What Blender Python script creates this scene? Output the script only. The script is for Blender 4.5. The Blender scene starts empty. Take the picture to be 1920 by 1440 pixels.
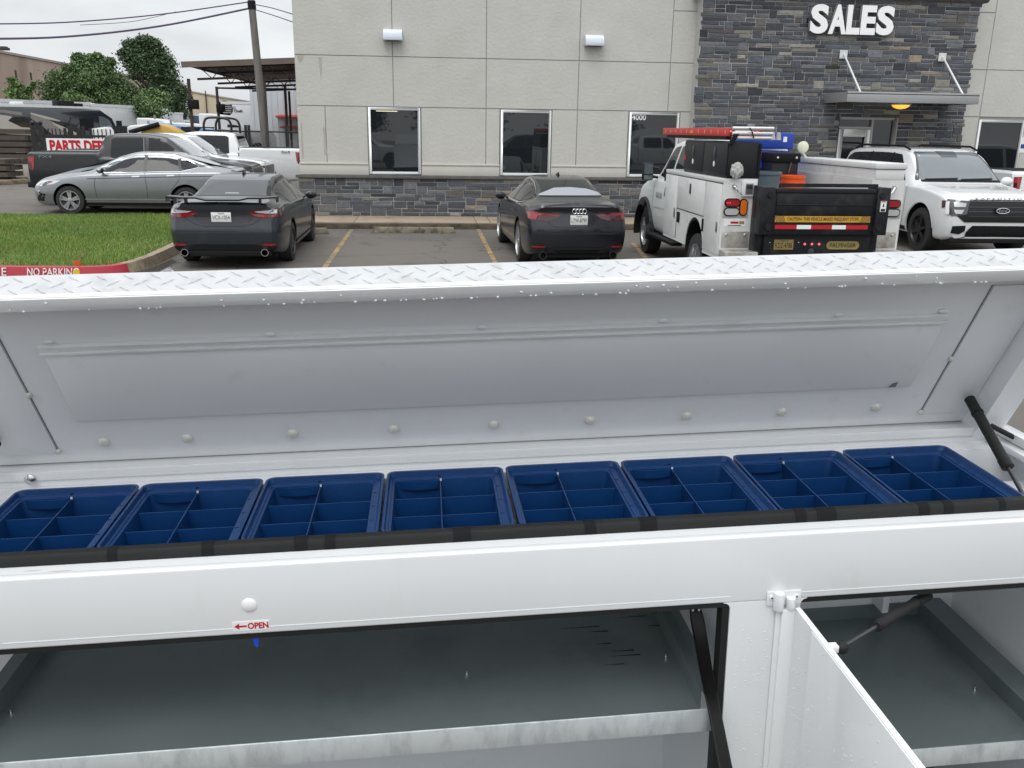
import bpy, bmesh, math, random
import numpy as np
from mathutils import Vector, Matrix
from mathutils.bvhtree import BVHTree
random.seed(7); rng = np.random.default_rng(7)
R = math.radians
SC = bpy.context.scene
COL = SC.collection

# ------------------------------------------------------------ camera, sky, sun, exposure
F = 1650.0; CAMH = 2.10
def cam_axes(yaw, pitch, roll):
    y, p, r = R(yaw), R(pitch), R(roll)
    fw = Vector((math.sin(y)*math.cos(p), math.cos(y)*math.cos(p), -math.sin(p)))
    rt = Vector((math.cos(y), -math.sin(y), 0)); dn = fw.cross(rt)
    return rt*math.cos(r)+dn*math.sin(r), -rt*math.sin(r)+dn*math.cos(r), fw
RT, DN, FW = cam_axes(5.5, 16.1, -0.85)
CP = Vector((0, 0, CAMH))
cd = bpy.data.cameras.new('camera'); cam = bpy.data.objects.new('camera', cd); COL.objects.link(cam)
cd.sensor_width = 36; cd.lens = F/1920*36; cd.clip_start = 0.05; cd.clip_end = 2000
mt = Matrix((RT, -DN, -FW)).transposed().to_4x4(); mt.translation = CP
cam.matrix_world = mt
SC.camera = cam
def ray(x, y): return RT*((x-960)/F) + DN*((y-720)/F) + FW
def G(x, y, z=0.0):
    d = ray(x, y); return CP + d*((z-CAMH)/d.z)
def W(x, y, Y):
    d = ray(x, y); return CP + d*(Y/d.y)

SUN_EL, SUN_AZ = 58, 200      # behind the camera, high, behind cloud
world = bpy.data.worlds.new('World'); SC.world = world; world.use_nodes = True
nt = world.node_tree; nt.nodes.clear()
def wn(t, **k):
    n = nt.nodes.new(t)
    for a, b in k.items(): setattr(n, a, b)
    return n
out = wn('ShaderNodeOutputWorld'); bg = wn('ShaderNodeBackground'); bg.inputs['Strength'].default_value = 0.10
sky = wn('ShaderNodeTexSky', sky_type='NISHITA'); sky.sun_disc = False
sky.sun_elevation = R(SUN_EL); sky.sun_rotation = R(SUN_AZ); sky.air_density = 1.2; sky.dust_density = 3
tc = wn('ShaderNodeTexCoord'); sep = wn('ShaderNodeSeparateXYZ'); nt.links.new(tc.outputs['Generated'], sep.inputs[0])
def mth(op, a, b=None, clamp=False):
    n = wn('ShaderNodeMath', operation=op, use_clamp=clamp)
    for i, v in enumerate((a, b)):
        if v is None: continue
        if isinstance(v, (int, float)): n.inputs[i].default_value = v
        else: nt.links.new(v, n.inputs[i])
    return n.outputs[0]
up = mth('MAXIMUM', sep.outputs['Z'], 0.0)
# overcast: the cloud sheet is brighter overhead than near the horizon
grad = mth('ADD', mth('MULTIPLY', up, 11.6), 7.9)
mp = wn('ShaderNodeMapping'); mp.inputs['Scale'].default_value = (1, 1, 3.2)
nt.links.new(tc.outputs['Generated'], mp.inputs[0])
nz = wn('ShaderNodeTexNoise'); nz.inputs['Scale'].default_value = 4.2; nz.inputs['Detail'].default_value = 7; nz.inputs['Roughness'].default_value = .55
nt.links.new(mp.outputs[0], nz.inputs['Vector'])
mr = wn('ShaderNodeMapRange'); mr.inputs[1].default_value = .32; mr.inputs[2].default_value = .70; mr.inputs[3].default_value = .87; mr.inputs[4].default_value = 1.17
nt.links.new(nz.outputs['Fac'], mr.inputs[0])
cl = mth('MULTIPLY', grad, mr.outputs[0])
cc = wn('ShaderNodeCombineXYZ')
nt.links.new(mth('MULTIPLY', cl, 0.955), cc.inputs[0]); nt.links.new(mth('MULTIPLY', cl, 0.99), cc.inputs[1]); nt.links.new(mth('MULTIPLY', cl, 1.02), cc.inputs[2])
mx = wn('ShaderNodeMixRGB'); mx.inputs[0].default_value = 0.93
nt.links.new(sky.outputs[0], mx.inputs[1]); nt.links.new(cc.outputs[0], mx.inputs[2])
nt.links.new(mx.outputs[0], bg.inputs['Color']); nt.links.new(bg.outputs[0], out.inputs[0])

sl = bpy.data.lights.new('sun', 'SUN'); sl.energy = 1.1; sl.angle = R(28); sl.color = (1, .975, .94)
so = bpy.data.objects.new('sun', sl); COL.objects.link(so)
az = R(SUN_AZ); sd = Vector((math.sin(az)*math.cos(R(SUN_EL)), math.cos(az)*math.cos(R(SUN_EL)), math.sin(R(SUN_EL))))
so.rotation_euler = sd.to_track_quat('Z', 'Y').to_euler(); so.location = (0, -10, 30)
SC.view_settings.view_transform = 'Standard'; SC.view_settings.look = 'None'
SC.view_settings.exposure = 0.0; SC.view_settings.gamma = 1.0

# ------------------------------------------------------------ materials
def srgb(r, g, b):
    f = lambda c: (c/255/12.92) if c/255 <= .04045 else ((c/255+.055)/1.055)**2.4
    return (f(r), f(g), f(b))
MATS = {}
def mat(name, col, rough=.5, metal=0, coat=0, noise=0, nscale=8, bump=0, bscale=60, spec=.5, emit=None, estr=1, dirt=None, dscale=2, dth=(.5, .7), stretch=None, attr=None, rnoise=0, damt=1.0):
    if name in MATS: return MATS[name]
    m = bpy.data.materials.new(name); m.use_nodes = True; MATS[name] = m
    t = m.node_tree; b = t.nodes['Principled BSDF']
    b.inputs['Base Color'].default_value = (*col, 1); b.inputs['Roughness'].default_value = rough
    b.inputs['Metallic'].default_value = metal; b.inputs['Specular IOR Level'].default_value = spec
    b.inputs['Coat Weight'].default_value = coat; b.inputs['Coat Roughness'].default_value = .04
    if emit: b.inputs['Emission Color'].default_value = (*emit, 1); b.inputs['Emission Strength'].default_value = estr
    co = t.nodes.new('ShaderNodeTexCoord'); vec = co.outputs['Object']
    if stretch:
        mpn = t.nodes.new('ShaderNodeMapping'); mpn.inputs['Scale'].default_value = stretch
        t.links.new(vec, mpn.inputs[0]); vec2 = mpn.outputs[0]
    else: vec2 = vec
    src = None
    if attr:
        an = t.nodes.new('ShaderNodeAttribute'); an.attribute_name = attr; src = an.outputs['Color']
    def noisen(s, v, det=5):
        n = t.nodes.new('ShaderNodeTexNoise'); n.inputs['Scale'].default_value = s; n.inputs['Detail'].default_value = det; n.inputs['Roughness'].default_value = .6
        t.links.new(v, n.inputs['Vector']); return n
    if noise:
        n = noisen(nscale, vec2)
        r_ = t.nodes.new('ShaderNodeMapRange'); r_.inputs[1].default_value = .25; r_.inputs[2].default_value = .75
        r_.inputs[3].default_value = 1-noise; r_.inputs[4].default_value = 1+noise
        t.links.new(n.outputs['Fac'], r_.inputs[0])
        mm = t.nodes.new('ShaderNodeVectorMath'); mm.operation = 'SCALE'
        if src is not None: t.links.new(src, mm.inputs[0])
        else: mm.inputs[0].default_value = col
        t.links.new(r_.outputs[0], mm.inputs['Scale']); src = mm.outputs[0]
    if dirt:
        n = noisen(dscale, vec2, 8)
        r_ = t.nodes.new('ShaderNodeMapRange'); r_.inputs[1].default_value = dth[0]; r_.inputs[2].default_value = dth[1]; r_.inputs[4].default_value = damt
        t.links.new(n.outputs['Fac'], r_.inputs[0])
        mm = t.nodes.new('ShaderNodeMixRGB'); t.links.new(r_.outputs[0], mm.inputs[0])
        if src is not None: t.links.new(src, mm.inputs[1])
        else: mm.inputs[1].default_value = (*col, 1)
        mm.inputs[2].default_value = (*dirt, 1); src = mm.outputs[0]
    if src is not None: t.links.new(src, b.inputs['Base Color'])
    if rnoise:
        n = noisen(nscale*1.7, vec2)
        r_ = t.nodes.new('ShaderNodeMapRange'); r_.inputs[1].default_value = .35; r_.inputs[2].default_value = .65
        r_.inputs[3].default_value = max(0, rough-rnoise); r_.inputs[4].default_value = min(1, rough+rnoise)
        t.links.new(n.outputs['Fac'], r_.inputs[0]); t.links.new(r_.outputs[0], b.inputs['Roughness'])
    if bump:
        n = noisen(bscale, vec, 6)
        bp = t.nodes.new('ShaderNodeBump'); bp.inputs['Strength'].default_value = min(1, bump*10); bp.inputs['Distance'].default_value = .02 if bump > .05 else .004
        t.links.new(n.outputs['Fac'], bp.inputs['Height']); t.links.new(bp.outputs[0], b.inputs['Normal'])
    return m
WHITE = (.80, .81, .82)
mat('truck_white', (.76, .775, .785), .28, coat=.5, noise=.02, nscale=3, dirt=(.60, .59, .555), dscale=9, dth=(.58, .88), stretch=(1, 1, .35), damt=.5)
mat('rust_smear', (.50, .42, .34), .5, noise=.2, nscale=60)
mat('truck_inside', (.79, .805, .825), .42, noise=.03, nscale=4, dirt=(.58, .57, .55), dscale=16, dth=(.62, .85), damt=.5)
mat('plate_white', (.50, .505, .515), .34, coat=.25, noise=.08, nscale=22, dirt=(.40, .40, .40), dscale=26, dth=(.5, .75))
mat('rubber', (.012, .012, .012), .62, spec=.35, noise=.25, nscale=9, bump=.01, bscale=200)
mat('black_gloss', (.006, .006, .007), .32)
mat('black_plastic', (.011, .011, .013), .55, noise=.1, spec=.3)
mat('matte_black', (.007, .007, .008), .75, spec=.25)
mat('bin_blue', (.0035, .036, .135), .36, noise=.08, nscale=30, bump=.008, bscale=300, dirt=(.012, .055, .17), dscale=45, dth=(.55, .8), damt=.6)
mat('zinc_shelf', (.23, .27, .275), .38, metal=.6, noise=.08, nscale=3, dirt=(.13, .15, .155), dscale=3.5, dth=(.55, .75), damt=.6, rnoise=.1)
mat('galvanized', (.74, .79, .80), .36, metal=.5, noise=.05, nscale=40, dirt=(.50, .54, .56), dscale=30, dth=(.48, .72), stretch=(1, 1, .4))
mat('steel', (.55, .55, .56), .25, metal=1)
mat('steel_dark', (.10, .10, .11), .35, metal=.9)
mat('sealant', (.62, .61, .57), .35, coat=.4)
mat('sticker_white', (.82, .82, .82), .4)
mat('sign_red', srgb(185, 25, 40), .4)
mat('blue_tab', srgb(30, 70, 190), .4)
mat('smudge', (.045, .052, .052), .55, noise=.3, nscale=60)
mat('seam_grey', (.16, .165, .17), .6)
mat('water_drop', (.78, .80, .82), .05, coat=1)
mat('asphalt', (.138, .122, .106), .80, noise=.16, nscale=70, bump=.06, bscale=90, dirt=(.085, .082, .08), dscale=.35, dth=(.46, .72), rnoise=.12)
def crack_asphalt():
    m = MATS['asphalt']; t = m.node_tree; b = t.nodes['Principled BSDF']; src = b.inputs['Base Color'].links[0].from_socket
    co = t.nodes.new('ShaderNodeTexCoord'); n = t.nodes.new('ShaderNodeTexNoise'); n.inputs['Scale'].default_value = 1.6; n.inputs['Detail'].default_value = 8
    t.links.new(co.outputs['Object'], n.inputs['Vector'])
    ad = t.nodes.new('ShaderNodeMixRGB'); ad.blend_type = 'ADD'; ad.inputs[0].default_value = .8; t.links.new(co.outputs['Object'], ad.inputs[1]); t.links.new(n.outputs['Color'], ad.inputs[2])
    v = t.nodes.new('ShaderNodeTexVoronoi'); v.feature = 'DISTANCE_TO_EDGE'; v.inputs['Scale'].default_value = .38; t.links.new(ad.outputs[0], v.inputs['Vector'])
    r_ = t.nodes.new('ShaderNodeMapRange'); r_.inputs[1].default_value = .003; r_.inputs[2].default_value = .010; r_.inputs[3].default_value = .75; r_.inputs[4].default_value = 0; t.links.new(v.outputs['Distance'], r_.inputs[0])
    mx = t.nodes.new('ShaderNodeMixRGB'); t.links.new(r_.outputs[0], mx.inputs[0]); t.links.new(src, mx.inputs[1]); mx.inputs[2].default_value = (.05, .046, .042, 1)
    n2 = t.nodes.new('ShaderNodeTexNoise'); n2.inputs['Scale'].default_value = 1.1; n2.inputs['Detail'].default_value = 4; t.links.new(co.outputs['Object'], n2.inputs['Vector'])
    r2 = t.nodes.new('ShaderNodeMapRange'); r2.inputs[1].default_value = .60; r2.inputs[2].default_value = .70; r2.inputs[4].default_value = .55; t.links.new(n2.outputs['Fac'], r2.inputs[0])
    m2 = t.nodes.new('ShaderNodeMixRGB'); t.links.new(r2.outputs[0], m2.inputs[0]); t.links.new(mx.outputs[0], m2.inputs[1]); m2.inputs[2].default_value = (.068, .062, .056, 1)
    t.links.new(m2.outputs[0], b.inputs['Base Color'])
crack_asphalt()
mat('concrete', srgb(152, 137, 120), .85, noise=.09, nscale=6, dirt=srgb(120, 105, 88), dscale=2.5, dth=(.5, .75), bump=.02, bscale=60)
mat('kerb_concrete', srgb(150, 136, 116), .85, noise=.14, nscale=9, dirt=srgb(92, 80, 66), dscale=5, dth=(.46, .72), bump=.02, bscale=60)
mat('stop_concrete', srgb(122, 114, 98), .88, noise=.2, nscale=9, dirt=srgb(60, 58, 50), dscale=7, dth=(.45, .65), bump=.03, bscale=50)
mat('kerb_red', srgb(164, 44, 60), .6, noise=.12, nscale=14, dirt=srgb(120, 60, 55), dscale=14, dth=(.58, .75))
mat('line_yellow', srgb(172, 142, 76), .8, noise=.15, nscale=20, dirt=(.15, .135, .12), dscale=4, dth=(.38, .58))
mat('stucco', (.515, .508, .475), .88, noise=.045, nscale=1.5, bump=.055, bscale=14, dirt=(.44, .43, .395), dscale=.8, dth=(.5, .8), damt=.6)
mat('stucco_band', (.53, .515, .47), .85, noise=.04, nscale=2, bump=.02, bscale=30)
mat('stucco_joint', (.27, .265, .25), .9)
mat('stain', (.40, .375, .335), .9, noise=.12, nscale=4)
mat('mortar', srgb(176, 176, 172), .9, noise=.1, nscale=12)
mat('stone', (.1, .1, .1), .80, attr='col', noise=.28, nscale=13, bump=.09, bscale=26)
mat('capstone', srgb(92, 90, 88), .85, noise=.25, nscale=6, bump=.06, bscale=20)
mat('dark_glass', (.012, .015, .018), .02, spec=.9)
mat('alu_frame', (.72, .73, .73), .35, metal=.3)
mat('lamp_housing', (.52, .56, .62), .4, metal=.2)
mat('lamp_lens', (.70, .76, .82), .3)
mat('canopy_grey', (.34, .34, .34), .45, metal=.3, noise=.04)
mat('sign_letter', (.88, .88, .88), .35)
mat('sign_return', (.30, .31, .31), .5)
mat('warm_glow', (.9, .5, .1), .4, emit=(1, .48, .05), estr=1.1)
mat('grass', srgb(86, 112, 44), .8, attr='col')
mat('soil', srgb(78, 98, 40), .95, noise=.3, nscale=5, bump=.05, bscale=30)

# ------------------------------------------------------------ mesh helpers
def wm(o):
    m = o.matrix_basis.copy(); p = o.parent
    while p: m = p.matrix_basis @ m; p = p.parent
    return m
SPLIT = {'bulkhead', 'stucco_band', 'lid_end_flange', 'stone_cap', 'mirror_arm', 'chassis_rail', 'chassis', 'axle', 'door_seal', 'post', 'socket', 'anchor_pins', 'hinge_strip', 'mirror_glass', 'pivot_bolt', 'window_caulk', 'mortar_tower', 'cross_divider', 'headlight_side', 'shelf_side', 'sealant_spot', 'mortar_base', 'box_rails', 'windshield_edge', 'wall', 'rail', 'light_ring', 'strut_collar', 'scuff_marks'}
class MB:
    def __init__(s): s.bm = bmesh.new()
    def v(s, *p): return s.bm.verts.new(p)
    def face(s, pts):
        return s.bm.faces.new([s.bm.verts.new(p) for p in pts])
    def hexa(s, P):       # 8 points: bottom 4 ccw, top 4 ccw
        v = [s.bm.verts.new(p) for p in P]
        for f in ((3, 2, 1, 0), (4, 5, 6, 7), (0, 1, 5, 4), (1, 2, 6, 5), (2, 3, 7, 6), (3, 0, 4, 7)): s.bm.faces.new([v[i] for i in f])
        return s
    def box(s, x0, x1, y0, y1, z0, z1, m=None):
        P = [(x0, y0, z0), (x1, y0, z0), (x1, y1, z0), (x0, y1, z0), (x0, y0, z1), (x1, y0, z1), (x1, y1, z1), (x0, y1, z1)]
        if m is not None: P = [m @ Vector(p) for p in P]
        return s.hexa(P)
    def prism(s, poly, axis, a, b, m=None):   # polygon in the other two axes (kept in xyz order) extruded from a to b
        def mk(p, t):
            q = {'x': (t, p[0], p[1]), 'y': (p[0], t, p[1]), 'z': (p[0], p[1], t)}[axis]
            return m @ Vector(q) if m is not None else q
        A = [s.bm.verts.new(mk(p, a)) for p in poly]; B = [s.bm.verts.new(mk(p, b)) for p in poly]
        n = len(poly)
        s.bm.faces.new(A[::-1]); s.bm.faces.new(B)
        for i in range(n): s.bm.faces.new((A[i], A[(i+1) % n], B[(i+1) % n], B[i]))
        return s
    def tube(s, pts, r, n=10, caps=True):
        pts = [Vector(p) for p in pts]; rr = r if isinstance(r, (list, tuple)) else [r]*len(pts)
        rings = []; prev = None
        for i, p in enumerate(pts):
            d = (pts[min(i+1, len(pts)-1)]-pts[max(i-1, 0)]).normalized()
            a = prev if prev is not None else (Vector((0, 0, 1)) if abs(d.z) < .9 else Vector((1, 0, 0)))
            x = (a - d*a.dot(d)).normalized(); prev = x; y = d.cross(x)
            rings.append([s.bm.verts.new(p + (x*math.cos(2*math.pi*k/n)+y*math.sin(2*math.pi*k/n))*rr[i]) for k in range(n)])
        for A, B in zip(rings, rings[1:]):
            for k in range(n): s.bm.faces.new((A[k], A[(k+1) % n], B[(k+1) % n], B[k]))
        if caps:
            s.bm.faces.new(rings[0][::-1]); s.bm.faces.new(rings[-1])
        return s
    def lathe(s, prof, c=(0, 0, 0), axis='z', n=24, m=None, caps=True):     # profile (r, h)
        rings = []
        for r, h in prof:
            ring = []
            for k in range(n):
                a = 2*math.pi*k/n; q = (r*math.cos(a), r*math.sin(a), h)
                if axis == 'y': q = (q[0], q[2], q[1])
                if axis == 'x': q = (q[2], q[0], q[1])
                q = Vector(q)+Vector(c)
                ring.append(s.bm.verts.new(m @ q if m is not None else q))
            rings.append(ring)
        for A, B in zip(rings, rings[1:]):
            for k in range(n): s.bm.faces.new((A[k], A[(k+1) % n], B[(k+1) % n], B[k]))
        if caps and prof[0][0] > 1e-4: s.bm.faces.new(rings[0][::-1])
        if caps and prof[-1][0] > 1e-4: s.bm.faces.new(rings[-1])
        return s
    def ball(s, c, r, seg=12, sc=(1, 1, 1), m=None):
        M = Matrix.Translation(c) @ Matrix.Diagonal((*[r*k for k in sc], 1))
        if m is not None: M = m @ M
        bmesh.ops.create_uvsphere(s.bm, u_segments=seg, v_segments=max(6, seg//2+2), radius=1, matrix=M); return s
    def build(s, name, material, parent=None, world=False, smooth=False, bevel=0, seg=2, recalc=True):
        bm = s.bm
        if world and parent is not None: bm.transform(wm(parent).inverted())
        if recalc:
            bmesh.ops.remove_doubles(bm, verts=bm.verts, dist=1e-6)
            bmesh.ops.recalc_face_normals(bm, faces=bm.faces)
        if bevel:
            es = [e for e in bm.edges if len(e.link_faces) == 2 and e.calc_face_angle(0) > .5]
            bmesh.ops.bevel(bm, geom=es, offset=bevel, segments=seg, affect='EDGES', profile=.5, clamp_overlap=True)
        rest = []
        if name in SPLIT:
            seen = set(); isl = []
            for v0 in bm.verts:
                if v0 in seen: continue
                st_ = [v0]; seen.add(v0); cur = []
                while st_:
                    v1 = st_.pop(); cur.append(v1)
                    for e1 in v1.link_edges:
                        v2 = e1.other_vert(v1)
                        if v2 not in seen: seen.add(v2); st_.append(v2)
                isl.append(cur)
            for cur in isl[1:]:
                b2 = bmesh.new(); mp2 = {v1: b2.verts.new(v1.co) for v1 in cur}; done = set()
                for v1 in cur:
                    for f1 in v1.link_faces:
                        if f1 not in done: done.add(f1); b2.faces.new([mp2[q1] for q1 in f1.verts])
                rest.append(b2)
            kill = [v1 for cur in isl[1:] for v1 in cur]; bmesh.ops.delete(bm, geom=kill, context='VERTS')
        me = bpy.data.meshes.new(name); bm.to_mesh(me); bm.free()
        for b2 in rest:
            m2 = bpy.data.meshes.new(name); b2.to_mesh(m2); b2.free()
            if smooth or bevel: m2.shade_smooth(); m2.set_sharp_from_angle(angle=R(35))
            m2.materials.append(MATS[material]); o2 = bpy.data.objects.new(name, m2); COL.objects.link(o2)
            if parent is not None: o2.parent = parent
        if smooth or bevel:
            me.shade_smooth()
            if hasattr(me, 'set_sharp_from_angle'): me.set_sharp_from_angle(angle=R(35))
        me.materials.append(MATS[material] if isinstance(material, str) else material)
        o = bpy.data.objects.new(name, me); COL.objects.link(o)
        if parent is not None: o.parent = parent
        return o
def tag(o, label=None, cat=None, group=None, kind=None):
    if label: o['label'] = label
    if cat: o['category'] = cat
    if group: o['group'] = group
    if kind: o['kind'] = kind
    return o
def thing(name, label, cat, loc=(0, 0, 0), rz=0, group=None):
    o = bpy.data.objects.new(name, None); COL.objects.link(o); o.empty_display_size = .2
    o.location = loc; o.rotation_euler = (0, 0, rz)
    return tag(o, label, cat, group)
def copy_tree(o, parent=None):
    c = o.copy(); COL.objects.link(c)
    if parent is not None: c.parent = parent
    for ch in [x for x in KIDS(o)]: copy_tree(ch, c)
    return c
def KIDS(o): return [x for x in COL.objects if x.parent == o]
def text(s, name, material, parent, origin, right, upv, h=None, w=None, depth=.004, bold=0.0, center=True, world=False, space=1.0, squeeze=1.0):
    cu = bpy.data.curves.new('t', 'FONT'); cu.body = s; cu.size = 1; cu.extrude = .5; cu.offset = bold; cu.space_character = space
    cu.resolution_u = 4
    to = bpy.data.objects.new('t', cu); COL.objects.link(to)
    bpy.context.view_layer.update()
    me = bpy.data.meshes.new_from_object(to.evaluated_get(bpy.context.evaluated_depsgraph_get()))
    bpy.data.objects.remove(to); bpy.data.curves.remove(cu)
    co = np.array([v.co[:] for v in me.vertices]); mn, mxx = co.min(0), co.max(0)
    sy = (h/(mxx[1]-mn[1])) if h else None
    sx = (w/(mxx[0]-mn[0])) if w else sy*squeeze
    if sy is None: sy = sx
    right = Vector(right).normalized(); upv = Vector(upv).normalized(); nrm = right.cross(upv)
    cx, cy = ((mn[:2]+mxx[:2])/2) if center else mn[:2]
    inv = wm(parent).inverted() if (world and parent is not None) else Matrix()
    for v in me.vertices:
        p = Vector(origin)+right*((v.co.x-cx)*sx)+upv*((v.co.y-cy)*sy)+nrm*((v.co.z+.5)*depth)
        v.co = inv @ p
    me.materials.clear(); me.materials.append(MATS[material]); me.name = name
    o = bpy.data.objects.new(name, me); COL.objects.link(o)
    if parent is not None: o.parent = parent
    return o
def struct(name, mb, material, **k):
    o = mb.build(name, material, **k); o['kind'] = 'structure'; return o

# ------------------------------------------------------------ foreground service truck (own frame: u right, v away, w up, origin at the eye point)
TD = ray(785, 222).normalized()
TL = ray(18500, 10); TL = (TL - TD*TL.dot(TD)).normalized(); TU = TL.cross(TD)
TM = Matrix((TL, TD, TU)).transposed().to_4x4(); TM.translation = CP
base_off = Matrix.Translation((0.1, 1.31, -1.98))
truck = bpy.data.objects.new('service_truck', None); COL.objects.link(truck)
truck.matrix_basis = TM @ base_off
tag(truck, 'white service truck body in the foreground with its top lid raised and side doors open', 'service truck')
IB = base_off.inverted()
class TB(MB):
    def build(s, name, material, parent=None, **k):
        s.bm.transform(IB); return super().build(name, material, truck if parent is None else parent, **k)
U0, U1 = -1.50, 1.262
VF, VB = 1.311, 1.80
TOPW = -.687
# front skin: header, left post, mid post, right; openings: left [-1.38,.506], right [.633,1.20]; sill at w=-1.50
def frame_poly(mb, y0, y1):
    # pieces butted together into one plate with rounded-corner openings is done with boxes + fillets
    mb.box(U0, U1, y0, y1, -.813, TOPW)
    mb.box(U0, -1.38, y0, y1, -1.50, -.813)
    mb.box(.506, .633, y0, y1, -1.50, -.813)
    mb.box(1.20, U1, y0, y1, -1.50, -.813)
    mb.box(U0, U1, y0, y1, -1.62, -1.50)
    for (cx, sx) in ((.506, -1), (.633, 1)):      # corner fillets
        r = .011; pts = [(cx, -.813)]
        for k in range(6):
            a = k/5*math.pi/2
            pts.append((cx+sx*(r-r*math.sin(a)), -.813-(r-r*math.cos(a))))
        mb.prism(pts, 'y', y0, y1)
sk = TB()
sk.box(U0, U1, VF, VF+.018, -.8135, TOPW); sk.build('body_header', 'truck_white', bevel=.004, seg=3)
sk = TB(); sk.box(.506, .633, VF, VF+.018, -1.50, -.8135)
for (cx, sx) in ((.506, -1), (.633, 1)):
    r = .012; pts = [(cx, -.8135)]
    for k in range(6):
        a = k/5*math.pi/2; pts.append((cx+sx*(r-r*math.sin(a)), -.8135-(r-r*math.cos(a))))
    sk.prism(pts, 'y', VF, VF+.018)
sk.box(U0, -1.38, VF, VF+.018, -1.50, -.8135); sk.box(1.20, U1, VF, VF+.018, -1.50, -.8135); sk.box(U0, U1, VF, VF+.018, -1.62, -1.50)
sk.build('body_frame', 'truck_white')
# top ledge behind the front edge
t = TB(); t.box(U0, U1, VF+.018, 1.372, -.70, -.6885); t.box(U0, U1, 1.372, 1.378, -.76, -.6885); t.build('top_ledge', 'truck_white')
# bulb seal with lighter and darker pieces
t = TB()
def sealprof(y): return [(1.353, -.688), (1.353, -.678), (1.3575, -.6705), (1.3655, -.668), (1.3735, -.6705), (1.378, -.678), (1.378, -.688)]
t.prism(sealprof(0), 'x', U0+.02, U1-.05); t.build('edge_seal', 'rubber', smooth=True)
for k, (u, wd) in enumerate([(-.535, .016), (-.385, .02), (-.235, .022), (-.185, .018), (.03, .03), (.255, .02), (.352, .03), (.63, .02), (.67, .035), (.858, .02), (.905, .018), (1.01, .012)]):
    t = TB(); t.prism([(1.3524, -.687), (1.3524, -.6776), (1.3572, -.6698), (1.3655, -.6672), (1.3738, -.6698), (1.3786, -.6776), (1.3786, -.687)], 'x', u, u+wd)
    t.build('seal_patch', 'matte_black', smooth=True)
# inner walls
t = TB(); t.box(U0, U1, VB, VB+.006, -1.62, -.70); t.build('back_wall', 'truck_inside')
t = TB(); t.box(U0, U0+.006, VF+.018, VB, -1.62, -.70); t.box(U1-.006, U1, VF+.018, VB, -1.62, -.664); t.box(.545, .551, VF+.018, VB, -1.62, -.808)
t.build('bulkhead', 'truck_inside')
t = TB(); t.box(U0, U1, VF, VB, -1.63, -1.622); t.build('body_floor', 'zinc_shelf')
t = TB()   # bin tray under the lid
t.box(U0+.006, U1-.006, 1.378, 1.70, -.800, -.797); t.box(U0+.006, U1-.006, 1.657, 1.70, -.797, -.692)
t.box(1.085, U1-.006, 1.38, 1.60, -.797, -.745)
t.build('bin_tray', 'truck_inside')
# right end rail with inner lip
t = TB(); t.box(1.205, 1.256, 1.378, 1.70, -.69, -.676); t.box(1.228, 1.256, 1.378, 1.70, -.676, -.655); t.build('end_rail', 'truck_white', bevel=.003)
# hinge rail
t = TB(); t.box(U0, 1.190, 1.700, 1.745, -.692, -.659); t.box(U0, 1.190, 1.694, 1.700, -.676, -.657); t.build('hinge_rail', 'truck_white', bevel=.0015)
t = TB(); t.lathe([(0, -.004), (.011, -.004), (.011, 0), (.007, .003), (.0, .004)], c=(0, 0, 0), n=12, m=Matrix.Translation((-.789, 1.690, -.672)) @ Matrix.Rotation(R(90), 4, 'X')); t.build('screw', 'steel', smooth=True)
# ---- lid
AL = R(60)
def LP(u, s, o=0.0):      # point on the lid: u along, s up from hinge, o outwards from the inner face towards the eye side
    return Vector((u, 1.7425 - math.cos(AL)*s - math.sin(AL)*o, -.659 + math.sin(AL)*s - math.cos(AL)*o))
LM = Matrix.Identity(4)
LM.col[0] = (1, 0, 0, 0); LM.col[1] = (0, -math.cos(AL), math.sin(AL), 0); LM.col[2] = (0, -math.sin(AL), -math.cos(AL), 0); LM.col[3] = (0, 1.7425, -.659, 1)
LS = .4775; LU0, LU1 = -1.42, 1.176
t = TB(); t.box(LU0, LU1, 0, LS, -.006, 0, LM); lid = t.build('lid', 'truck_inside')
t = TB(); t.box(LU0, LU1, LS, LS+.0035, -.006, .052, LM)
# raised lugs of the tread plate on the folded skirt (it faces up now)
pitch = .0435
for r_i, so_ in enumerate((.006, .021, .036, .050)):
    k = 0; u = LU0+.02 + (r_i % 2)*pitch/2
    while u < LU1-.02:
        sg = 1 if r_i % 2 == 0 else -1
        L2, W2 = .0145, .0028
        a = R(34)*sg; ca, sa = math.cos(a), math.sin(a)
        def q(x, y, z): return LM @ Vector((u + x*ca-y*sa, LS+.0035+z, max(-.004, min(.0505, so_ + x*sa+y*ca))))
        b1 = [q(-L2, 0, 0), q(0, -W2, 0), q(L2, 0, 0), q(0, W2, 0)]; t1, t2 = q(-L2*.45, 0, .0018), q(L2*.45, 0, .0018)
        t.face([b1[0], b1[1], t1]); t.face([b1[1], t2, t1]); t.face([b1[1], b1[2], t2]); t.face([b1[2], b1[3], t2]); t.face([b1[3], t1, t2]); t.face([b1[3], b1[0], t1])
        u += pitch
t.build('lid_tread_skirt', 'plate_white', lid, recalc=False)
t = TB(); t.box(LU0, LU1, LS-.022, LS+.004, .052, .0555, LM); t.build('lid_hem', 'truck_white', lid, bevel=.0014)
t = TB(); t.box(LU0, LU1, LS+.0005, LS+.005, .0445, .0522, LM); t.build('lid_edge_strip', 'sticker_white', lid)
t = TB(); t.box(LU1, LU1+.0035, .0, LS, -.006, .047, LM); t.box(LU0-.0035, LU0, .0, LS, -.006, .047, LM)
t.box(LU1-.001, LU1+.060, -.01, LS-.004, .047, .050, LM); t.box(LU1+.056, LU1+.060, -.01, LS-.004, .0, .047, LM); t.build('lid_end_flange', 'truck_inside', lid)
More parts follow.
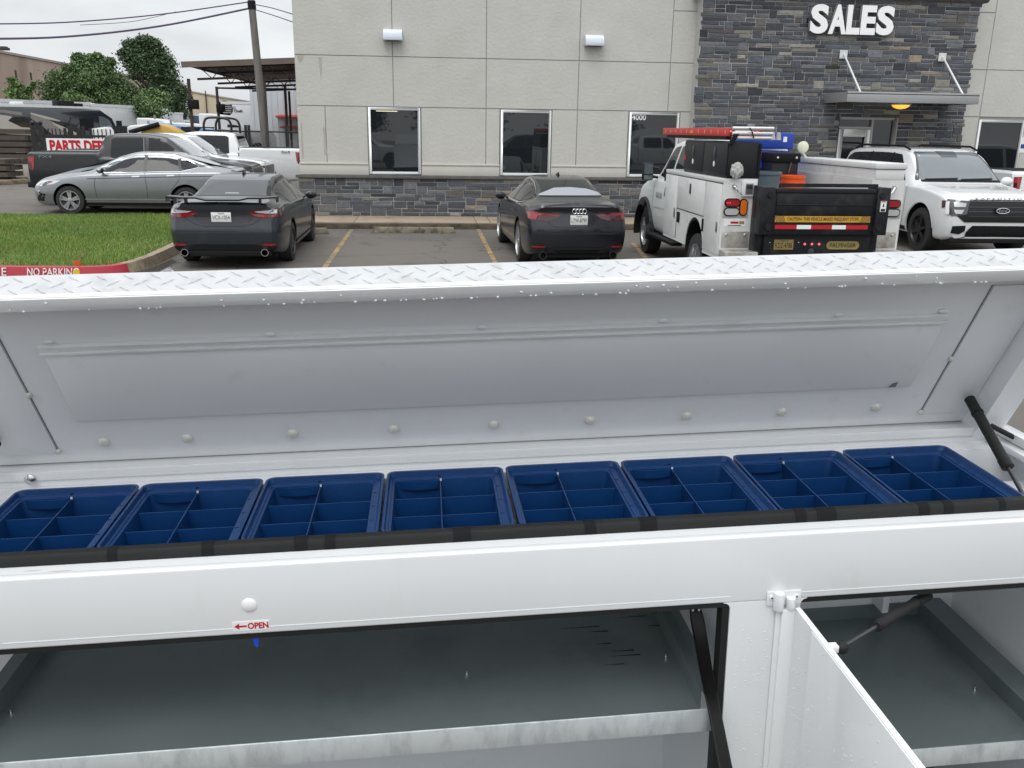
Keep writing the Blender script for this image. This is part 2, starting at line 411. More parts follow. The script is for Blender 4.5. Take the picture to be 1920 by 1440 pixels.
t = TB(); t.box(-.679, 1.006, .128, .320, 0, .0045, LM); t.build('lid_stiffener', 'truck_inside', lid, bevel=.0018)
t = TB(); t.box(-.682, 1.006, .311, .317, .0045, .0105, LM); t.box(-.682, 1.006, .326, .3315, 0, .009, LM); t.box(-.682, 1.006, .317, .326, .002, .0065, LM)
t.build('stiffener_lip', 'truck_white', lid, bevel=.0012)
for sgn, ua, ub in ((1, 1.066, 1.172), (-1, -.742, -.85)):
    t = TB(); t.box(min(ua, ub), max(ua, ub), .034, .40, 0, .0035, LM); t.build('lid_gusset', 'truck_inside', lid, bevel=.0015)
    t = TB(); t.box(ua-.0025*sgn-.0009, ua-.0025*sgn+.0009, .036, .40, .0, .0012, LM); t.build('gusset_seam', 'seam_grey', lid)
    t = TB(); t.ball((ua-.003*sgn, .040, .003), .006, 8, (1, 1.2, .7), LM); t.ball((ua-.003*sgn, .205, .003), .006, 8, (1, 1.2, .7), LM); t.build('sealant_spot', 'sealant', lid, smooth=True)
t = TB()
for u in (-.66, -.28, .10, .44, .78, .99): t.ball((u, .338, .002), .006, 8, (1.6, .8, .5), LM)
t.build('sealant_dabs', 'truck_inside', lid, smooth=True)
for i, u in enumerate((-.647, -.486, -.279, -.076, .129, .331, .537, .745, .955)):
    t = TB(); t.lathe([(0.0115, 0), (.0115, .002), (.009, .006), (.0055, .0085), (0, .009)], n=12, m=LM @ Matrix.Translation((u, .0605, 0)))
    t.ball((u+.002, .055, .006), .004, 8, (1, .7, .8), LM)
    t.build('lid_bolt', 'sealant', lid, smooth=True)
t = TB(); t.prism([(.955, .1285), (.972, .1285), (.972, .143), (.962, .140)], 'z', .0047, .0052, LM); t.build('primer_patch', 'zinc_shelf', lid)
t = TB(); t.box(LU0, LU1, -.0015, .0015, .0, .002, LM); t.build('lid_seam', 'seam_grey', lid)
# rain drops hanging along the hem
t = TB()
for k in range(70):
    u = random.uniform(-.72, 1.14); s_ = LS-.022 + random.choice([random.uniform(0, .002), random.uniform(.0, .020)]); r_ = random.uniform(.0012, .0026)
    t.ball((u, s_, .056), r_, 8, (1.2, 1, .7), LM)
t.build('rain_drops_on_hem', 'water_drop', lid, smooth=True)['kind'] = 'stuff'
# ---- gas struts of the lid
def strut(name, a, b, frac, rb, rr, parent=None):
    a, b = Vector(a), Vector(b); m_ = a.lerp(b, frac); d = (b-a).normalized()
    t = TB(); t.tube([a-d*.012, a-d*.010, m_, m_+d*.002], [rb*.6, rb*1.1, rb*1.1, rb*.9], 16); s1 = t.build(name, 'rubber', parent, smooth=True)
    t = TB(); t.tube([a+d*.028, a+d*.034], rb*1.25, 16); t.tube([m_-d*.02, m_], rb*1.22, 16); t.build('strut_collar', 'black_plastic', s1, smooth=True)
    t = TB(); t.tube([m_, b], rr, 12); t.build('strut_rod', 'steel_dark', s1, smooth=True)
    return s1
strut('lid_strut', LP(1.150, .088, .022), (1.130, 1.385, -.752), .535, .0100, .0042)
strut('lid_strut', LP(-.842, .088, .022), (-.90, 1.385, -.752), .66, .0115, .0042)
def TV(px, py, v_):
    d0 = Vector((ray(px, py).dot(TL), ray(px, py).dot(TD), ray(px, py).dot(TU))); return d0*(v_/d0.y)
t = TB(); t.tube([TV(1858, 798, 1.655), TV(1960, 850, 1.62)], .0055, 10); t.build('stay_rod', 'rubber', smooth=True)
t = TB()
for (x, y, L_) in ((1268, 983, 26), (1252, 979, 18), (1230, 981, 34), (1212, 985, 14), (110, 1071, 30), (60, 1070, 22), (1600, 958, 16)):
    d0 = Vector((ray(x, y).dot(TL), ray(x, y).dot(TD), ray(x, y).dot(TU))); d0 = d0*(-.6882/d0.z); w0 = L_*.0007
    t.prism([(d0.x-w0, d0.y), (d0.x-w0*.3, d0.y-.0012), (d0.x+w0*.7, d0.y-.0006), (d0.x+w0, d0.y+.0008), (d0.x-w0*.2, d0.y+.0012)], 'z', -.6884, -.6882)
t.build('rust_smears', 'rust_smear')
# small bits on the header: cap, sticker, latch tab
t = TB(); t.lathe([(.0125, 0), (.0125, .001), (.009, .0035), (0, .0045)], n=28, m=Matrix.Translation((-.308, VF, -.759)) @ Matrix.Rotation(R(90), 4, 'X')); t.build('hole_cap', 'sticker_white', smooth=True)
t = TB(); t.box(-.3385, -.2785, VF-.0008, VF, -.8055, -.7885); st = t.build('open_sticker', 'sticker_white')
wmT = TM
def TW(p): return TM @ Vector(p)
text('OPEN', 'sticker_letters', 'sign_red', st, TW((-.2970, VF-.0009, -.797)), TL, TU, h=.0115, w=.0335, depth=.0004, bold=.03, world=True)
t = TB(); t.prism([(-.3355, -.797), (-.3275, -.7915), (-.3275, -.7955), (-.3155, -.7955), (-.3155, -.7985), (-.3275, -.7985), (-.3275, -.8025)], 'y', VF-.0013, VF-.0008); t.build('sticker_arrow', 'sign_red', st)
t = TB(); t.prism([(-.310, -.814), (-.300, -.814), (-.3005, -.837), (-.304, -.842), (-.308, -.837)], 'y', VF+.004, VF+.008); t.build('latch_tab', 'blue_tab')
t = TB()
t.box(-1.38, .506, VF+.002, VF+.016, -.8225, -.8137); t.box(.6335, 1.20, VF+.002, VF+.016, -.8225, -.8137)
t.build('door_seal', 'rubber')
t = TB(); t.box(.4935, .5055, VF+.003, VF+.03, -1.50, -.8207); t.build('door_seal_upright', 'rubber')
# thin creases pressed in the header
t = TB(); t.box(-.70, .506, VF-.0006, VF, -.8015, -.8005); t.box(.633, 1.06, VF-.0006, VF, -.8015, -.8005); t.build('pressed_crease', 'truck_inside')
# hinge bracket over the post
t = TB(); t.box(.570, .632, VF-.003, VF, -.8235, -.795); t.tube([(.590, VF-.007, -.828), (.590, VF-.007, -.795)], .0095, 14); t.tube([(.612, VF-.007, -.828), (.612, VF-.007, -.806)], .008, 14)
hb = t.build('hinge_bracket', 'truck_white', bevel=.0012)
for u in (.578, .623):
    t = TB(); t.lathe([(.0048, 0), (.0042, .002), (0.0, .0028)], n=14, m=Matrix.Translation((u, VF-.003, -.806)) @ Matrix.Rotation(R(90), 4, 'X')); t.build('bracket_screw', 'sticker_white', hb, smooth=True)
    t = TB(); t.lathe([(.0018, 0), (0.0, .0005)], n=8, m=Matrix.Translation((u, VF-.0059, -.806)) @ Matrix.Rotation(R(90), 4, 'X')); t.build('screw_hole', 'matte_black', hb)
# door, open at a right angle towards the eye; hinged on the left of the right-hand opening
t = TB(); t.box(.588, .6265, VF-.006, VF-.001, -1.50, -.828); t.box(.596, .6265, VF-.012, VF-.006, -1.50, -.828); t.build('hinge_strip', 'truck_white', bevel=.002)
t = TB(); t.box(.6185, .6205, .74, VF-.012, -1.52, -.8235); t.box(.6205, .6275, .74, VF-.012, -.8255, -.8235); t.box(.6275, .6295, .74, VF-.016, -1.50, -.8255)
dr = t.build('door', 'truck_white')
t = TB(); t.box(.6160, .6185, .90, VF-.085, -1.50, -.8250); t.build('door_panel_pressing', 'truck_white', dr, bevel=.001)
_d = Vector((ray(1735, 1119).dot(TL), ray(1735, 1119).dot(TD), ray(1735, 1119).dot(TU))); DST = _d*(-.846/_d.z); _e = Vector((ray(1578, 1214).dot(TL), ray(1578, 1214).dot(TD), ray(1578, 1214).dot(TU))); DSB = _e*(.652/_e.x); print('DSB', DSB)
t = TB(); t.box(.6296, .645, DSB.y-.007, DSB.y+.007, DSB.z-.006, DSB.z+.007); t.build('strut_bracket', 'sticker_white', dr, bevel=.002)
strut('door_strut', DST, DSB, .60, .0085, .0036)
t = TB(); t.ball(DSB, .011, 10); t.build('strut_ball_joint', 'rubber', smooth=True)
# drops on the door and the post
t = TB()
for k in range(420):
    zz = -.83-random.random()**.8*.40; vv = random.uniform(.93, 1.29)
    if zz < -.86-(1.3-vv)*.2 or random.random() < .25: t.ball((.6158 if (.90 < vv < 1.226) else .6183, vv, zz), random.uniform(.0006, .0017), 6, (.5, 1, 1.3))
for k in range(70): t.ball((random.uniform(.522, .585), VF-.0003, random.uniform(-1.15, -.86)), random.uniform(.0008, .0014), 6, (1, .5, 1.2))
t.build('rain_drops_on_door', 'water_drop', smooth=True)['kind'] = 'stuff'
# shelves
t = TB(); t.box(-.812, .470, 1.334, VB, -1.0475, -1.0455); sh = t.build('shelf', 'zinc_shelf')
t = TB(); t.box(-.822, .506, 1.330, 1.3335, -1.0915, -1.0450); t.box(-.822, .506, 1.3325, 1.3335, -1.047, -1.0438); t.build('shelf_lip', 'galvanized', sh, bevel=.0008)
t = TB(); t.box(.470, .4715, 1.334, VB, -1.0475, -1.005); t.box(.4715, .489, 1.334, VB, -1.007, -1.005); t.box(-.8135, -.812, 1.334, VB, -1.0475, -1.005); t.box(-.84, -.8135, 1.334, VB, -1.007, -1.005)
t.box(.489, .4905, 1.334, VB, -1.04, -.97); t.build('shelf_side', 'zinc_shelf', sh)
t = TB(); t.box(.66, 1.168, 1.342, VB, -1.182, -1.180); sh2 = t.build('shelf', 'zinc_shelf')
t = TB(); t.box(.66, 1.185, 1.338, 1.3415, -1.222, -1.1795); t.build('shelf_lip', 'galvanized', sh2, bevel=.0008)
t = TB(); t.box(1.168, 1.1695, 1.342, VB, -1.182, -1.14); t.box(1.1695, 1.225, 1.342, VB, -1.142, -1.14); t.box(.66, 1.168, VB-.004, VB-.002, -1.18, -1.145); t.build('shelf_side', 'zinc_shelf', sh2)
for (u, v, w_) in ((.452, 1.50, -1.0455), (-.795, 1.47, -1.0455), (.05, 1.49, -1.0455)):
    t = TB(); t.lathe([(.004, 0), (.004, .003), (.0022, .003), (.0022, .009), (0, .009)], n=8, m=Matrix.Translation((u, v, w_))); t.build('shelf_bolt', 'steel', sh)
t = TB(); t.lathe([(.004, 0), (.004, .003), (.0022, .003), (.0022, .009), (0, .009)], n=8, m=Matrix.Translation((1.13, 1.50, -1.180))); t.build('shelf_bolt', 'steel', sh2)
# ceiling inside the compartments
t = TB(); t.box(U0, U1, VF+.018, VB, -.808, -.804); t.build('compartment_ceiling', 'truck_inside')
# bracket shape in the right compartment's corner
t = TB(); t.box(1.05, 1.065, VB-.05, VB-.001, -1.14, -.808); t.build('corner_post', 'truck_inside')
# black padded strut sleeve in the left compartment
t = TB()
def ribbon(pts, wds, th):
    for (p, a), (q_, b) in zip(zip(pts, wds), zip(pts[1:], wds[1:])):
        p, q_ = Vector(p), Vector(q_)
        t.hexa([p+Vector((-a, 0, 0)), p+Vector((a, 0, 0)), p+Vector((a, th, 0)), p+Vector((-a, th, 0)), q_+Vector((-b, 0, 0)), q_+Vector((b, 0, 0)), q_+Vector((b, th, 0)), q_+Vector((-b, th, 0))])
ribbon([(.457, 1.345, -.845), (.459, 1.338, -.862), (.472, 1.315, -.95), (.486, 1.29, -1.03), (.500, 1.26, -1.12), (.512, 1.23, -1.22)], [.0105, .0125, .012, .0115, .0125, .013], .010)
t.build('strut_sleeve', 'rubber', bevel=.003)
t = TB(); t.box(.449, .453, 1.345, 1.35, -.848, -.826); t.box(.460, .464, 1.345, 1.35, -.848, -.826); t.build('sleeve_clip', 'steel')
# rubbed scuffs on the shelf
t = TB()
for (x, y, L_, th) in [(1085, 1176, 75, 2.5), (1180, 1156, 60, 2), (1130, 1206, 30, 3), (1165, 1219, 45, 3.5), (1170, 1228, 60, 3), (1150, 1245, 40, 2.5), (1225, 1172, 28, 3), (1120, 1183, 38, 3.5)]:
    def sp(px, py):
        d = Vector((ray(px, py).dot(TL), ray(px, py).dot(TD), ray(px, py).dot(TU))); return d*(-1.0450/d.z)
    a, b, c, e = sp(x-L_*.5, y+L_*.045), sp(x+L_*.5, y-L_*.045), sp(x+L_*.5+2, y-L_*.045+th), sp(x-L_*.2, y+L_*.02+th*.4)
    t.face([a, e, c, b])
t.build('scuff_marks', 'smudge', sh, recalc=False)
# underneath: chassis and wheels
t = TB(); t.box(U0, U1, 1.85, 1.93, -1.80, -1.63); t.box(U0, U1, 2.75, 2.83, -1.80, -1.63); t.build('chassis', 'matte_black')
t = TB(); t.box(U0, U1, VB+.006, 3.0, -1.62, -1.58); t.build('bed_floor', 'truck_inside')
# ---- blue parts bins
def make_bin(u0, label, prev=None):
    if prev is not None:
        c = copy_tree(prev[0]); c.matrix_basis = TM @ Matrix.Translation((u0*1.015, 1.654+random.uniform(-.002, .001), -.677)) @ Matrix.Rotation(R(random.uniform(-.5, .5)), 4, 'Z') @ Matrix.Scale(1.015, 4); c['label'] = label; return c
    root = bpy.data.objects.new('parts_bin', None); COL.objects.link(root)
    root.matrix_basis = TM @ Matrix.Translation((u0*1.015, 1.654, -.677)) @ Matrix.Scale(1.015, 4)
    tag(root, label, 'parts bin', 'blue parts bins in a row under the lid')
    Wd, Ln = .2275, .271
    def rr(x0, x1, y0, y1, r, n=5):
        out_ = []
        for cx, cy, a0 in ((x1-r, y1-r, 0), (x0+r, y1-r, 90), (x0+r, y0+r, 180), (x1-r, y0+r, 270)):
            for k in range(n+1):
                a = R(a0+90*k/n); out_.append((cx+r*math.cos(a), cy+r*math.sin(a)))
        return out_
    mb = MB()
    # loops from the outside lip over the rim and down the stepped inside
    loops = [(rr(0.001, Wd-.001, -Ln, 0, .016), -.010), (rr(0, Wd, -Ln-.001, .001, .017), 0), (rr(.0045, Wd-.0045, -Ln+.0045, -.0045, .013), .0),
             (rr(.0065, Wd-.008, -Ln+.006, -.006, .013), -.009), (rr(.010, Wd-.018, -Ln+.009, -.014, .013), -.0105),
             (rr(.0105, Wd-.0185, -Ln+.0095, -.0145, .013), -.0125), (rr(.015, Wd-.022, -Ln+.012, -.018, .013), -.0135), (rr(.026, Wd-.034, -Ln+.022, -.030, .010), -.118)]
    rings = [[mb.bm.verts.new((x, y, z)) for x, y in lp] for lp, z in loops]
    for A, B in zip(rings, rings[1:]):
        n = len(A)
        for k in range(n): mb.bm.faces.new((A[k], A[(k+1) % n], B[(k+1) % n], B[k]))
    mb.bm.faces.new(rings[-1])
    # outer shell
    o2 = [[mb.bm.verts.new((x, y, z)) for x, y in lp] for lp, z in ((rr(.004, Wd-.004, -Ln+.003, -.003, .014), -.010), (rr(.022, Wd-.022, -Ln+.02, -.02, .012), -.121))]
    n = len(rings[0])
    for A, B in ((rings[0], o2[0]), (o2[0], o2[1])):
        for k in range(n): mb.bm.faces.new((A[(k+1) % n], A[k], B[k], B[(k+1) % n]))
    mb.bm.faces.new(o2[1][::-1])
    tub = mb.build('tub', 'bin_blue', root, smooth=True)
    cx = .1035
    mb = MB(); mb.hexa([(cx-.001, -Ln+.016, -.117), (cx+.001, -Ln+.016, -.117), (cx+.001, -.022, -.117), (cx-.001, -.022, -.117), (cx-.001, -Ln+.0135, -.015), (cx+.001, -Ln+.0135, -.015), (cx+.001, -.0195, -.015), (cx-.001, -.0195, -.015)])
    mb.build('long_divider', 'bin_blue', root)
    for y in (-.097, -.175):
        mb = MB()
        for xa, xb in ((.0165, cx-.0012), (cx+.0012, Wd-.0235)):
            t0 = .008 if xa < .05 else 0; t1 = .010 if xa > .05 else 0
            mb.hexa([(xa+t0, y-.001, -.117), (xb-t1, y-.001, -.117), (xb-t1, y+.001, -.117), (xa+t0, y+.001, -.117), (xa, y-.001, -.0175), (xb, y-.001, -.0175), (xb, y+.001, -.0175), (xa, y+.001, -.0175)])
        mb.build('cross_divider', 'bin_blue', root)
    # curved finger grip at the back left, hang hole, little clip
    mb = MB(); pts = []
    for k in range(9):
        a = k/8; pts.append((.020+a*(cx-.024), -.020-.006*math.sin(a*math.pi)**1 - .003*a, -.0128))
    for p, q_ in zip(pts, pts[1:]):
        mb.hexa([(p[0], p[1]-.0016, -.030), (q_[0], q_[1]-.0016, -.030), (q_[0], q_[1], -.030), (p[0], p[1], -.030), (p[0], p[1]-.0016, -.0128), (q_[0], q_[1]-.0016, -.0128), (q_[0], q_[1], -.0128), (p[0], p[1], -.0128)])
    mb.build('finger_grip', 'bin_blue', root)
    mb = MB(); mb.lathe([(.0032, 0), (.0032, .0006), (0, .0006)], c=(cx-.002, -.0098, -.0098), n=12); mb.build('hang_hole', 'matte_black', root)
    mb = MB(); mb.box(cx-.001, cx+.0025, -.0215, -.0190, -.0160, -.0115); mb.build('clip', 'sealant', root)
    mb = MB()
    for y in (-.075, -.135, -.195): mb.box(Wd-.0185, Wd-.0115, y, y+.0012, -.0104, -.0092)
    mb.build('rim_notches', 'bin_blue', root)
    return root
BL = ['leftmost blue parts bin, its left edge cut by the picture edge', 'second blue parts bin from the left', 'third blue parts bin from the left, above the round header cap',
      'fourth blue parts bin from the left, its dividers seen straight on', 'fifth blue parts bin from the left, just right of the straight-on one', 'third blue parts bin from the right',
      'second blue parts bin from the right', 'rightmost blue parts bin, beside the black gas strut']
pb = None
for i in range(8):
    o = make_bin(-.5545-.2325+i*.2325, BL[i], None if pb is None else (pb,))
    if pb is None: pb = o
# ------------------------------------------------------------ ground, kerbs, lawn, markings
def flat(name, pts, z, material):
    mb = MB(); mb.face([(p[0], p[1], z) for p in pts]); return struct(name, mb, material, recalc=False)
mb = MB(); mb.face([(-400, -120, 0), (400, -120, 0), (400, 500, 0), (-400, 500, 0)]); struct('ground', mb, 'asphalt')
# sidewalk along the building with kerb face
mb = MB()
xs = [-5.2, -1.62, 1.05, 1.36+.0, 3.4, 5.4, 7.4, 9.4, 11.4, 13.4, 22]
for a, b in zip(xs, xs[1:]): mb.box(a+.006, b-.006, 19.56, 21.3, -.05, .13)
struct('sidewalk', mb, 'concrete', bevel=.008)
mb = MB(); mb.box(-5.2, 22, 19.40, 19.555, -.05, .118); mat('kerb_dirty_shaded', srgb(88, 78, 66), .9, noise=.2, nscale=7, dirt=srgb(48, 43, 38), dscale=5, dth=(.45, .7))  # dark colour carries the shadow on the kerb face along with its wet dirt
struct('sidewalk_kerb', mb, 'kerb_dirty_shaded', bevel=.015)
# parking lines
def line(p, q, w_=.085):
    a, b = G(*p), G(*q); d = (b-a); n = Vector((-d.y, d.x, 0)).normalized()*w_/2
    return [a-n, a+n, b+n, b-n]
mb = MB()
for p, q in (((659, 431), (603, 510)), ((896, 429), (940, 515)), ((1186, 455), (1225, 500))):
    mb.face([(v.x, v.y, .004) for v in line(p, q)])
struct('parking_lines', mb, 'line_yellow', recalc=False)
# island: lawn with kerb
inner = [(-300, 494), (0, 497), (90, 498), (190, 497), (228, 491), (262, 481), (298, 466), (322, 455)]
ki = [G(x, y, .15) for x, y in inner]
ki += [Vector((-4.42, 18.0, 0)), Vector((-4.45, 20.2, 0)), Vector((-4.9, 21.0, 0))]
def offs(path, d):
    out_ = []
    for i, p in enumerate(path):
        a = path[max(i-1, 0)]; b = path[min(i+1, len(path)-1)]; t_ = Vector((b.x-a.x, b.y-a.y, 0)).normalized(); n = Vector((t_.y, -t_.x, 0))
        out_.append(Vector((p.x, p.y, 0))+n*d)
    return out_
def resample(path, n=4):
    P = [Vector((p.x, p.y, 0)) for p in path]; out_ = []
    for i in range(len(P)-1):
        p0, p1, p2, p3 = P[max(i-1, 0)], P[i], P[i+1], P[min(i+2, len(P)-1)]
        for k in range(n):
            t_ = k/n; out_.append(.5*((2*p1)+(p2-p0)*t_+(2*p0-5*p1+4*p2-p3)*t_*t_+(3*p1-p0-3*p2+p3)*t_**3))
    out_.append(P[-1]); return out_
kin = resample(ki); kmid = offs(kin, .15); kout = offs(kin, .19)
def kerbmesh(i0, i1, mname, name, dz=0):
    mb = MB()
    prof = lambda i: [(kin[i], -.05), (kin[i], .145+dz), (offs(kin, .02)[i], .150+dz), (kmid[i]*.7+offs(kin, .14)[i]*.3, .150+dz), (kmid[i], .142+dz), (kout[i], .0)]
    rows = []
    for i in range(i0, i1+1):
        rows.append([mb.bm.verts.new((p.x, p.y, z)) for p, z in prof(i)])
    for A, B in zip(rows, rows[1:]):
        for k in range(5): mb.bm.faces.new((A[k], A[k+1], B[k+1], B[k]))
    for r_ in (rows[0], rows[-1]): mb.bm.faces.new(r_)
    return struct(name, mb, mname, smooth=True)
isplit = min(range(len(kin)), key=lambda i: abs(kin[i].x-G(205, 500, .15).x))
kerbmesh(0, isplit, 'kerb_red', 'kerb')
kerbmesh(isplit, len(kin)-1, 'kerb_concrete', 'kerb')
# stencilled words on the red kerb face (painted on its street side)
mat('stencil', (.70, .62, .62), .7, noise=.2, nscale=25, dirt=srgb(176, 60, 80), dscale=30, dth=(.55, .7))
mat('paint_yellow', srgb(225, 190, 40), .6)
kdir = Vector((G(140, 520).x-G(20, 520).x, G(140, 520).y-G(20, 520).y, 0)).normalized()
kup = Vector((0, .25, .97)).normalized()
def kerb_text(s, xc, w_, h_):
    # face of the kerb: 0.19 m streetward of the inner line
    best = min(range(len(kin)-1), key=lambda i: abs(kout[i].x - xc))
    p = kout[best].lerp(kmid[best], .5); d = (kout[best+1]-kout[best-1]).normalized()
    pos = Vector((xc, p.y + (xc-p.x)*d.y/max(.1, d.x), .085)) + Vector((0, -.006, 0))
    return text(s, 'kerb_stencil', 'stencil', None, pos, d, (0, .27, .96), h=h_, w=w_, depth=.003, bold=.012)
for s, x0, x1 in (('NO', 50, 74), ('PARKING', 80, 147), ('E', 0, 9)):
    a, b = G(x0, 511, .08), G(x1, 511, .08)
    o = kerb_text(s, (a.x+b.x)/2, (b.x-a.x), .115); o.name = 'kerb_stencil'
    tag(o, {'NO': 'white stencilled word NO on the red kerb', 'PARKING': 'white stencilled word PARKING on the red kerb', 'E': 'white stencilled letter E on the red kerb at the left edge'}[s], 'stencilled word', 'white stencils on the red kerb')
mb = MB(); p = G(146, 512, .08); mb.box(p.x-.02, p.x+.06, p.y-.10, p.y-.085, .02, .14); o = mb.build('paint_mark', 'paint_yellow'); tag(o, 'small yellow paint mark at the end of the kerb stencil', 'paint mark')
mat('marker_orange', srgb(225, 75, 45), .6)
mb = MB(); p = G(145, 497, .15)
for dx, dz, sx in ((0, .0, .03), (.02, .01, .02), (-.03, .012, .02)): mb.prism([(p.x+dx-sx, .15), (p.x+dx+sx, .15), (p.x+dx+sx*.3, .21+dz), (p.x+dx-sx*.9, .19+dz)], 'y', p.y+.02+dx*.3, p.y+.035+dx*.3)
o = mb.build('survey_flag', 'marker_orange'); tag(o, 'small orange marker flag lying on the grass edge by the red kerb', 'marker')
# lawn surface
lawn = [Vector((p.x, p.y, 0)) for p in kin] + [Vector((-30, 21.0, 0)), Vector((-30, kin[0].y, 0))]
mb = MB(); mb.face([(p.x, p.y, .128) for p in lawn]); struct('lawn_soil', mb, 'soil', recalc=False)
# grass blades (one stuff object)
def inside(px, py, poly):
    c = np.zeros(px.shape, bool); n = len(poly)
    for i in range(n):
        x1, y1 = poly[i].x, poly[i].y; x2, y2 = poly[(i+1) % n].x, poly[(i+1) % n].y
        cond = ((y1 > py) != (y2 > py)) & (px < (x2-x1)*(py-y1)/(y2-y1+1e-9)+x1); c ^= cond
    return c
def mesh_np(name, verts, faces_n, material, colors=None):
    me = bpy.data.meshes.new(name); nv = len(verts); nf = nv//faces_n
    me.vertices.add(nv); me.vertices.foreach_set('co', verts.astype(np.float32).ravel())
    me.loops.add(nv); me.loops.foreach_set('vertex_index', np.arange(nv, dtype=np.int32))
    me.polygons.add(nf); me.polygons.foreach_set('loop_start', np.arange(0, nv, faces_n, dtype=np.int32))
    me.update(calc_edges=True)
    if colors is not None:
        at = me.attributes.new('col', 'FLOAT_COLOR', 'POINT'); at.data.foreach_set('color', np.c_[colors, np.ones(len(colors))].astype(np.float32).ravel())
    me.materials.append(MATS[material])
    o = bpy.data.objects.new(name, me); COL.objects.link(o); return o
N = 120000
gx = rng.uniform(-13.5, -4.2, N); gy = rng.uniform(12.8, 21.0, N)
ok = inside(gx, gy, lawn); gx, gy = gx[ok], gy[ok]; N = len(gx)
ln = rng.normal(0, 1, N)*.012+.050 + .02*np.sin(gx*1.7)*np.sin(gy*1.3); ln = np.clip(ln, .02, .12); ang = rng.uniform(0, 6.28, N); tilt = rng.uniform(0, .8, N)
wd = rng.uniform(.003, .006, N)
b = np.stack([gx, gy, np.full(N, .125)], 1); dx = np.stack([np.cos(ang), np.sin(ang), 0*ang], 1)*wd[:, None]
ta = rng.uniform(0, 6.28, N); tip = b + np.stack([np.cos(ta)*tilt*ln, np.sin(ta)*tilt*ln, ln], 1)
V = np.stack([b-dx, b+dx, tip], 1).reshape(-1, 3)
pn = .5+.5*np.sin(gx*.9+1.3*np.sin(gy*.8))*np.sin(gy*1.1+gx*.4)
cb = np.array(srgb(104, 132, 50)); c2 = np.array(srgb(146, 158, 76)); c3 = np.array(srgb(80, 112, 40))
tt = rng.random(N)[:, None]; cg = cb*(1-tt)+c3*tt; cg = np.where((rng.random(N) < .10+.22*pn)[:, None], c2, cg); c4_ = np.array(srgb(158, 146, 96)); cg = np.where((rng.random(N) < .03+.16*np.clip(np.sin(gx*2.3+gy)*np.sin(gy*2.9-gx*.7), 0, 1))[:, None], c4_, cg); cg = cg*(.88+.24*pn[:, None])
o = mesh_np('grass', V, 3, 'grass', np.repeat(cg, 3, 0)); tag(o, 'short green lawn grass on the kerbed island', 'grass', kind='stuff')
# wheel stops
def wheel_stop(cx, cy, ln_, label):
    t = thing('wheel_stop', label, 'wheel stop', (cx, cy, 0), group='concrete wheel stops along the sidewalk')
    mb = MB(); h = ln_/2
    mb.hexa([(-h, -.08, 0), (h, -.08, 0), (h, .08, 0), (-h, .08, 0), (-h+.07, -.05, .12), (h-.05, -.05, .12), (h-.05, .05, .12), (-h+.07, .05, .12)])
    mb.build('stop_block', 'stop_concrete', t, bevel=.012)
    mb = MB()
    for sx in (-.62, .62): mb.lathe([(.014, .118), (.014, .124), (0, .124)], c=(sx, 0, 0), n=8)
    mb.build('anchor_pins', 'steel_dark', t); return t
a, b_ = G(695, 437), G(855, 437)
wheel_stop((a.x+b_.x)/2, a.y+.08, b_.x-a.x, 'weathered concrete wheel stop in the empty bay between the two dark sedans')
c_ = G(617, 439); wheel_stop(c_.x-.92, c_.y+.05, 1.84, 'concrete wheel stop mostly hidden by the front of the grey winged sedan')
# flat dark puddle by the grey sedan
mat('wet_asphalt', (.05, .05, .05), .06, noise=.2, nscale=8, rnoise=.04)
pp = [G(*q) for q in ((240, 513), (285, 502), (322, 487), (338, 492), (318, 501), (330, 512), (300, 518))]
flat('puddle', [(p.x, p.y) for p in pp], .003, 'wet_asphalt')

# ------------------------------------------------------------ sales building
YF = 21.1; YT = 20.72
bld = thing('sales_building', 'beige stucco office building with a grey stone entrance tower and stone base', 'building', (5, YF, 0))
def B(mb, name, material, parent=None, **k): return mb.build(name, material, parent if parent is not None else bld, world=True, **k)
XL = -2.92
mb = MB(); mb.box(XL+.012, 24, YF+.014, 42, 0, 7.4); B(mb, 'backing_wall', 'stucco_joint')
# stucco panels between the reveal joints
wins = [(-1.34, -.165), (1.68, 2.85), (4.69, 5.87)]
mb = MB(); g = .009
def panel(x0, x1, z0, z1): mb.box(x0+g, x1-g, YF, YF+.02, z0+g, z1-g)
hi = [XL, -.76, 1.34, 3.46, 5.59, 13.29, 15.6, 17.9, 20.2, 24]
for a, b_ in zip(hi, hi[1:]):
    if a == 5.59: panel(5.59, 6.6, 2.565, 3.64); panel(5.59, 6.6, 3.64, 4.75); panel(5.59, 6.6, 4.75, 7.4); panel(12.3, 13.29, 2.565, 3.64); panel(12.3, 13.29, 3.64, 4.9); panel(12.3, 13.29, 4.9, 7.4); continue
    panel(a, b_, 2.565, 3.64); panel(a, b_, 3.64, 7.4)
lo = [(XL, -2.30), (-2.30, -1.36), (-.145, 1.34), (1.34, 1.66), (2.87, 3.46), (3.46, 4.67), (5.89, 6.6), (12.3, 13.29)]
for a, b_ in lo: panel(a, b_, 1.31, 2.565)
panel(14.47, 14.75, 1.05, 2.565); panel(15.9, 24, 1.05, 2.565)
B(mb, 'stucco_panels', 'stucco')
mb = MB(); mb.box(XL, XL+.02, YF+.02, 42, 1.05, 7.4); B(mb, 'side_wall', 'stucco')
mb = MB(); mb.box(XL-.05, 24.1, YF-.05, 42.1, 7.4, 7.5); B(mb, 'roof', 'canopy_grey')
mb = MB()
for a, b_ in ((XL, -1.36), (-.145, 1.66), (2.87, 4.67), (5.89, 6.3), (12.6, 13.27)):
    mb.box(a, b_, YF-.012, YF+.02, 1.055, 1.285); mb.box(a, b_, YF-.030, YF+.02, 1.285, 1.32)
B(mb, 'stucco_band', 'stucco_band', bevel=.004)
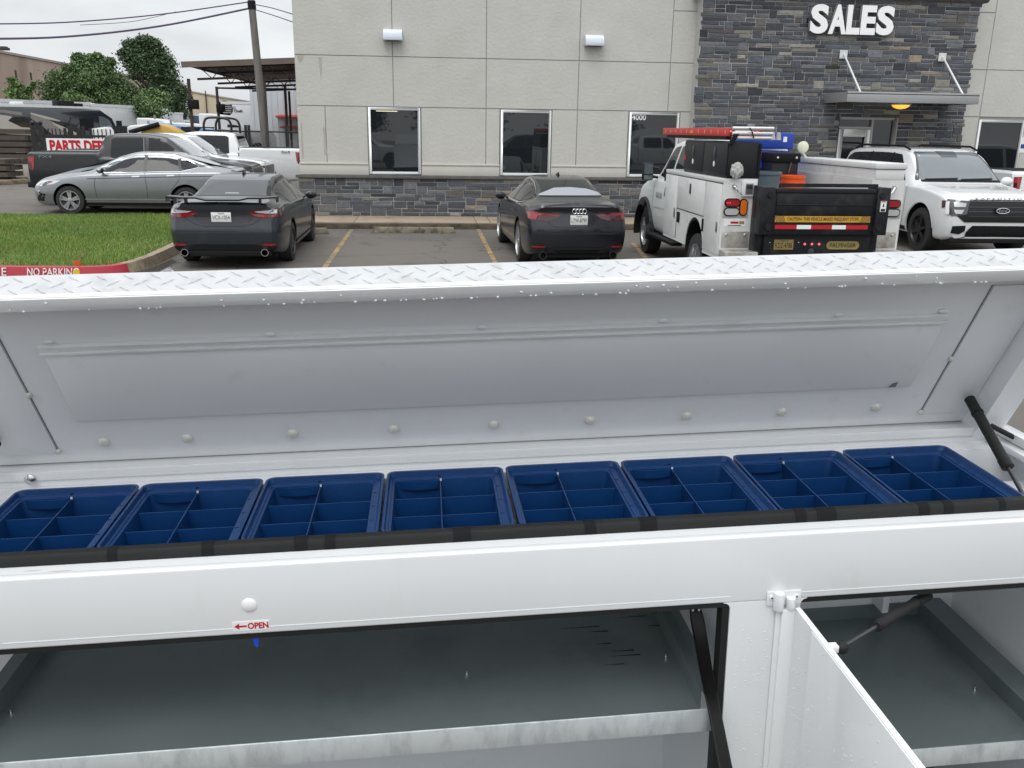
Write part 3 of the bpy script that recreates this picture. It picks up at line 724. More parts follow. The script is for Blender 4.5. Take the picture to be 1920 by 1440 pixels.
mb = MB(); mb.box(XL-.09, 6.2, YF-.14, YF+.01, .985, 1.05); mb.box(12.7, 13.27, YF-.14, YF+.01, .985, 1.05); B(mb, 'stone_cap', 'capstone', bevel=.008)
# water stains on the stucco near the corner
mb = MB(); y_ = YF-.0015
for poly in ([(-2.88, 3.63), (-2.70, 3.63), (-2.75, 3.5), (-2.82, 3.46)], [(-2.40, 3.60), (-2.32, 3.60), (-2.33, 3.35), (-2.36, 3.10)], [(-2.36, 2.1), (-2.32, 2.1), (-2.29, 1.5), (-2.36, 1.5)], [(-2.86, 2.2), (-2.83, 2.2), (-2.82, 1.4), (-2.86, 1.4)]):
    mb.prism(poly, 'y', y_, YF)
B(mb, 'water_stain', 'stain')
# stone veneer: individual stones with their own colours
def stones(x0, x1, z0, z1, yface, name, seed, holes=(), ragged=(False, False), parent=None):
    rs = random.Random(seed); cw, ch = .06, .088
    nx, nz = int(round((x1-x0)/cw)), int(round((z1-z0)/ch)); ch = (z1-z0)/nz; cw = (x1-x0)/nx
    occ = [[False]*nx for _ in range(nz)]; verts = []; cols = []
    for (hx0, hx1, hz0, hz1) in holes:
        for j in range(nz):
            for i in range(nx):
                if hx0 < x0+(i+.5)*cw < hx1 and hz0 < z0+(j+.5)*ch < hz1: occ[j][i] = True
    for j in range(nz):
        i = 0
        while i < nx:
            if occ[j][i]: i += 1; continue
            L_ = rs.choice([3, 4, 5, 6, 6, 7, 8, 9, 10]); hgt = 1
            if rs.random() < .22 and j+1 < nz: hgt = 2; L_ = rs.choice([3, 4, 4, 5, 6, 7])
            k = 0
            while k < L_ and i+k < nx and not occ[j][i+k] and (hgt == 1 or not occ[j+1][i+k]): k += 1
            if k < 2:
                hgt = 1; k = 1
                while k < 4 and i+k < nx and not occ[j][i+k]: k += 1
            if nx-(i+k) < 2 and all(not occ[jj][ii] for jj in range(j, j+hgt) for ii in range(i+k, nx)): k = nx-i
            for jj in range(j, j+hgt):
                for ii in range(i, i+k): occ[jj][ii] = True
            a, b2 = x0+i*cw, x0+(i+k)*cw; c, d = z0+j*ch, z0+(j+hgt)*ch; m_ = .0078
            if ragged[0] and i == 0: a -= rs.uniform(-.02, .05)
            if ragged[1] and i+k == nx: b2 += rs.uniform(-.02, .05)
            pr = rs.uniform(.006, .024); jt = lambda s_: rs.uniform(-s_, s_)
            f_ = [Vector((a+m_+jt(.003), yface-pr+jt(.005), c+m_+jt(.004))), Vector((b2-m_+jt(.003), yface-pr+jt(.005), c+m_+jt(.004))), Vector((b2-m_+jt(.003), yface-pr+jt(.005), d-m_+jt(.004))), Vector((a+m_+jt(.003), yface-pr+jt(.005), d-m_+jt(.004)))]
            cen = sum(f_, Vector())/4
            inn = [cen.lerp(p_, 1) + Vector((.008 if p_.x < cen.x else -.008, -.010, .008 if p_.z < cen.z else -.008)) for p_ in f_]
            r_ = rs.random(); br = rs.uniform(.6, 1.3)
            if r_ < .50: c0 = srgb(80, 83, 90)
            elif r_ < .74: c0 = srgb(99, 101, 105)
            elif r_ < .86: c0 = srgb(100, 97, 94)
            elif r_ < .93: c0 = srgb(132, 129, 122)
            elif r_ < .945: c0 = srgb(130, 118, 106)
            else: c0 = srgb(60, 62, 70)
            c0 = [q_*br for q_ in c0]
            bk = [Vector((p_.x, yface+.02, p_.z)) for p_ in f_]
            quads = [inn] + [[f_[q_], f_[(q_+1) % 4], inn[(q_+1) % 4], inn[q_]] for q_ in range(4)] + [[bk[q_], bk[(q_+1) % 4], f_[(q_+1) % 4], f_[q_]] for q_ in range(4)]
            for qd in quads:
                verts += [tuple(p_) for p_ in qd]; cols += [c0]*4
            i += k
    o = mesh_np(name, np.array(verts), 4, 'stone', np.array(cols)); p_ = parent or bld
    o.data.transform(wm(p_).inverted()); o.parent = p_; return o
mb = MB(); mb.box(XL-.03, 6.2, YF-.059, YF+.012, .10, .985); mb.box(12.7, 13.27, YF-.059, YF+.012, .1, .985); B(mb, 'mortar_base', 'mortar')
stones(XL-.04, 6.2, .13, .985, YF-.055, 'stone_base', 3)
# tower
mb = MB()
TX0, TX1 = 6.13, 12.66; DX0, DX1, DZ = 9.58, 11.02, 2.50
mb.box(TX0, DX0, YT-.003, YF+.3, 0, 5.05); mb.box(DX1, TX1, YT-.003, YF+.3, 0, 5.05); mb.box(DX0, DX1, YT-.003, YF+.3, DZ, 5.05)
B(mb, 'mortar_tower', 'mortar')
stones(TX0, TX1, .13, 5.04, YT, 'stone_tower', 11, holes=[(DX0, DX1, 0, DZ)], ragged=(True, True))
mb = MB(); mb.prism([(YT-.06, 5.045), (YT-.22, 5.17), (YT-.22, 5.24), (YF+.5, 5.24), (YF+.5, 5.045)], 'x', TX0-.14, TX1+.14); B(mb, 'tower_cornice', 'capstone', bevel=.012)
mb = MB(); mb.box(TX0, TX1, YT+.02, YF+.6, 5.24, 6.4); B(mb, 'tower_top', 'mortar')
stones(TX0, TX1, 5.25, 6.4, YT+.02, 'stone_parapet', 13)
# entrance door and sidelight
mat('door_frame', (.36, .37, .36), .45, metal=.2)
mb = MB()
mb.box(DX0, DX0+.05, YT+.03, YT+.12, .13, DZ); mb.box(DX1-.05, DX1, YT+.03, YT+.12, .13, DZ); mb.box(DX0+.05, DX1-.05, YT+.03, YT+.12, DZ-.05, DZ); mb.box(10.42, 10.47, YT+.03, YT+.12, .13, DZ-.05); mb.box(DX0+.05, 10.42, YT+.03, YT+.12, 2.24, 2.29)
ef = B(mb, 'entrance_frame', 'door_frame', bevel=.004)
mb = MB(); mb.box(DX0+.05, DX1-.05, YT+.10, YT+.105, .13, DZ-.05); B(mb, 'entrance_glass', 'dark_glass', ef)
mb = MB(); mb.box(DX0+.06, DX0+.17, YT+.02, YT+.06, .15, 2.23); mb.box(10.30, 10.41, YT+.02, YT+.06, .15, 2.23); mb.box(DX0+.17, 10.30, YT+.02, YT+.06, 2.06, 2.23); mb.box(DX0+.17, 10.30, YT+.02, YT+.06, .15, .36)
ed = B(mb, 'entrance_door', 'alu_frame', bevel=.004)
mb = MB(); mb.tube([(10.28, YT-.02, .95), (10.28, YT-.02, 1.25)], .012, 10); B(mb, 'door_handle', 'steel', ed)
# canopy with tie rods
CY0 = 19.52
mb = MB(); mb.box(9.17, 12.22, CY0, YT-.03, 2.965, 2.99); mb.box(9.17, 12.22, CY0, CY0+.03, 2.80, 3.02); mb.box(9.17, 9.20, CY0+.03, YT-.03, 2.80, 3.02); mb.box(12.19, 12.22, CY0+.03, YT-.03, 2.80, 3.02); mb.box(9.2, 12.19, CY0+.03, YT-.03, 2.83, 2.85)
cn = B(mb, 'entrance_canopy', 'canopy_grey', bevel=.004)
for xb, zb, xt in ((9.50, 3.87, 9.52), (11.88, 3.86, 11.90)):
    mb = MB(); mb.box(xb-.09, xb+.09, YT-.065, YT-.045, zb-.09, zb+.09)
    for i in (-.06, .06):
        for j in (-.06, .06): mb.box(xb+i-.012, xb+i+.012, YT-.075, YT-.065, zb+j-.012, zb+j+.012)
    B(mb, 'rod_plate', 'alu_frame', cn)
    mb = MB(); mb.tube([(xb+.01, YT-.07, zb), (xt+.0, CY0+.12, 3.0)], .022, 10); B(mb, 'tie_rod', 'alu_frame', cn, smooth=True)
mb = MB(); gp = W(1689, 198, 20.1); mb.lathe([(.215, .0), (.21, -.04), (.17, -.10), (.10, -.135), (0, -.15)], c=(gp.x, 20.1, 2.83), n=28); cg_ = B(mb, 'canopy_light', 'warm_glow', cn, smooth=True)
mb = MB(); mb.lathe([(.235, 0), (.235, -.055), (.212, -.062)], c=(gp.x, 20.1, 2.832), n=28); B(mb, 'light_ring', 'canopy_grey', cg_, smooth=True)
# windows
def window(x0, x1, z0, z1, yf=YF, nm='window'):
    mb = MB(); fr = .055
    mb.box(x0, x0+fr, yf-.03, yf+.03, z0, z1); mb.box(x1-fr, x1, yf-.03, yf+.03, z0, z1); mb.box(x0+fr, x1-fr, yf-.03, yf+.03, z1-fr, z1); mb.box(x0+fr, x1-fr, yf-.03, yf+.03, z0, z0+fr)
    f_ = B(mb, nm, 'alu_frame', bevel=.004)
    mb = MB(); mb.box(x0+fr, x1-fr, yf-.004, yf+.0, z0+fr, z1-fr); B(mb, 'pane', 'dark_glass', f_)
    mb = MB(); mb.box(x0-.02, x1+.02, yf-.008, yf+.01, z1, z1+.014); mb.box(x0-.014, x0, yf-.008, yf+.01, z0, z1); B(mb, 'window_caulk', 'stucco_joint', f_)
    return f_
w1 = window(-1.34, -.165, 1.08, 2.55); w2 = window(1.68, 2.85, 1.08, 2.54); w3 = window(4.69, 5.87, 1.08, 2.54)
w4 = window(13.29, 14.45, 1.06, 2.50); w5 = window(14.75, 15.88, 1.06, 2.50)
mat('tube_glint', (.8, .8, .6), .5, emit=(1, .85, .5), estr=.8)
mb = MB(); a = W(705, 208, YF); b_ = W(745, 208, YF); mb.box(a.x, b_.x, YF-.0055, YF-.0042, a.z-.008, a.z+.008); B(mb, 'lamp_glint', 'tube_glint', w1)  # glowing strip on the pane, painted as a lamp's glint; no lamp behind it
text('4000', 'street_number', 'sign_letter', w3, W(1198, 220, YF-.006), (1, 0, 0), (0, 0, 1), h=.125, w=.33, depth=.002, bold=.01, world=True)
mat('decal_blue', srgb(40, 70, 140), .5)
mb = MB(); a = W(1914, 272, YF-.006); mb.box(a.x-.06, a.x+.12, YF-.008, YF-.0045, a.z-.18, a.z+.18); dd = B(mb, 'window_notice', 'sticker_white', w5)
mb = MB(); mb.box(a.x-.01, a.x+.10, YF-.0095, YF-.0085, a.z-.08, a.z+.02); B(mb, 'notice_print', 'decal_blue', dd)
# wall lamps
for i, (x0, z0, lb) in enumerate(((-.955, 3.965, 'grey box wall lamp high on the stucco above the left window'), (3.565, 3.95, 'grey box wall lamp high on the stucco nearer the stone tower'))):
    t = thing('wall_lamp', lb, 'wall lamp', (x0+.21, YF, z0+.1), group='box lamps on the stucco wall')
    mb = MB(); mb.prism([(YF, z0+.235), (YF-.10, z0+.235), (YF-.20, z0+.17), (YF-.22, z0+.05), (YF, z0+.05)], 'x', x0, x0+.42); mb.build('lamp_housing', 'lamp_lens', t, world=True, bevel=.015)
    mb = MB(); mb.box(x0-.005, x0+.425, YF-.225, YF, z0, z0+.05); mb.build('lamp_base', 'lamp_housing', t, world=True, bevel=.006)
    mb = MB(); mb.box(x0+.06, x0+.36, YF-.17, YF-.04, z0-.006, z0); mb.build('lamp_diffuser', 'black_plastic', t, world=True)
# SALES letters
sg = thing('sales_sign', 'big white raised letters reading SALES on the stone tower', 'sign', (9.55, YT, 4.3))
x_ = 8.60; nxt = [('S', .42), ('A', .42), ('L', .32), ('E', .35), ('S', .42)]
for k, (ch_, w_) in enumerate(nxt):
    o = text(ch_, 'letter', 'sign_letter', sg, (x_+w_/2, YT-.05, 4.60), (1, 0, 0), (0, 0, 1), h=.62, w=w_, depth=.10, bold=.045, world=True)
    o.data.materials.append(MATS['sign_return'])
    for p_ in o.data.polygons:
        if abs(p_.normal.y) < .5: p_.material_index = 1
    x_ += w_-.005 if ch_ in 'A' else w_+.015
mb = MB(); mb.box(8.56, 8.585, YT-.08, YT-.03, 4.52, 4.62); mb.build('sign_bracket', 'matte_black', sg, world=True)
# ------------------------------------------------------------ vehicles
mat('paint_grey', (.019, .024, .031), .32, metal=.15, coat=.55, noise=.05, nscale=3, dirt=(.06, .058, .055), dscale=4, dth=(.55, .8), damt=.5)
mat('paint_charcoal', (.012, .014, .020), .28, metal=.15, coat=.6, noise=.05, nscale=3)
mat('paint_silver', (.27, .28, .292), .30, metal=.7, coat=.6, noise=.04, nscale=3)
mat('paint_black', (.009, .011, .013), .34, metal=.1, coat=.45, noise=.05, nscale=3)
mat('paint_white', (.74, .75, .76), .25, coat=1, noise=.02, nscale=3)
mat('car_glass', (.012, .014, .017), .05, spec=.35)
mat('windshield', (.09, .11, .125), .05, spec=.8, coat=.5)
mat('tyre', (.022, .022, .022), .8, noise=.2, nscale=20)
mat('rim_silver', (.50, .51, .52), .3, metal=.8)
mat('rim_dark', (.045, .045, .05), .35, metal=.6)
mat('tail_red', srgb(150, 12, 28), .12, coat=1)
mat('tail_dark_red', srgb(62, 8, 14), .12, coat=1)
mat('lamp_clear', (.55, .56, .57), .1, coat=1, metal=.3)
mat('headlamp_dark', (.05, .052, .055), .08, coat=1)
mat('amber', srgb(214, 110, 22), .2, coat=1)
mat('amber_lit', (.9, .4, .05), .3, emit=(1, .42, .04), estr=1.6)
mat('red_lit', (.9, .1, .1), .3, emit=(1, .12, .12), estr=1.5)
mat('chrome', (.75, .76, .77), .12, metal=1)
mat('plate_number', (.72, .72, .70), .45)
mat('plate_print', (.03, .03, .035), .5)
mat('body_gap', (.006, .006, .006), .6)
mat('fabric_grey', (.30, .31, .33), .8)
def pchip(pts, x):
    X = np.array([p[0] for p in pts], float); Yv = np.array([p[1] for p in pts], float)
    h = np.diff(X); d = np.diff(Yv)/h; n = len(X); m = np.zeros(n)
    for i in range(1, n-1):
        if d[i-1]*d[i] > 0:
            w1, w2 = 2*h[i]+h[i-1], h[i]+2*h[i-1]; m[i] = (w1+w2)/(w1/d[i-1]+w2/d[i])
    m[0] = d[0]; m[-1] = d[-1]
    x = np.clip(x, X[0], X[-1]); k = np.clip(np.searchsorted(X, x)-1, 0, n-2); t_ = (x-X[k])/h[k]
    return ((1+2*t_)*(1-t_)**2)*Yv[k] + t_*(1-t_)**2*h[k]*m[k] + t_**2*(3-2*t_)*Yv[k+1] + t_**2*(t_-1)*h[k]*m[k+1]
def catmull(P, n):
    P = [np.array(p, float) for p in P]; out_ = []
    for i in range(len(P)-1):
        p0, p1, p2, p3 = P[max(i-1, 0)], P[i], P[i+1], P[min(i+2, len(P)-1)]
        for k in range(n):
            t_ = k/n; out_.append(.5*((2*p1)+(p2-p0)*t_+(2*p0-5*p1+4*p2-p3)*t_*t_+(3*p1-p0-3*p2+p3)*t_**3))
    out_.append(P[-1]); return out_
class Car:
    """local frame: x forward, y left, z up, origin on the ground at mid-length; profile curves are given by distance d from the front"""
    def __init__(s, name, label, cat, spec, loc, rz, paint, group=None, scale=1.0, root=None, x0=None):
        s.S = spec; s.L = spec['L']; s.paint = paint; s.x0 = s.L/2 if x0 is None else x0
        s.root = root or thing(name, label, cat, loc, rz, group)
        if root is None: s.root.scale = (scale,)*3
        s.body()
    def X(s, d): return s.x0 - d
    def body(s):
        S = s.S; L = s.L; D = []
        ds = list(np.linspace(0, L, 74)) + [p[0] for p in S['ZT'] if 0 <= p[0] <= L]
        ds = sorted(set(round(float(d), 3) for d in ds))
        ds = [d for i, d in enumerate(ds) if i == 0 or d-ds[i-1] > .008]
        c = lambda k, d: float(pchip(S[k], np.array(d)))
        bm = bmesh.new(); rings = []
        for d in ds:
            w, zb, zl, zt, wr = c('W', d), c('ZB', d), c('ZL', d), c('ZT', d), c('WR', d)
            zl = min(zl, zt-.01); h = zt-zl; e = min(S.get('edge', .075), .42*h)
            ws = w*S.get('shoulder', .955); H = zl-zb
            P = [(0, zb), (.78*w, zb), (.93*w, zb+.03*H), (.975*w, zb+.16*H), (w, zb+.42*H), (w*.995, zb+.70*H), (w*.982, zb+.88*H), (ws, zl),
                 (ws+(wr-ws)*.14-.004, zl+(h-e)*.10), (ws+(wr-ws)*.55+.012, zl+(h-e)*.52), (wr, zt-e), (wr*.93, zt-e*.32), (wr*.70, zt-e*.06), (0, zt)]
            pts = catmull(P, 3)
            # shear in x near the ends so the bumpers bulge
            ring = []
            for y, z in pts:
                x = s.X(d)
                if 'XF' in S and d < .9: x += float(pchip(S['XF'], np.array(z)))*(1-d/.9)**2
                if 'XR' in S and L-d < .9: x -= float(pchip(S['XR'], np.array(z)))*(1-(L-d)/.9)**2
                ring.append((x, y, z))
            rings.append(ring)
        n = len(rings[0]); R_ = []
        for ring in rings:
            left = [bm.verts.new(p) for p in ring]
            right = [left[0]] + [bm.verts.new((p[0], -p[1], p[2])) for p in ring[1:-1]] + [left[-1]]
            R_.append((left, right))
        for (a, b), (c_, d_) in zip(R_, R_[1:]):
            for k in range(n-1):
                bm.faces.new((a[k], a[k+1], c_[k+1], c_[k])); bm.faces.new((b[k+1], b[k], d_[k], d_[k+1]))
        for (a, b) in (R_[0], R_[-1]):
            for k in range(n-1):
                vs = [a[k], a[k+1], b[k+1], b[k]]; u = []
                for v_ in vs:
                    if v_ not in u: u.append(v_)
                if len(u) > 2: bm.faces.new(u)
        bmesh.ops.recalc_face_normals(bm, faces=bm.faces)
        s.bvh = BVHTree.FromBMesh(bm)
        me = bpy.data.meshes.new('body'); bm.to_mesh(me); bm.free()
        me.materials.append(MATS[s.paint]); me.materials.append(MATS['matte_black'])
        o = bpy.data.objects.new('body', me); COL.objects.link(o)
        # wheel arches cut out
        cut = MB(); wa = S.get('arch', S['wr']+.055)
        for d in S['axles']:
            for sg in (1, -1):
                wy = max(p[1] for p in S['W'])
                cut.lathe([(wa, (wy-.34)*sg), (wa, (wy+.2)*sg)], c=(s.X(d), 0, S['wr']+.015), axis='y', n=36)
        bmesh.ops.recalc_face_normals(cut.bm, faces=cut.bm.faces)
        cme = bpy.data.meshes.new('c'); cut.bm.to_mesh(cme); cut.bm.free(); cme.materials.append(MATS['matte_black'])
        co = bpy.data.objects.new('c', cme); COL.objects.link(co)
        md = o.modifiers.new('b', 'BOOLEAN'); md.operation = 'DIFFERENCE'; md.object = co; md.solver = 'EXACT'
        try: md.material_mode = 'TRANSFER'
        except Exception: pass
        bpy.context.view_layer.update()
        nm = bpy.data.meshes.new_from_object(o.evaluated_get(bpy.context.evaluated_depsgraph_get()))
        if max(abs(v_.co.y) for v_ in nm.vertices) > wy+.02:
            md.use_self = True; bpy.context.view_layer.update()
            nm = bpy.data.meshes.new_from_object(o.evaluated_get(bpy.context.evaluated_depsgraph_get()))
            if max(abs(v_.co.y) for v_ in nm.vertices) > wy+.02:
                md.use_self = False; md.solver = 'FAST'; bpy.context.view_layer.update()
                nm = bpy.data.meshes.new_from_object(o.evaluated_get(bpy.context.evaluated_depsgraph_get())); print('fast boolean', s.root.name, max(abs(v_.co.y) for v_ in nm.vertices))
        o.modifiers.clear(); o.data = nm; nm.name = 'body'; bpy.data.objects.remove(co)
        if len(nm.materials) < 2: nm.materials.append(MATS['matte_black'])
        nm.shade_smooth(); nm.set_sharp_from_angle(angle=R(38))
        o.parent = s.root; s.bodyo = o
        wy = max(p[1] for p in S['W'])
        for d in S['axles']:
            for sg in (1, -1): s.wheel(s.X(d), (wy-.012)*sg, sg)
    def wheel(s, x, y, sg):
        S = s.S; r = S['wr']; tw = S.get('tw', .225); rr_ = S.get('rim', r*.70)
        M_ = Matrix.Translation((x, y, r))
        mb = MB(); prof = [(rr_, -tw), (r*.93, -tw), (r, -tw*.88), (r, -.028), (r*.965, -.006), (rr_*1.04, .0), (rr_, -.012), (rr_, -tw)]
        mb.lathe([(a, b*sg) for a, b in prof], axis='y', n=40, m=M_, caps=False)
        wo = mb.build('wheel', 'tyre', s.root, smooth=True)
        mb = MB(); mb.lathe([(rr_, -.012*sg), (rr_*.93, -.014*sg), (rr_*.90, -.045*sg), (rr_*.5, -.085*sg), (0, -.085*sg)], axis='y', n=36, m=M_, caps=False)
        mb.build('rim_barrel', S.get('barrel', 'rim_dark'), wo, smooth=True)
        mb = MB(); ns = S.get('spokes', 5)
        for k in range(ns):
            a0 = 2*math.pi*k/ns+.3
            prs = (0,) if not S.get('twin') else (-.16, .16)
            for da in prs:
                a = a0+da; ca, sa = math.cos(a), math.sin(a); w1, w2 = (.030, .022) if not S.get('twin') else (.026, .020)
                q = lambda rad, off, dep: M_ @ Vector((rad*ca-off*sa, dep*sg, rad*sa+off*ca))
                r1, r2 = rr_*.12, rr_*.96
                mb.hexa([q(r1, -w1, -.055), q(r2, -w2, -.05), q(r2, w2, -.05), q(r1, w1, -.055), q(r1, -w1, -.012), q(r2, -w2*.9, -.014), q(r2, w2*.9, -.014), q(r1, w1, -.012)])
        mb.lathe([(rr_*.26, -.05*sg), (rr_*.25, -.008*sg), (rr_*.12, -.004*sg), (0, -.004*sg)], axis='y', n=20, m=M_)
        mb.lathe([(rr_*1.01, -.03*sg), (rr_*1.01, .004*sg), (rr_*.94, .004*sg), (rr_*.90, -.03*sg)], axis='y', n=36, m=M_, caps=False)
        mb.build('rim', S.get('rimmat', 'rim_silver'), wo)
        return wo
    def decal(s, name, poly, view, material, off=.004, grid=.07, parent=None, both=False):
        """polygon laid on the body: view 'L'/'R' uses (d,z), 'B'/'F' (y,z), 'T' (d,y)"""
        if both:
            if view == 'L': s.decal(name, poly, 'L', material, off, grid, parent); return s.decal(name, poly, 'R', material, off, grid, parent)
            s.decal(name, poly, view, material, off, grid, parent)
            if view == 'T': return s.decal(name, [(a, -b) for a, b in poly], view, material, off, grid, parent)
            return s.decal(name, [(-a, b) for a, b in poly], view, material, off, grid, parent)
        bm = bmesh.new(); bm.faces.new([bm.verts.new((a, b, 0)) for a, b in poly])
        xs_ = [p[0] for p in poly]; ys_ = [p[1] for p in poly]
        for ax, lo_, hi_ in ((0, min(xs_), max(xs_)), (1, min(ys_), max(ys_))):
            g_ = math.floor(lo_/grid)*grid+grid
            while g_ < hi_:
                co_ = [0, 0, 0]; co_[ax] = g_; no_ = [0, 0, 0]; no_[ax] = 1
                bmesh.ops.bisect_plane(bm, geom=bm.verts[:]+bm.edges[:]+bm.faces[:], plane_co=co_, plane_no=no_); g_ += grid
        cl_ = name == 'side_window'
        for v_ in bm.verts:
            a, b, _ = v_.co
            if cl_:
                zt_ = float(pchip(s.S['ZT'], np.array(a))); zl_ = float(pchip(s.S['ZL'], np.array(a))); e_ = min(s.S.get('edge', .075), .42*(zt_-zl_)); b = max(zl_+.012, min(b, zt_-e_-.016))
            if view == 'L': o_, d_ = Vector((s.X(a), 3, b)), Vector((0, -1, 0))
            elif view == 'R': o_, d_ = Vector((s.X(a), -3, b)), Vector((0, 1, 0))
            elif view == 'B': o_, d_ = Vector((-6, a, b)), Vector((1, 0, 0))
            elif view == 'F': o_, d_ = Vector((6, a, b)), Vector((-1, 0, 0))
            else: o_, d_ = Vector((s.X(a), b, 5)), Vector((0, 0, -1))
            hit = s.bvh.ray_cast(o_, d_)
            if hit[0] is None:
                q_ = {'L': Vector((s.X(a), 1, b)), 'R': Vector((s.X(a), -1, b)), 'B': Vector((-s.L/2, a, b)), 'F': Vector((s.L/2, a, b)), 'T': Vector((s.X(a), b, 1))}[view]
                hit = s.bvh.find_nearest(q_)
            nrm = hit[1] if hit[1].dot(d_) < 0 else -hit[1]
            v_.co = hit[0] + nrm*off
        for f_ in bm.faces: pass
        cen = sum((f_.normal*f_.calc_area() for f_ in bm.faces), Vector())
        bm.normal_update(); cen = sum((f_.normal*f_.calc_area() for f_ in bm.faces), Vector())
        dd_ = {'L': Vector((0, 1, 0)), 'R': Vector((0, -1, 0)), 'B': Vector((-1, 0, 0)), 'F': Vector((1, 0, 0)), 'T': Vector((0, 0, 1))}[view]
        if cen.dot(dd_) < 0: bmesh.ops.reverse_faces(bm, faces=bm.faces)
        me = bpy.data.meshes.new(name); bm.to_mesh(me); bm.free(); me.shade_smooth(); me.materials.append(MATS[material])
        o = bpy.data.objects.new(name, me); COL.objects.link(o); o.parent = parent or s.root; return o
    def strip(s, name, path, wd, view, material, off=.003, both=False, parent=None):
        P = [Vector((a, b, 0)) for a, b in path]; Lf, Rt = [], []
        for i, p in enumerate(P):
            t_ = (P[min(i+1, len(P)-1)]-P[max(i-1, 0)]).normalized(); n_ = Vector((-t_.y, t_.x, 0))*wd/2
            Lf.append((p+n_)); Rt.append((p-n_))
        poly = [(v.x, v.y) for v in Lf] + [(v.x, v.y) for v in Rt[::-1]]
        return s.decal(name, poly, view, material, off, .12, parent, both)
    def mirror(s, d, y, z, material, sz=(.09, .11, .075)):
        for sg in (1, -1):
            mb = MB(); mb.ball((s.X(d), y*sg, z), 1, 16, sz); mb.tube([(s.X(d)-.0, (y-sz[1])*sg, z-.02), (s.X(d), (y-.20)*sg, z-.06)], .022, 8)
            mo = mb.build('mirror', material, s.root, smooth=True)
            mb = MB(); mb.ball((s.X(d)-sz[0]*.55, y*sg, z), 1, 14, (sz[0]*.5, sz[1]*.86, sz[2]*.84)); mb.build('mirror_glass', 'car_glass', mo, smooth=True)
    def plate(s, txt, x, y, z, back=True, w_=.305, h_=.152, m1='plate_number', tilt=0, small='TEXAS'):
        sg = -1 if back else 1; xx = x
        mb = MB(); mb.box(min(xx, xx+sg*.012), max(xx, xx+sg*.012), y-w_/2, y+w_/2, z-h_/2, z+h_/2); p = mb.build('licence_plate', m1, s.root, bevel=.004)
        text(txt, 'plate_number', 'plate_print', p, (xx+sg*.0125, y, z-.004), (0, sg, 0), (0, 0, 1), h=.066, w=w_*.86, depth=.001, bold=.004)
        if small: text(small, 'plate_state', 'plate_print', p, (xx+sg*.0125, y, z+.056), (0, sg, 0), (0, 0, 1), h=.019, w=w_*.34, depth=.001, bold=.02)
        return p
def mx_(pts, dx=0): return [(a+dx, b) for a, b in pts]

# --- grey sedan with a rear wing
SED = dict(L=4.88, wr=.338, axles=(.98, 3.80), edge=.115,
    ZT=[(0, .66), (.10, .74), (.5, .86), (1.25, 1.00), (1.55, 1.14), (2.05, 1.36), (2.5, 1.435), (3.0, 1.425), (3.45, 1.35), (3.9, 1.21), (4.22, 1.115), (4.5, 1.095), (4.80, 1.075), (4.88, 1.03)],
    ZL=[(0, .56), (.4, .72), (1.2, .90), (2.4, .935), (3.6, .985), (4.3, 1.0), (4.88, .93)],
    WR=[(0, .50), (.5, .66), (1.25, .78), (1.7, .70), (2.15, .60), (3.0, .585), (3.6, .60), (4.2, .68), (4.6, .72), (4.88, .68)],
    W=[(0, .62), (.10, .76), (.5, .89), (1.2, .915), (3.8, .92), (4.35, .905), (4.70, .865), (4.82, .81), (4.88, .74)],
    ZB=[(0, .26), (.4, .19), (4.3, .20), (4.88, .30)],
    XR=[(.2, -.06), (.42, .02), (.62, .035), (.72, .01), (.9, -.02), (1.05, .0), (1.2, 0)], XF=[(.2, -.03), (.5, .03), (.8, -.03)], spokes=10, rimmat='rim_dark', tw=.23)
c1 = Car('grey_sedan', 'dark grey sedan with a black rear wing parked beside the grass island', 'car', SED, (-3.06, 13.70+2.25, 0), R(90), 'paint_grey', scale=.92); c1.root.scale = (.93, .95, .93)
rw = c1.decal('rear_window', [(-.50, 1.350), (.50, 1.350), (.57, 1.24), (.615, 1.128), (-.615, 1.128), (-.57, 1.24)], 'B', 'car_glass')
c1.decal('windshield', [(-.62, 1.36), (.62, 1.36), (.74, 1.06), (-.74, 1.06)], 'F', 'windshield')
for pl in ([(1.62, .965), (2.0, 1.19), (2.35, 1.345), (2.62, 1.372), (2.62, .975)], [(2.68, .975), (2.68, 1.375), (3.05, 1.365), (3.45, 1.285), (3.62, 1.20), (3.62, 1.01), (3.55, .995)], [(3.66, 1.02), (3.66, 1.165), (3.80, 1.09), (3.82, 1.045)]):
    c1.decal('side_window', pl, 'L', 'car_glass', both=True)
c1.strip('door_gap', [(1.60, .95), (1.55, .70), (1.62, .32)], .010, 'L', 'body_gap', both=True)
c1.strip('door_gap', [(2.66, .98), (2.70, .60), (2.72, .32)], .010, 'L', 'body_gap', both=True)
c1.strip('door_gap', [(3.64, 1.0), (3.60, .84), (3.42, .60), (3.38, .34)], .010, 'L', 'body_gap', both=True)
c1.strip('door_handle', [(2.42, .865), (2.60, .875)], .028, 'L', 'paint_grey', off=.022, both=True)
c1.strip('door_handle', [(3.38, .895), (3.54, .905)], .028, 'L', 'paint_grey', off=.022, both=True)
c1.strip('side_skirt', [(1.42, .27), (3.36, .27)], .07, 'L', 'paint_charcoal', off=.018, both=True)
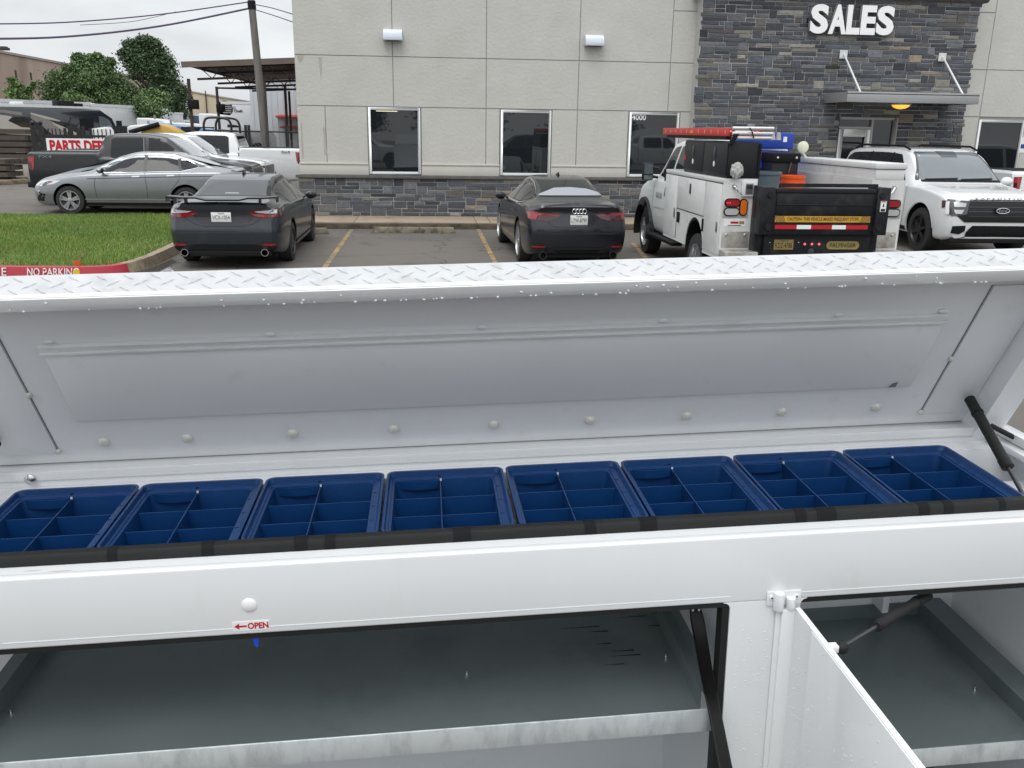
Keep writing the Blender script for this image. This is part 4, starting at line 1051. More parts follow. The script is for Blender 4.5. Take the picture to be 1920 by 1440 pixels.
# rear details
c1.decal('lower_trunk_panel', [(-.50, .955), (.50, .955), (.44, .80), (.30, .705), (-.30, .705), (-.44, .80)], 'B', 'paint_charcoal', off=.002)
c1.strip('trunk_gap', [(-.74, 1.0), (-.60, .84), (-.46, .74), (-.30, .695), (.30, .695), (.46, .74), (.60, .84), (.74, 1.0)], .010, 'B', 'body_gap', off=.003)
for sg in (1, -1):
    m_ = lambda P: [(a*sg, b) for a, b in P]
    tl_ = c1.decal('tail_light', m_([(.36, .925), (.50, .965), (.70, .985), (.82, .985), (.82, .84), (.66, .835), (.48, .85)]), 'B', 'tail_dark_red', off=.006)
    c1.decal('tail_light_clear', m_([(.48, .935), (.68, .955), (.81, .955), (.81, .90), (.66, .905), (.54, .915)]), 'B', 'lamp_clear', off=.010, parent=tl_)
    c1.decal('tail_light_bar', m_([(.38, .915), (.50, .893), (.66, .888), (.82, .865), (.82, .845), (.62, .845), (.50, .858)]), 'B', 'tail_red', off=.011, parent=tl_)
    c1.decal('reflector', m_([(.60, .425), (.77, .425), (.77, .395), (.60, .395)]), 'B', 'tail_red', off=.016)
    mb = MB(); xx = -2.44
    mb.lathe([(.058, 0), (.060, -.14), (.050, -.14), (.048, -.02)], c=(xx+.06, .62*sg, .285), axis='x', n=24); ex = mb.build('exhaust_tip', 'chrome', c1.root, smooth=True)
    mb = MB(); mb.lathe([(.047, -.055), (0, -.055)], c=(xx+.04, .62*sg, .285), axis='x', n=20); mb.build('exhaust_bore', 'matte_black', ex)
c1.decal('tail_light_side', [(4.46, .955), (4.82, .985), (4.82, .85), (4.62, .86)], 'L', 'tail_dark_red', off=.006, both=True)
c1.decal('diffuser', [(-.80, .37), (-.56, .385), (-.46, .41), (.46, .41), (.56, .385), (.80, .37), (.74, .30), (-.74, .30)], 'B', 'black_plastic', off=.012)
mb = MB(); mb.box(-2.45, -2.30, -.70, .70, .215, .30); mb.build('rear_valance', 'matte_black', c1.root, bevel=.01)
c1.plate('VCX-1054', -2.444, .03, .845)
mb = MB(); mb.tube([(-2.425, .075*math.cos(a), 1.035+.045*math.sin(a)) for a in np.linspace(0, 2*math.pi, 25)], .006, 6, caps=False); mb.tube([(-2.427, .026*math.cos(a), 1.033+.043*math.sin(a)) for a in np.linspace(0, 2*math.pi, 19)], .005, 6, caps=False); mb.tube([(-2.427, .055*math.cos(a), 1.055+.018*math.sin(a)) for a in np.linspace(0, 2*math.pi, 19)], .005, 6, caps=False)
mb.build('badge', 'black_gloss', c1.root, smooth=True)
c1.decal('trunk_badge', [(-.30, .755), (-.40, .757), (-.40, .742), (-.30, .740)], 'B', 'tail_dark_red', off=.006)
mb = MB(); # wing: flat centre, raised tips, two posts
wp = [(a_, b_-.055) for a_, b_ in [(-.84, 1.215), (-.62, 1.200), (-.40, 1.198), (-.26, 1.165), (.26, 1.165), (.40, 1.198), (.62, 1.200), (.84, 1.215)]]
for (a, za), (b, zb_) in zip(wp, wp[1:]):
    mb.hexa([(-2.46, a, za-.012), (-2.46, b, zb_-.012), (-2.26, b, zb_-.004), (-2.26, a, za-.004), (-2.46, a, za+.012), (-2.46, b, zb_+.012), (-2.26, b, zb_+.016), (-2.26, a, za+.016)])
wg = mb.build('rear_wing', 'black_gloss', c1.root)
for y in (-.57, .57):
    mb = MB(); mb.box(-2.42, -2.30, y-.012, y+.012, 1.03, 1.14); mb.build('wing_post', 'black_gloss', wg)
    mb = MB(); mb.box(-2.48, -2.28, (y+math.copysign(.27, y))-.006, (y+math.copysign(.27, y))+.006, 1.085, 1.17); mb.build('wing_end_plate', 'black_gloss', wg)
mb = MB(); mb.hexa([(-.62, -.02, 1.415), (-.42, -.025, 1.42), (-.42, .025, 1.42), (-.62, .02, 1.415), (-.64, -.004, 1.485), (-.58, -.006, 1.485), (-.58, .006, 1.485), (-.64, .004, 1.485)]); mb.build('roof_antenna', 'black_gloss', c1.root)
c1.decal('roof_reflection_strip', [(2.35, -.58), (3.25, -.585), (3.25, -.56), (2.35, -.555)], 'T', 'black_gloss', both=True)
c1.mirror(1.72, .985, .985, 'paint_charcoal')
c1.decal('rear_shelf_sticker', [(-.10, 1.17), (.12, 1.17), (.12, 1.155), (-.10, 1.155)], 'B', 'fabric_grey', off=.007)

# --- charcoal fastback
FST = dict(L=4.73, wr=.345, axles=(.87, 3.69), edge=.105,
    ZT=[(0, .66), (.10, .74), (.5, .86), (1.35, .985), (1.65, 1.13), (2.1, 1.32), (2.5, 1.382), (3.0, 1.362), (3.45, 1.275), (3.95, 1.13), (4.30, 1.045), (4.60, 1.035), (4.70, 1.03), (4.73, .99)],
    ZL=[(0, .56), (.4, .72), (1.2, .88), (2.4, .925), (3.6, .96), (4.3, .965), (4.73, .91)],
    WR=[(0, .50), (.5, .66), (1.3, .76), (1.7, .68), (2.15, .575), (3.0, .555), (3.6, .585), (4.15, .68), (4.5, .74), (4.73, .70)],
    W=[(0, .62), (.10, .76), (.5, .89), (1.2, .915), (3.7, .922), (4.2, .91), (4.55, .87), (4.67, .82), (4.73, .74)],
    ZB=[(0, .26), (.4, .18), (4.2, .19), (4.73, .27)],
    XR=[(.2, -.05), (.42, .02), (.62, .04), (.75, .01), (.9, -.02), (1.0, .012), (1.1, 0)], XF=[(.2, -.03), (.5, .03), (.8, -.03)], spokes=5, twin=True, rimmat='rim_silver', tw=.24)
c2 = Car('charcoal_fastback', 'charcoal fastback car with twin exhausts parked near the middle of the building', 'car', FST, (2.22, 13.62+2.2, 0), R(92.3), 'paint_charcoal', scale=.915); c2.root.scale = (.94, .895, .985)
c2.decal('rear_window', [(-.52, 1.325), (.52, 1.325), (.60, 1.20), (.655, 1.10), (-.655, 1.10), (-.60, 1.20)], 'B', 'car_glass')
c2.decal('sun_shade', [(-.60, 1.115), (-.585, 1.145), (-.35, 1.205), (-.05, 1.225), (.25, 1.215), (.55, 1.135), (.585, 1.112)], 'B', 'fabric_grey', off=.008)
c2.decal('windshield', [(-.60, 1.30), (.60, 1.30), (.72, 1.04), (-.72, 1.04)], 'F', 'windshield')
tr = [(1.60, .935), (1.98, 1.14), (2.32, 1.300), (2.75, 1.330), (3.20, 1.285), (3.60, 1.175), (3.80, 1.065), (3.74, 1.005), (3.4, .965), (2.5, .945)]
c2.strip('pillar_black', [(2.605, .965), (2.605, 1.31)], .06, 'L', 'black_gloss', off=.013, both=True)
c2.strip('window_trim', tr+tr[:1], .016, 'L', 'chrome', off=.007, both=True)
for pl in ([(1.68, .955), (2.0, 1.13), (2.34, 1.285), (2.58, 1.308), (2.58, .965)], [(2.63, .967), (2.63, 1.310), (2.78, 1.312), (3.20, 1.265), (3.42, 1.21), (3.42, .985)], [(3.45, .99), (3.45, 1.20), (3.58, 1.155), (3.765, 1.062), (3.715, 1.018)]):
    c2.decal('side_window', pl, 'L', 'car_glass', off=.010, both=True)
c2.strip('door_gap', [(1.60, .92), (1.52, .70), (1.58, .30)], .010, 'L', 'body_gap', both=True)
c2.strip('door_gap', [(2.61, .95), (2.66, .60), (2.68, .30)], .010, 'L', 'body_gap', both=True)
c2.strip('door_gap', [(3.46, .96), (3.46, .80), (3.28, .58), (3.24, .32)], .010, 'L', 'body_gap', both=True)
c2.strip('door_handle', [(2.38, .80), (2.56, .808)], .028, 'L', 'paint_charcoal', off=.022, both=True)
c2.strip('door_handle', [(3.18, .82), (3.36, .828)], .028, 'L', 'paint_charcoal', off=.022, both=True)
c2.strip('shoulder_crease', [(.9, .82), (2.4, .86), (4.2, .89)], .008, 'L', 'paint_grey', both=True)
c2.strip('trunk_lip', [(-.72, .965), (-.45, 1.020), (0, 1.032), (.45, 1.020), (.72, .965)], .012, 'B', 'body_gap', off=.006)
c2.strip('trunk_gap', [(-.80, .93), (-.56, .78), (-.47, .70), (-.36, .675), (.36, .675), (.47, .70), (.56, .78), (.80, .93)], .009, 'B', 'body_gap', off=.003)
for sg in (1, -1):
    m_ = lambda P: [(a*sg, b) for a, b in P]
    tl_ = c2.decal('tail_light', m_([(.28, .872), (.50, .905), (.83, .915), (.83, .79), (.55, .775), (.40, .81)]), 'B', 'tail_dark_red', off=.006)
    c2.decal('tail_light_bar', m_([(.58, .885), (.81, .905), (.83, .82), (.80, .80), (.74, .80), (.72, .86), (.58, .862)]), 'B', 'tail_red', off=.010, parent=tl_)
    c2.decal('tail_light_bar', m_([(.34, .862), (.56, .88), (.56, .866), (.36, .85)]), 'B', 'tail_red', off=.010, parent=tl_)
    c2.decal('reflector', m_([(.58, .395), (.80, .395), (.80, .368), (.60, .368)]), 'B', 'tail_red', off=.016)
    mb = MB(); mb.lathe([(.062, 0), (.064, -.10), (.054, -.10), (.052, -.02)], c=(-2.33, .62*sg, .245), axis='x', n=24); ex = mb.build('exhaust_tip', 'steel_dark', c2.root, smooth=True)
    mb = MB(); mb.lathe([(.051, -.055), (0, -.055)], c=(-2.34, .62*sg, .245), axis='x', n=20); mb.build('exhaust_bore', 'matte_black', ex)
c2.decal('tail_light_side', [(4.42, .895), (4.66, .912), (4.66, .80), (4.56, .81)], 'L', 'tail_red', off=.006, both=True)
c2.decal('diffuser_slot', [(-.42, .315), (.42, .315), (.34, .27), (-.34, .27)], 'B', 'matte_black', off=.006)
c2.strip('bumper_line', [(-.80, .34), (-.55, .335), (-.48, .35), (.48, .35), (.55, .335), (.80, .34)], .012, 'B', 'paint_grey', off=.008)
c2.strip('bumper_line', [(-.54, .245), (.54, .245)], .010, 'B', 'chrome', off=.010)
c2.strip('bumper_crease', [(-.80, .60), (-.6, .585), (.6, .585), (.80, .60)], .03, 'B', 'paint_grey', off=.004)
mb = MB(); mb.box(-2.31, -2.2, -.70, .70, .19, .27); mb.build('rear_valance', 'matte_black', c2.root, bevel=.01)
c2.plate('LYW-8799', -2.372, -.0, .79)
mb = MB(); mb.box(-2.374, -2.364, -.165, .165, .70, .722); mb.build('plate_frame', 'matte_black', c2.root)
mb = MB()
for k in range(4): mb.tube([(-2.388, (k-1.5)*.058+.036*math.cos(a)-.0, .925+.036*math.sin(a)) for a in np.linspace(0, 2*math.pi, 25)], .0055, 6, caps=False)
mb.build('badge', 'chrome', c2.root, smooth=True)
text('A5', 'model_badge', 'chrome', c2.root, (-2.366, .50, .735), (0, -1, 0), (0, 0, 1), h=.034, w=.085, depth=.006, bold=.03)
text('2.0T', 'engine_badge', 'chrome', c2.root, (-2.366, -.50, .735), (0, -1, 0), (0, 0, 1), h=.026, w=.10, depth=.004, bold=.01)
mb = MB(); mb.hexa([(-.42, -.02, 1.37), (-.20, -.025, 1.38), (-.20, .025, 1.38), (-.42, .02, 1.37), (-.45, -.004, 1.435), (-.38, -.006, 1.435), (-.38, .006, 1.435), (-.45, .004, 1.435)]); mb.build('roof_antenna', 'black_gloss', c2.root)
c2.mirror(1.74, .99, .965, 'paint_charcoal')

# --- silver sedan, side on
JET = dict(SED); JET.update(L=4.70, axles=(.86, 3.55), wr=.325, spokes=5, twin=True, rimmat='rim_silver',
    ZT=[(0, .70), (.06, .77), (.3, .86), (.7, .93), (1.30, 1.01), (1.60, 1.15), (2.05, 1.36), (2.5, 1.455), (3.0, 1.452), (3.45, 1.39), (3.9, 1.25), (4.22, 1.13), (4.5, 1.10), (4.64, 1.08), (4.70, 1.02)],
    ZL=[(0, .62), (.4, .76), (1.2, .90), (2.4, .95), (3.6, .985), (4.3, .99), (4.70, .92)],
    WR=[(0, .50), (.5, .66), (1.3, .76), (1.7, .69), (2.15, .60), (3.0, .585), (3.6, .60), (4.1, .66), (4.4, .70), (4.70, .66)],
    W=[(0, .60), (.10, .74), (.5, .87), (1.2, .895), (3.6, .90), (4.15, .885), (4.50, .85), (4.64, .80), (4.70, .72)],
    ZB=[(0, .24), (.4, .19), (4.1, .20), (4.70, .30)])
c3 = Car('silver_sedan', 'silver sedan parked side on between the grass and the black pickup', 'car', JET, (-7.05, 23.25, 0), R(180), 'paint_silver', scale=1.01)
c3.decal('rear_window', [(-.58, 1.40), (.58, 1.40), (.66, 1.14), (-.66, 1.14)], 'B', 'windshield')
c3.decal('windshield', [(-.60, 1.36), (.60, 1.36), (.74, 1.07), (-.74, 1.07)], 'F', 'windshield')
tr = [(1.50, .965), (1.98, 1.21), (2.36, 1.378), (2.85, 1.405), (3.30, 1.372), (3.65, 1.245), (3.86, 1.135), (3.80, 1.09), (3.50, 1.015), (2.5, .985)]
c3.strip('pillar_black', [(2.63, 1.0), (2.63, 1.37)], .075, 'L', 'black_gloss', off=.013, both=True)
c3.strip('pillar_black', [(3.44, 1.03), (3.39, 1.30)], .065, 'L', 'black_gloss', off=.013, both=True)
c3.strip('window_trim', tr+tr[:1], .012, 'L', 'chrome', off=.007, both=True)
for pl in ([(1.62, .985), (2.02, 1.20), (2.38, 1.362), (2.60, 1.378), (2.60, 1.0)], [(2.66, 1.0), (2.66, 1.382), (2.86, 1.39), (3.20, 1.362), (3.36, 1.32), (3.42, 1.03), (3.40, 1.022)], [(3.46, 1.035), (3.40, 1.30), (3.64, 1.232), (3.83, 1.132), (3.78, 1.10)]):
    c3.decal('side_window', pl, 'L', 'car_glass', off=.010, both=True)
c3.strip('door_gap', [(1.52, .95), (1.46, .70), (1.50, .34)], .010, 'L', 'body_gap', both=True)
c3.strip('door_gap', [(2.63, .98), (2.66, .60), (2.66, .34)], .010, 'L', 'body_gap', both=True)
c3.strip('door_gap', [(3.43, 1.0), (3.42, .82), (3.24, .60), (3.20, .36)], .010, 'L', 'body_gap', both=True)
c3.strip('shoulder_crease', [(1.3, .83), (2.4, .865), (3.6, .90), (4.4, .92)], .016, 'L', 'paint_black', both=True)
c3.strip('door_handle', [(2.34, .885), (2.52, .892)], .030, 'L', 'chrome', off=.022, both=True)
c3.strip('door_handle', [(3.14, .915), (3.32, .922)], .030, 'L', 'chrome', off=.022, both=True)
c3.strip('sill_strip', [(1.22, .36), (3.22, .36)], .030, 'L', 'chrome', off=.010, both=True)
c3.strip('sill_shadow_gap', [(1.22, .25), (3.2, .25)], .06, 'L', 'black_plastic', off=.008, both=True)
for sg in (1, -1):
    hl = c3.decal('headlight', [(.86*sg, .70), (.86*sg, .78), (.56*sg, .76), (.50*sg, .70), (.56*sg, .65), (.80*sg, .64)], 'F', 'lamp_clear', off=.008)
    c3.decal('bumper_trim', [(.84*sg, .47), (.80*sg, .48), (.66*sg, .30), (.80*sg, .30)], 'F', 'black_plastic', off=.008)
c3.decal('corner_lamp', [(.20, .62), (.14, .70), (.42, .765), (.50, .75), (.42, .70)], 'L', 'headlamp_dark', off=.006, both=True)
c3.decal('side_marker', [(.40, .765), (.53, .755), (.42, .715)], 'L', 'tail_red', off=.009, both=True)
c3.decal('corner_vent', [(.10, .54), (.16, .55), (.30, .32), (.22, .31)], 'L', 'chrome', off=.006, both=True)
c3.decal('corner_vent_mesh', [(.13, .52), (.16, .52), (.27, .335), (.23, .335)], 'L', 'matte_black', off=.009, both=True)
c3.mirror(1.66, .99, 1.03, 'paint_silver', (.085, .10, .07))

# --- pickup trucks
def pickup(name, label, loc, rz, paint, L=5.89, scale=.96, group=None, H=1.96, bed=1.44, fascia='matte_black', capd=4.02):
    S = dict(L=L, wr=.41, axles=(.93, L-1.27), edge=.085, shoulder=.972, arch=.50, tw=.27,
      ZT=[(0, 1.02), (.06, 1.13), (.3, 1.20), (1.30, 1.29), (1.42, 1.32), (1.95, H-.30), (2.35, H-.06), (2.9, H), (3.5, H-.01), (capd-.14, H-.07), (capd-.02, H-.40), (capd, bed), (capd+.02, bed), (L-.05, bed), (L, bed-.06)],
      ZL=[(0, .96), (.3, 1.10), (1.3, 1.22), (2.4, 1.25), (capd, 1.27), (capd+.05, bed-.05), (L, bed-.08)],
      WR=[(0, .80), (.5, .84), (1.35, .86), (1.9, .80), (2.4, .755), (capd-.1, .755), (capd, .93), (L, .93)],
      W=[(0, .90), (.12, .955), (.5, 1.0), (1.2, 1.01), (L-.3, 1.01), (L-.06, 1.0), (L, .97)],
      ZB=[(0, .40), (.4, .36), (L-.5, .42), (L, .48)], spokes=6, rimmat='rim_dark')
    c = Car(name, label, 'pickup truck', S, loc, rz, paint, group, scale)
    c.decal('windshield', [(-.70, H-.12), (.70, H-.12), (.84, 1.34), (-.84, 1.34)], 'F', 'windshield')
    for pl in ([(1.78, 1.33), (2.10, 1.60), (2.42, H-.13), (2.72, H-.12), (2.72, 1.30), (2.4, 1.28), (2.3, 1.33)], [(2.80, 1.30), (2.80, H-.12), (capd-.42, H-.13), (capd-.32, H-.18), (capd-.30, 1.32), (capd-.36, 1.30)]):
        c.decal('side_window', pl, 'L', 'car_glass', off=.005, both=True)
    c.decal('rear_window', [(-.62, H-.14), (.62, H-.14), (.66, bed+.05), (-.66, bed+.05)], 'B', 'car_glass', off=.006)
    for pth in ([(1.62, 1.27), (1.60, .60), (1.68, .44)], [(2.76, 1.28), (2.76, .46)], [(capd-.22, 1.3), (capd-.24, .8), (capd-.3, .46)]): c.strip('door_gap', pth, .012, 'L', 'body_gap', both=True)
    c.strip('cab_gap', [(capd+.01, bed-.02), (capd+.01, .46)], .035, 'L', 'body_gap', both=True)
    c.strip('door_handle', [(2.48, 1.10), (2.68, 1.105)], .036, 'L', paint, off=.028, both=True)
    c.strip('door_handle', [(capd-.52, 1.11), (capd-.32, 1.115)], .036, 'L', paint, off=.028, both=True)
    c.strip('rocker', [(1.5, .42), (capd-.0, .42)], .07, 'L', 'black_plastic', off=.012, both=True)
    for ad in S['axles']:
        arc = [(ad+(.53)*math.cos(a), .43+.53*math.sin(a)) for a in np.linspace(.1, math.pi-.1, 16)]
        c.strip('arch_lip', arc, .05, 'L', paint, off=.016, both=True)
    c.decal('tail_light', [(L-.20, bed-.12), (L-.03, bed-.13), (L-.04, bed-.42), (L-.13, bed-.50), (L-.17, bed-.40)], 'L', 'tail_red', off=.010, both=True)
    c.decal('tail_light_smoke', [(L-.10, bed-.25), (L-.04, bed-.25), (L-.05, bed-.42), (L-.12, bed-.47)], 'L', 'tail_dark_red', off=.014, both=True)
    c.decal('bed_cover', [(capd+.08, -.84), (L-.06, -.84), (L-.06, .84), (capd+.08, .84)], 'T', 'matte_black', off=.006)
    c.decal('grille', [(-.66, 1.04), (.66, 1.04), (.62, .70), (-.62, .70)], 'F', 'black_gloss', off=.012)
    for sg in (1, -1): c.decal('headlight', [(.70*sg, 1.04), (.98*sg, 1.04), (.98*sg, .84), (.70*sg, .80)], 'F', 'headlamp_dark', off=.012)
    c.decal('headlight_side', [(.02, 1.0), (.28, 1.08), (.40, 1.06), (.22, .88), (.04, .84)], 'L', 'headlamp_dark', off=.008, both=True)
    c.decal('headlight_lens', [(.06, .97), (.22, 1.02), (.24, .95), (.08, .90)], 'L', 'lamp_clear', off=.012, both=True)
    mb = MB(); mb.box(L/2-.10, L/2+.10, -.95, .95, .48, .70); mb.build('front_bumper', fascia, c.root, bevel=.04)
    mb = MB(); mb.box(-L/2-.10, -L/2+.12, -.93, .93, .50, .66); mb.build('rear_bumper', 'black_plastic' if paint == 'paint_black' else 'chrome', c.root, bevel=.03)
    c.mirror(1.82, 1.20, 1.36, 'matte_black' if paint == 'paint_black' else 'paint_white', (.09, .13, .11))
    return c
c4 = pickup('black_pickup', 'black crew cab pickup truck parked side on behind the silver sedan', (-10.32+2.83, 25.45, 0), 0, 'paint_black')
text('FX4', 'bed_badge', 'zinc_shelf', c4.root, (-2.45, -1.013, 1.32), (1, 0, 0), (0, 0, 1), h=.07, w=.34, depth=.004, bold=.02)
c4.decal('turn_signal', [(-.78, .93), (-.86, .93), (-.86, .88), (-.78, .88)], 'F', 'amber_lit', off=.022)
c5 = pickup('white_pickup', 'white pickup truck between the black pickup and the four wheel drive one, showing its windshield', (-10.37+2.83, 27.65, 0), R(0), 'paint_white')
c6 = pickup('white_four_wheel_drive_pickup', 'white four wheel drive pickup with red tail light cut off by the building corner', (-4.0-2.98, 30.4, 0), R(180), 'paint_white', L=6.2, H=2.0, bed=1.50, capd=4.15)
text('4x4', 'bed_decal', 'zinc_shelf', c6.root, (-3.1+.52, 1.016, 1.385), (-1, 0, 0), (0, 0, 1), h=.09, w=.30, depth=.004, bold=.02)
# ------------------------------------------------------------ white utility service truck with a lift gate
UY = 10.8; ux = (W(1350, 420, UY).x+W(1690, 400, UY).x)/2; US = .92
ut = thing('utility_truck', 'white utility service truck with black lift gate, ladder rack and side cabinets', 'service truck', (ux, UY, 0), R(90)); ut.scale = (US,)*3
mat('util_white', (.66, .67, .66), .45, coat=.3, noise=.05, nscale=4, dirt=(.42, .41, .38), dscale=4, dth=(.52, .75), damt=.6)
mat('util_grime', (.50, .49, .46), .6, noise=.12, nscale=6, dirt=(.24, .22, .20), dscale=8, dth=(.5, .7))
mat('tread_alu', (.50, .49, .46), .45, metal=.6, noise=.15, nscale=10, dirt=(.28, .24, .20), dscale=6, dth=(.45, .7))
mat('gate_black', (.007, .008, .011), .48, spec=.35, noise=.25, nscale=6, dirt=(.035, .035, .035), dscale=5, dth=(.5, .75))
mat('caution_yellow', srgb(196, 150, 40), .5, noise=.08, nscale=10)
mat('gold_plate', srgb(150, 132, 76), .4, noise=.15, nscale=12)
mat('ladder_red', srgb(196, 52, 40), .45, noise=.1, nscale=8)
mat('ladder_alu', (.62, .62, .62), .35, metal=.6)
mat('cabinet_black', (.010, .011, .013), .48, spec=.35, noise=.15, nscale=5, bump=.006, bscale=120)
mat('tool_blue', srgb(24, 62, 160), .45, noise=.08)
mat('tub_grey', srgb(92, 104, 112), .6, noise=.1)
mat('bucket_orange', srgb(226, 90, 28), .45)
mat('latch_steel', (.42, .42, .42), .3, metal=.9)
mat('lamp_cream', srgb(214, 216, 190), .3)
cs = dict(L=3.20, wr=.42, axles=(.85,), edge=.10, shoulder=.965, arch=.52, tw=.26, rim=.27, spokes=8, barrel='rim_silver',
  ZT=[(0, 1.15), (.08, 1.28), (.4, 1.38), (1.15, 1.50), (1.28, 1.54), (1.70, 1.92), (1.95, 2.12), (2.4, 2.17), (3.0, 2.16), (3.18, 2.12), (3.20, 2.08)],
  ZL=[(0, 1.05), (.4, 1.25), (1.2, 1.42), (1.9, 1.42), (3.2, 1.46)],
  WR=[(0, .84), (.5, .88), (1.3, .90), (1.7, .83), (2.1, .79), (3.2, .78)],
  W=[(0, .94), (.15, .99), (.5, 1.02), (1.2, 1.02), (3.2, 1.02)], ZB=[(0, .50), (.5, .48), (3.2, .50)])
u1 = Car('', '', '', cs, (0, 0, 0), 0, 'util_white', root=ut, x0=6.15)
u1.bodyo.name = 'cab'
u1.decal('windshield', [(-.72, 2.06), (.72, 2.06), (.86, 1.58), (-.86, 1.58)], 'F', 'windshield')
for pl in ([(1.62, 1.52), (1.86, 1.80), (2.04, 2.02), (2.36, 2.06), (2.36, 1.46), (2.0, 1.44), (1.9, 1.50)], [(2.46, 1.46), (2.46, 2.06), (2.98, 2.05), (3.04, 2.0), (3.05, 1.49)]):
    u1.decal('side_window', pl, 'L', 'car_glass', off=.006, both=True)
u1.strip('door_gap', [(1.40, 1.44), (1.40, .62)], .014, 'L', 'body_gap', both=True)
u1.strip('door_gap', [(2.41, 1.46), (2.42, .56)], .014, 'L', 'body_gap', both=True)
u1.strip('door_handle', [(2.26, 1.18), (2.26, 1.34)], .05, 'L', 'black_plastic', off=.02, both=True)
u1.strip('door_crease', [(1.42, .95), (3.15, .98)], .02, 'L', 'util_grime', off=.006, both=True)
for sg in (1, -1):
    mb = MB(); aa = np.linspace(-.2, math.pi+.2, 20)
    for a0_, a1_ in zip(aa, aa[1:]):
        q = lambda r_, a_, y_: (5.30+r_*math.cos(a_), y_*sg, .44+r_*math.sin(a_))
        mb.hexa([q(.50, a0_, .98), q(.66, a0_, .98), q(.66, a1_, .98), q(.50, a1_, .98), q(.50, a0_, 1.11), q(.63, a0_, 1.07), q(.63, a1_, 1.07), q(.50, a1_, 1.11)])
    mb.build('fender_flare', 'black_plastic', ut, smooth=True)
text('ONCOR', 'door_logo', 'zinc_shelf', ut, (6.15-1.85, 1.026, 1.18), (-1, 0, 0), (0, 0, 1), h=.10, w=.42, depth=.003, bold=.0)
mb = MB(); mb.box(5.88, 6.25, -.98, .98, .50, .72); mb.build('front_bumper', 'chrome', ut, bevel=.04)
for sg in (1, -1):
    mb = MB(); mb.box(4.62, 4.74, 1.16*sg-.10, 1.16*sg+.10, 1.42, 1.74); mo = mb.build('mirror', 'black_plastic', ut, bevel=.03)
    mb = MB(); mb.tube([(4.70, 1.10*sg, 1.50), (4.62, .98*sg, 1.48)], .025, 8); mb.tube([(4.70, 1.10*sg, 1.66), (4.62, .96*sg, 1.64)], .025, 8); mb.build('mirror_arm', 'black_plastic', mo, smooth=True)
    mb = MB(); mb.box(4.612, 4.618, 1.16*sg-.08, 1.16*sg+.08, 1.54, 1.72); mb.box(4.612, 4.618, 1.16*sg-.08, 1.16*sg+.08, 1.44, 1.52); mb.build('mirror_glass', 'windshield', mo)
    mb = MB(); mb.box(3.0, 4.85, 1.0*sg-.10, 1.0*sg+.10, .42, .48); mb.build('running_board', 'black_plastic', ut, bevel=.015)
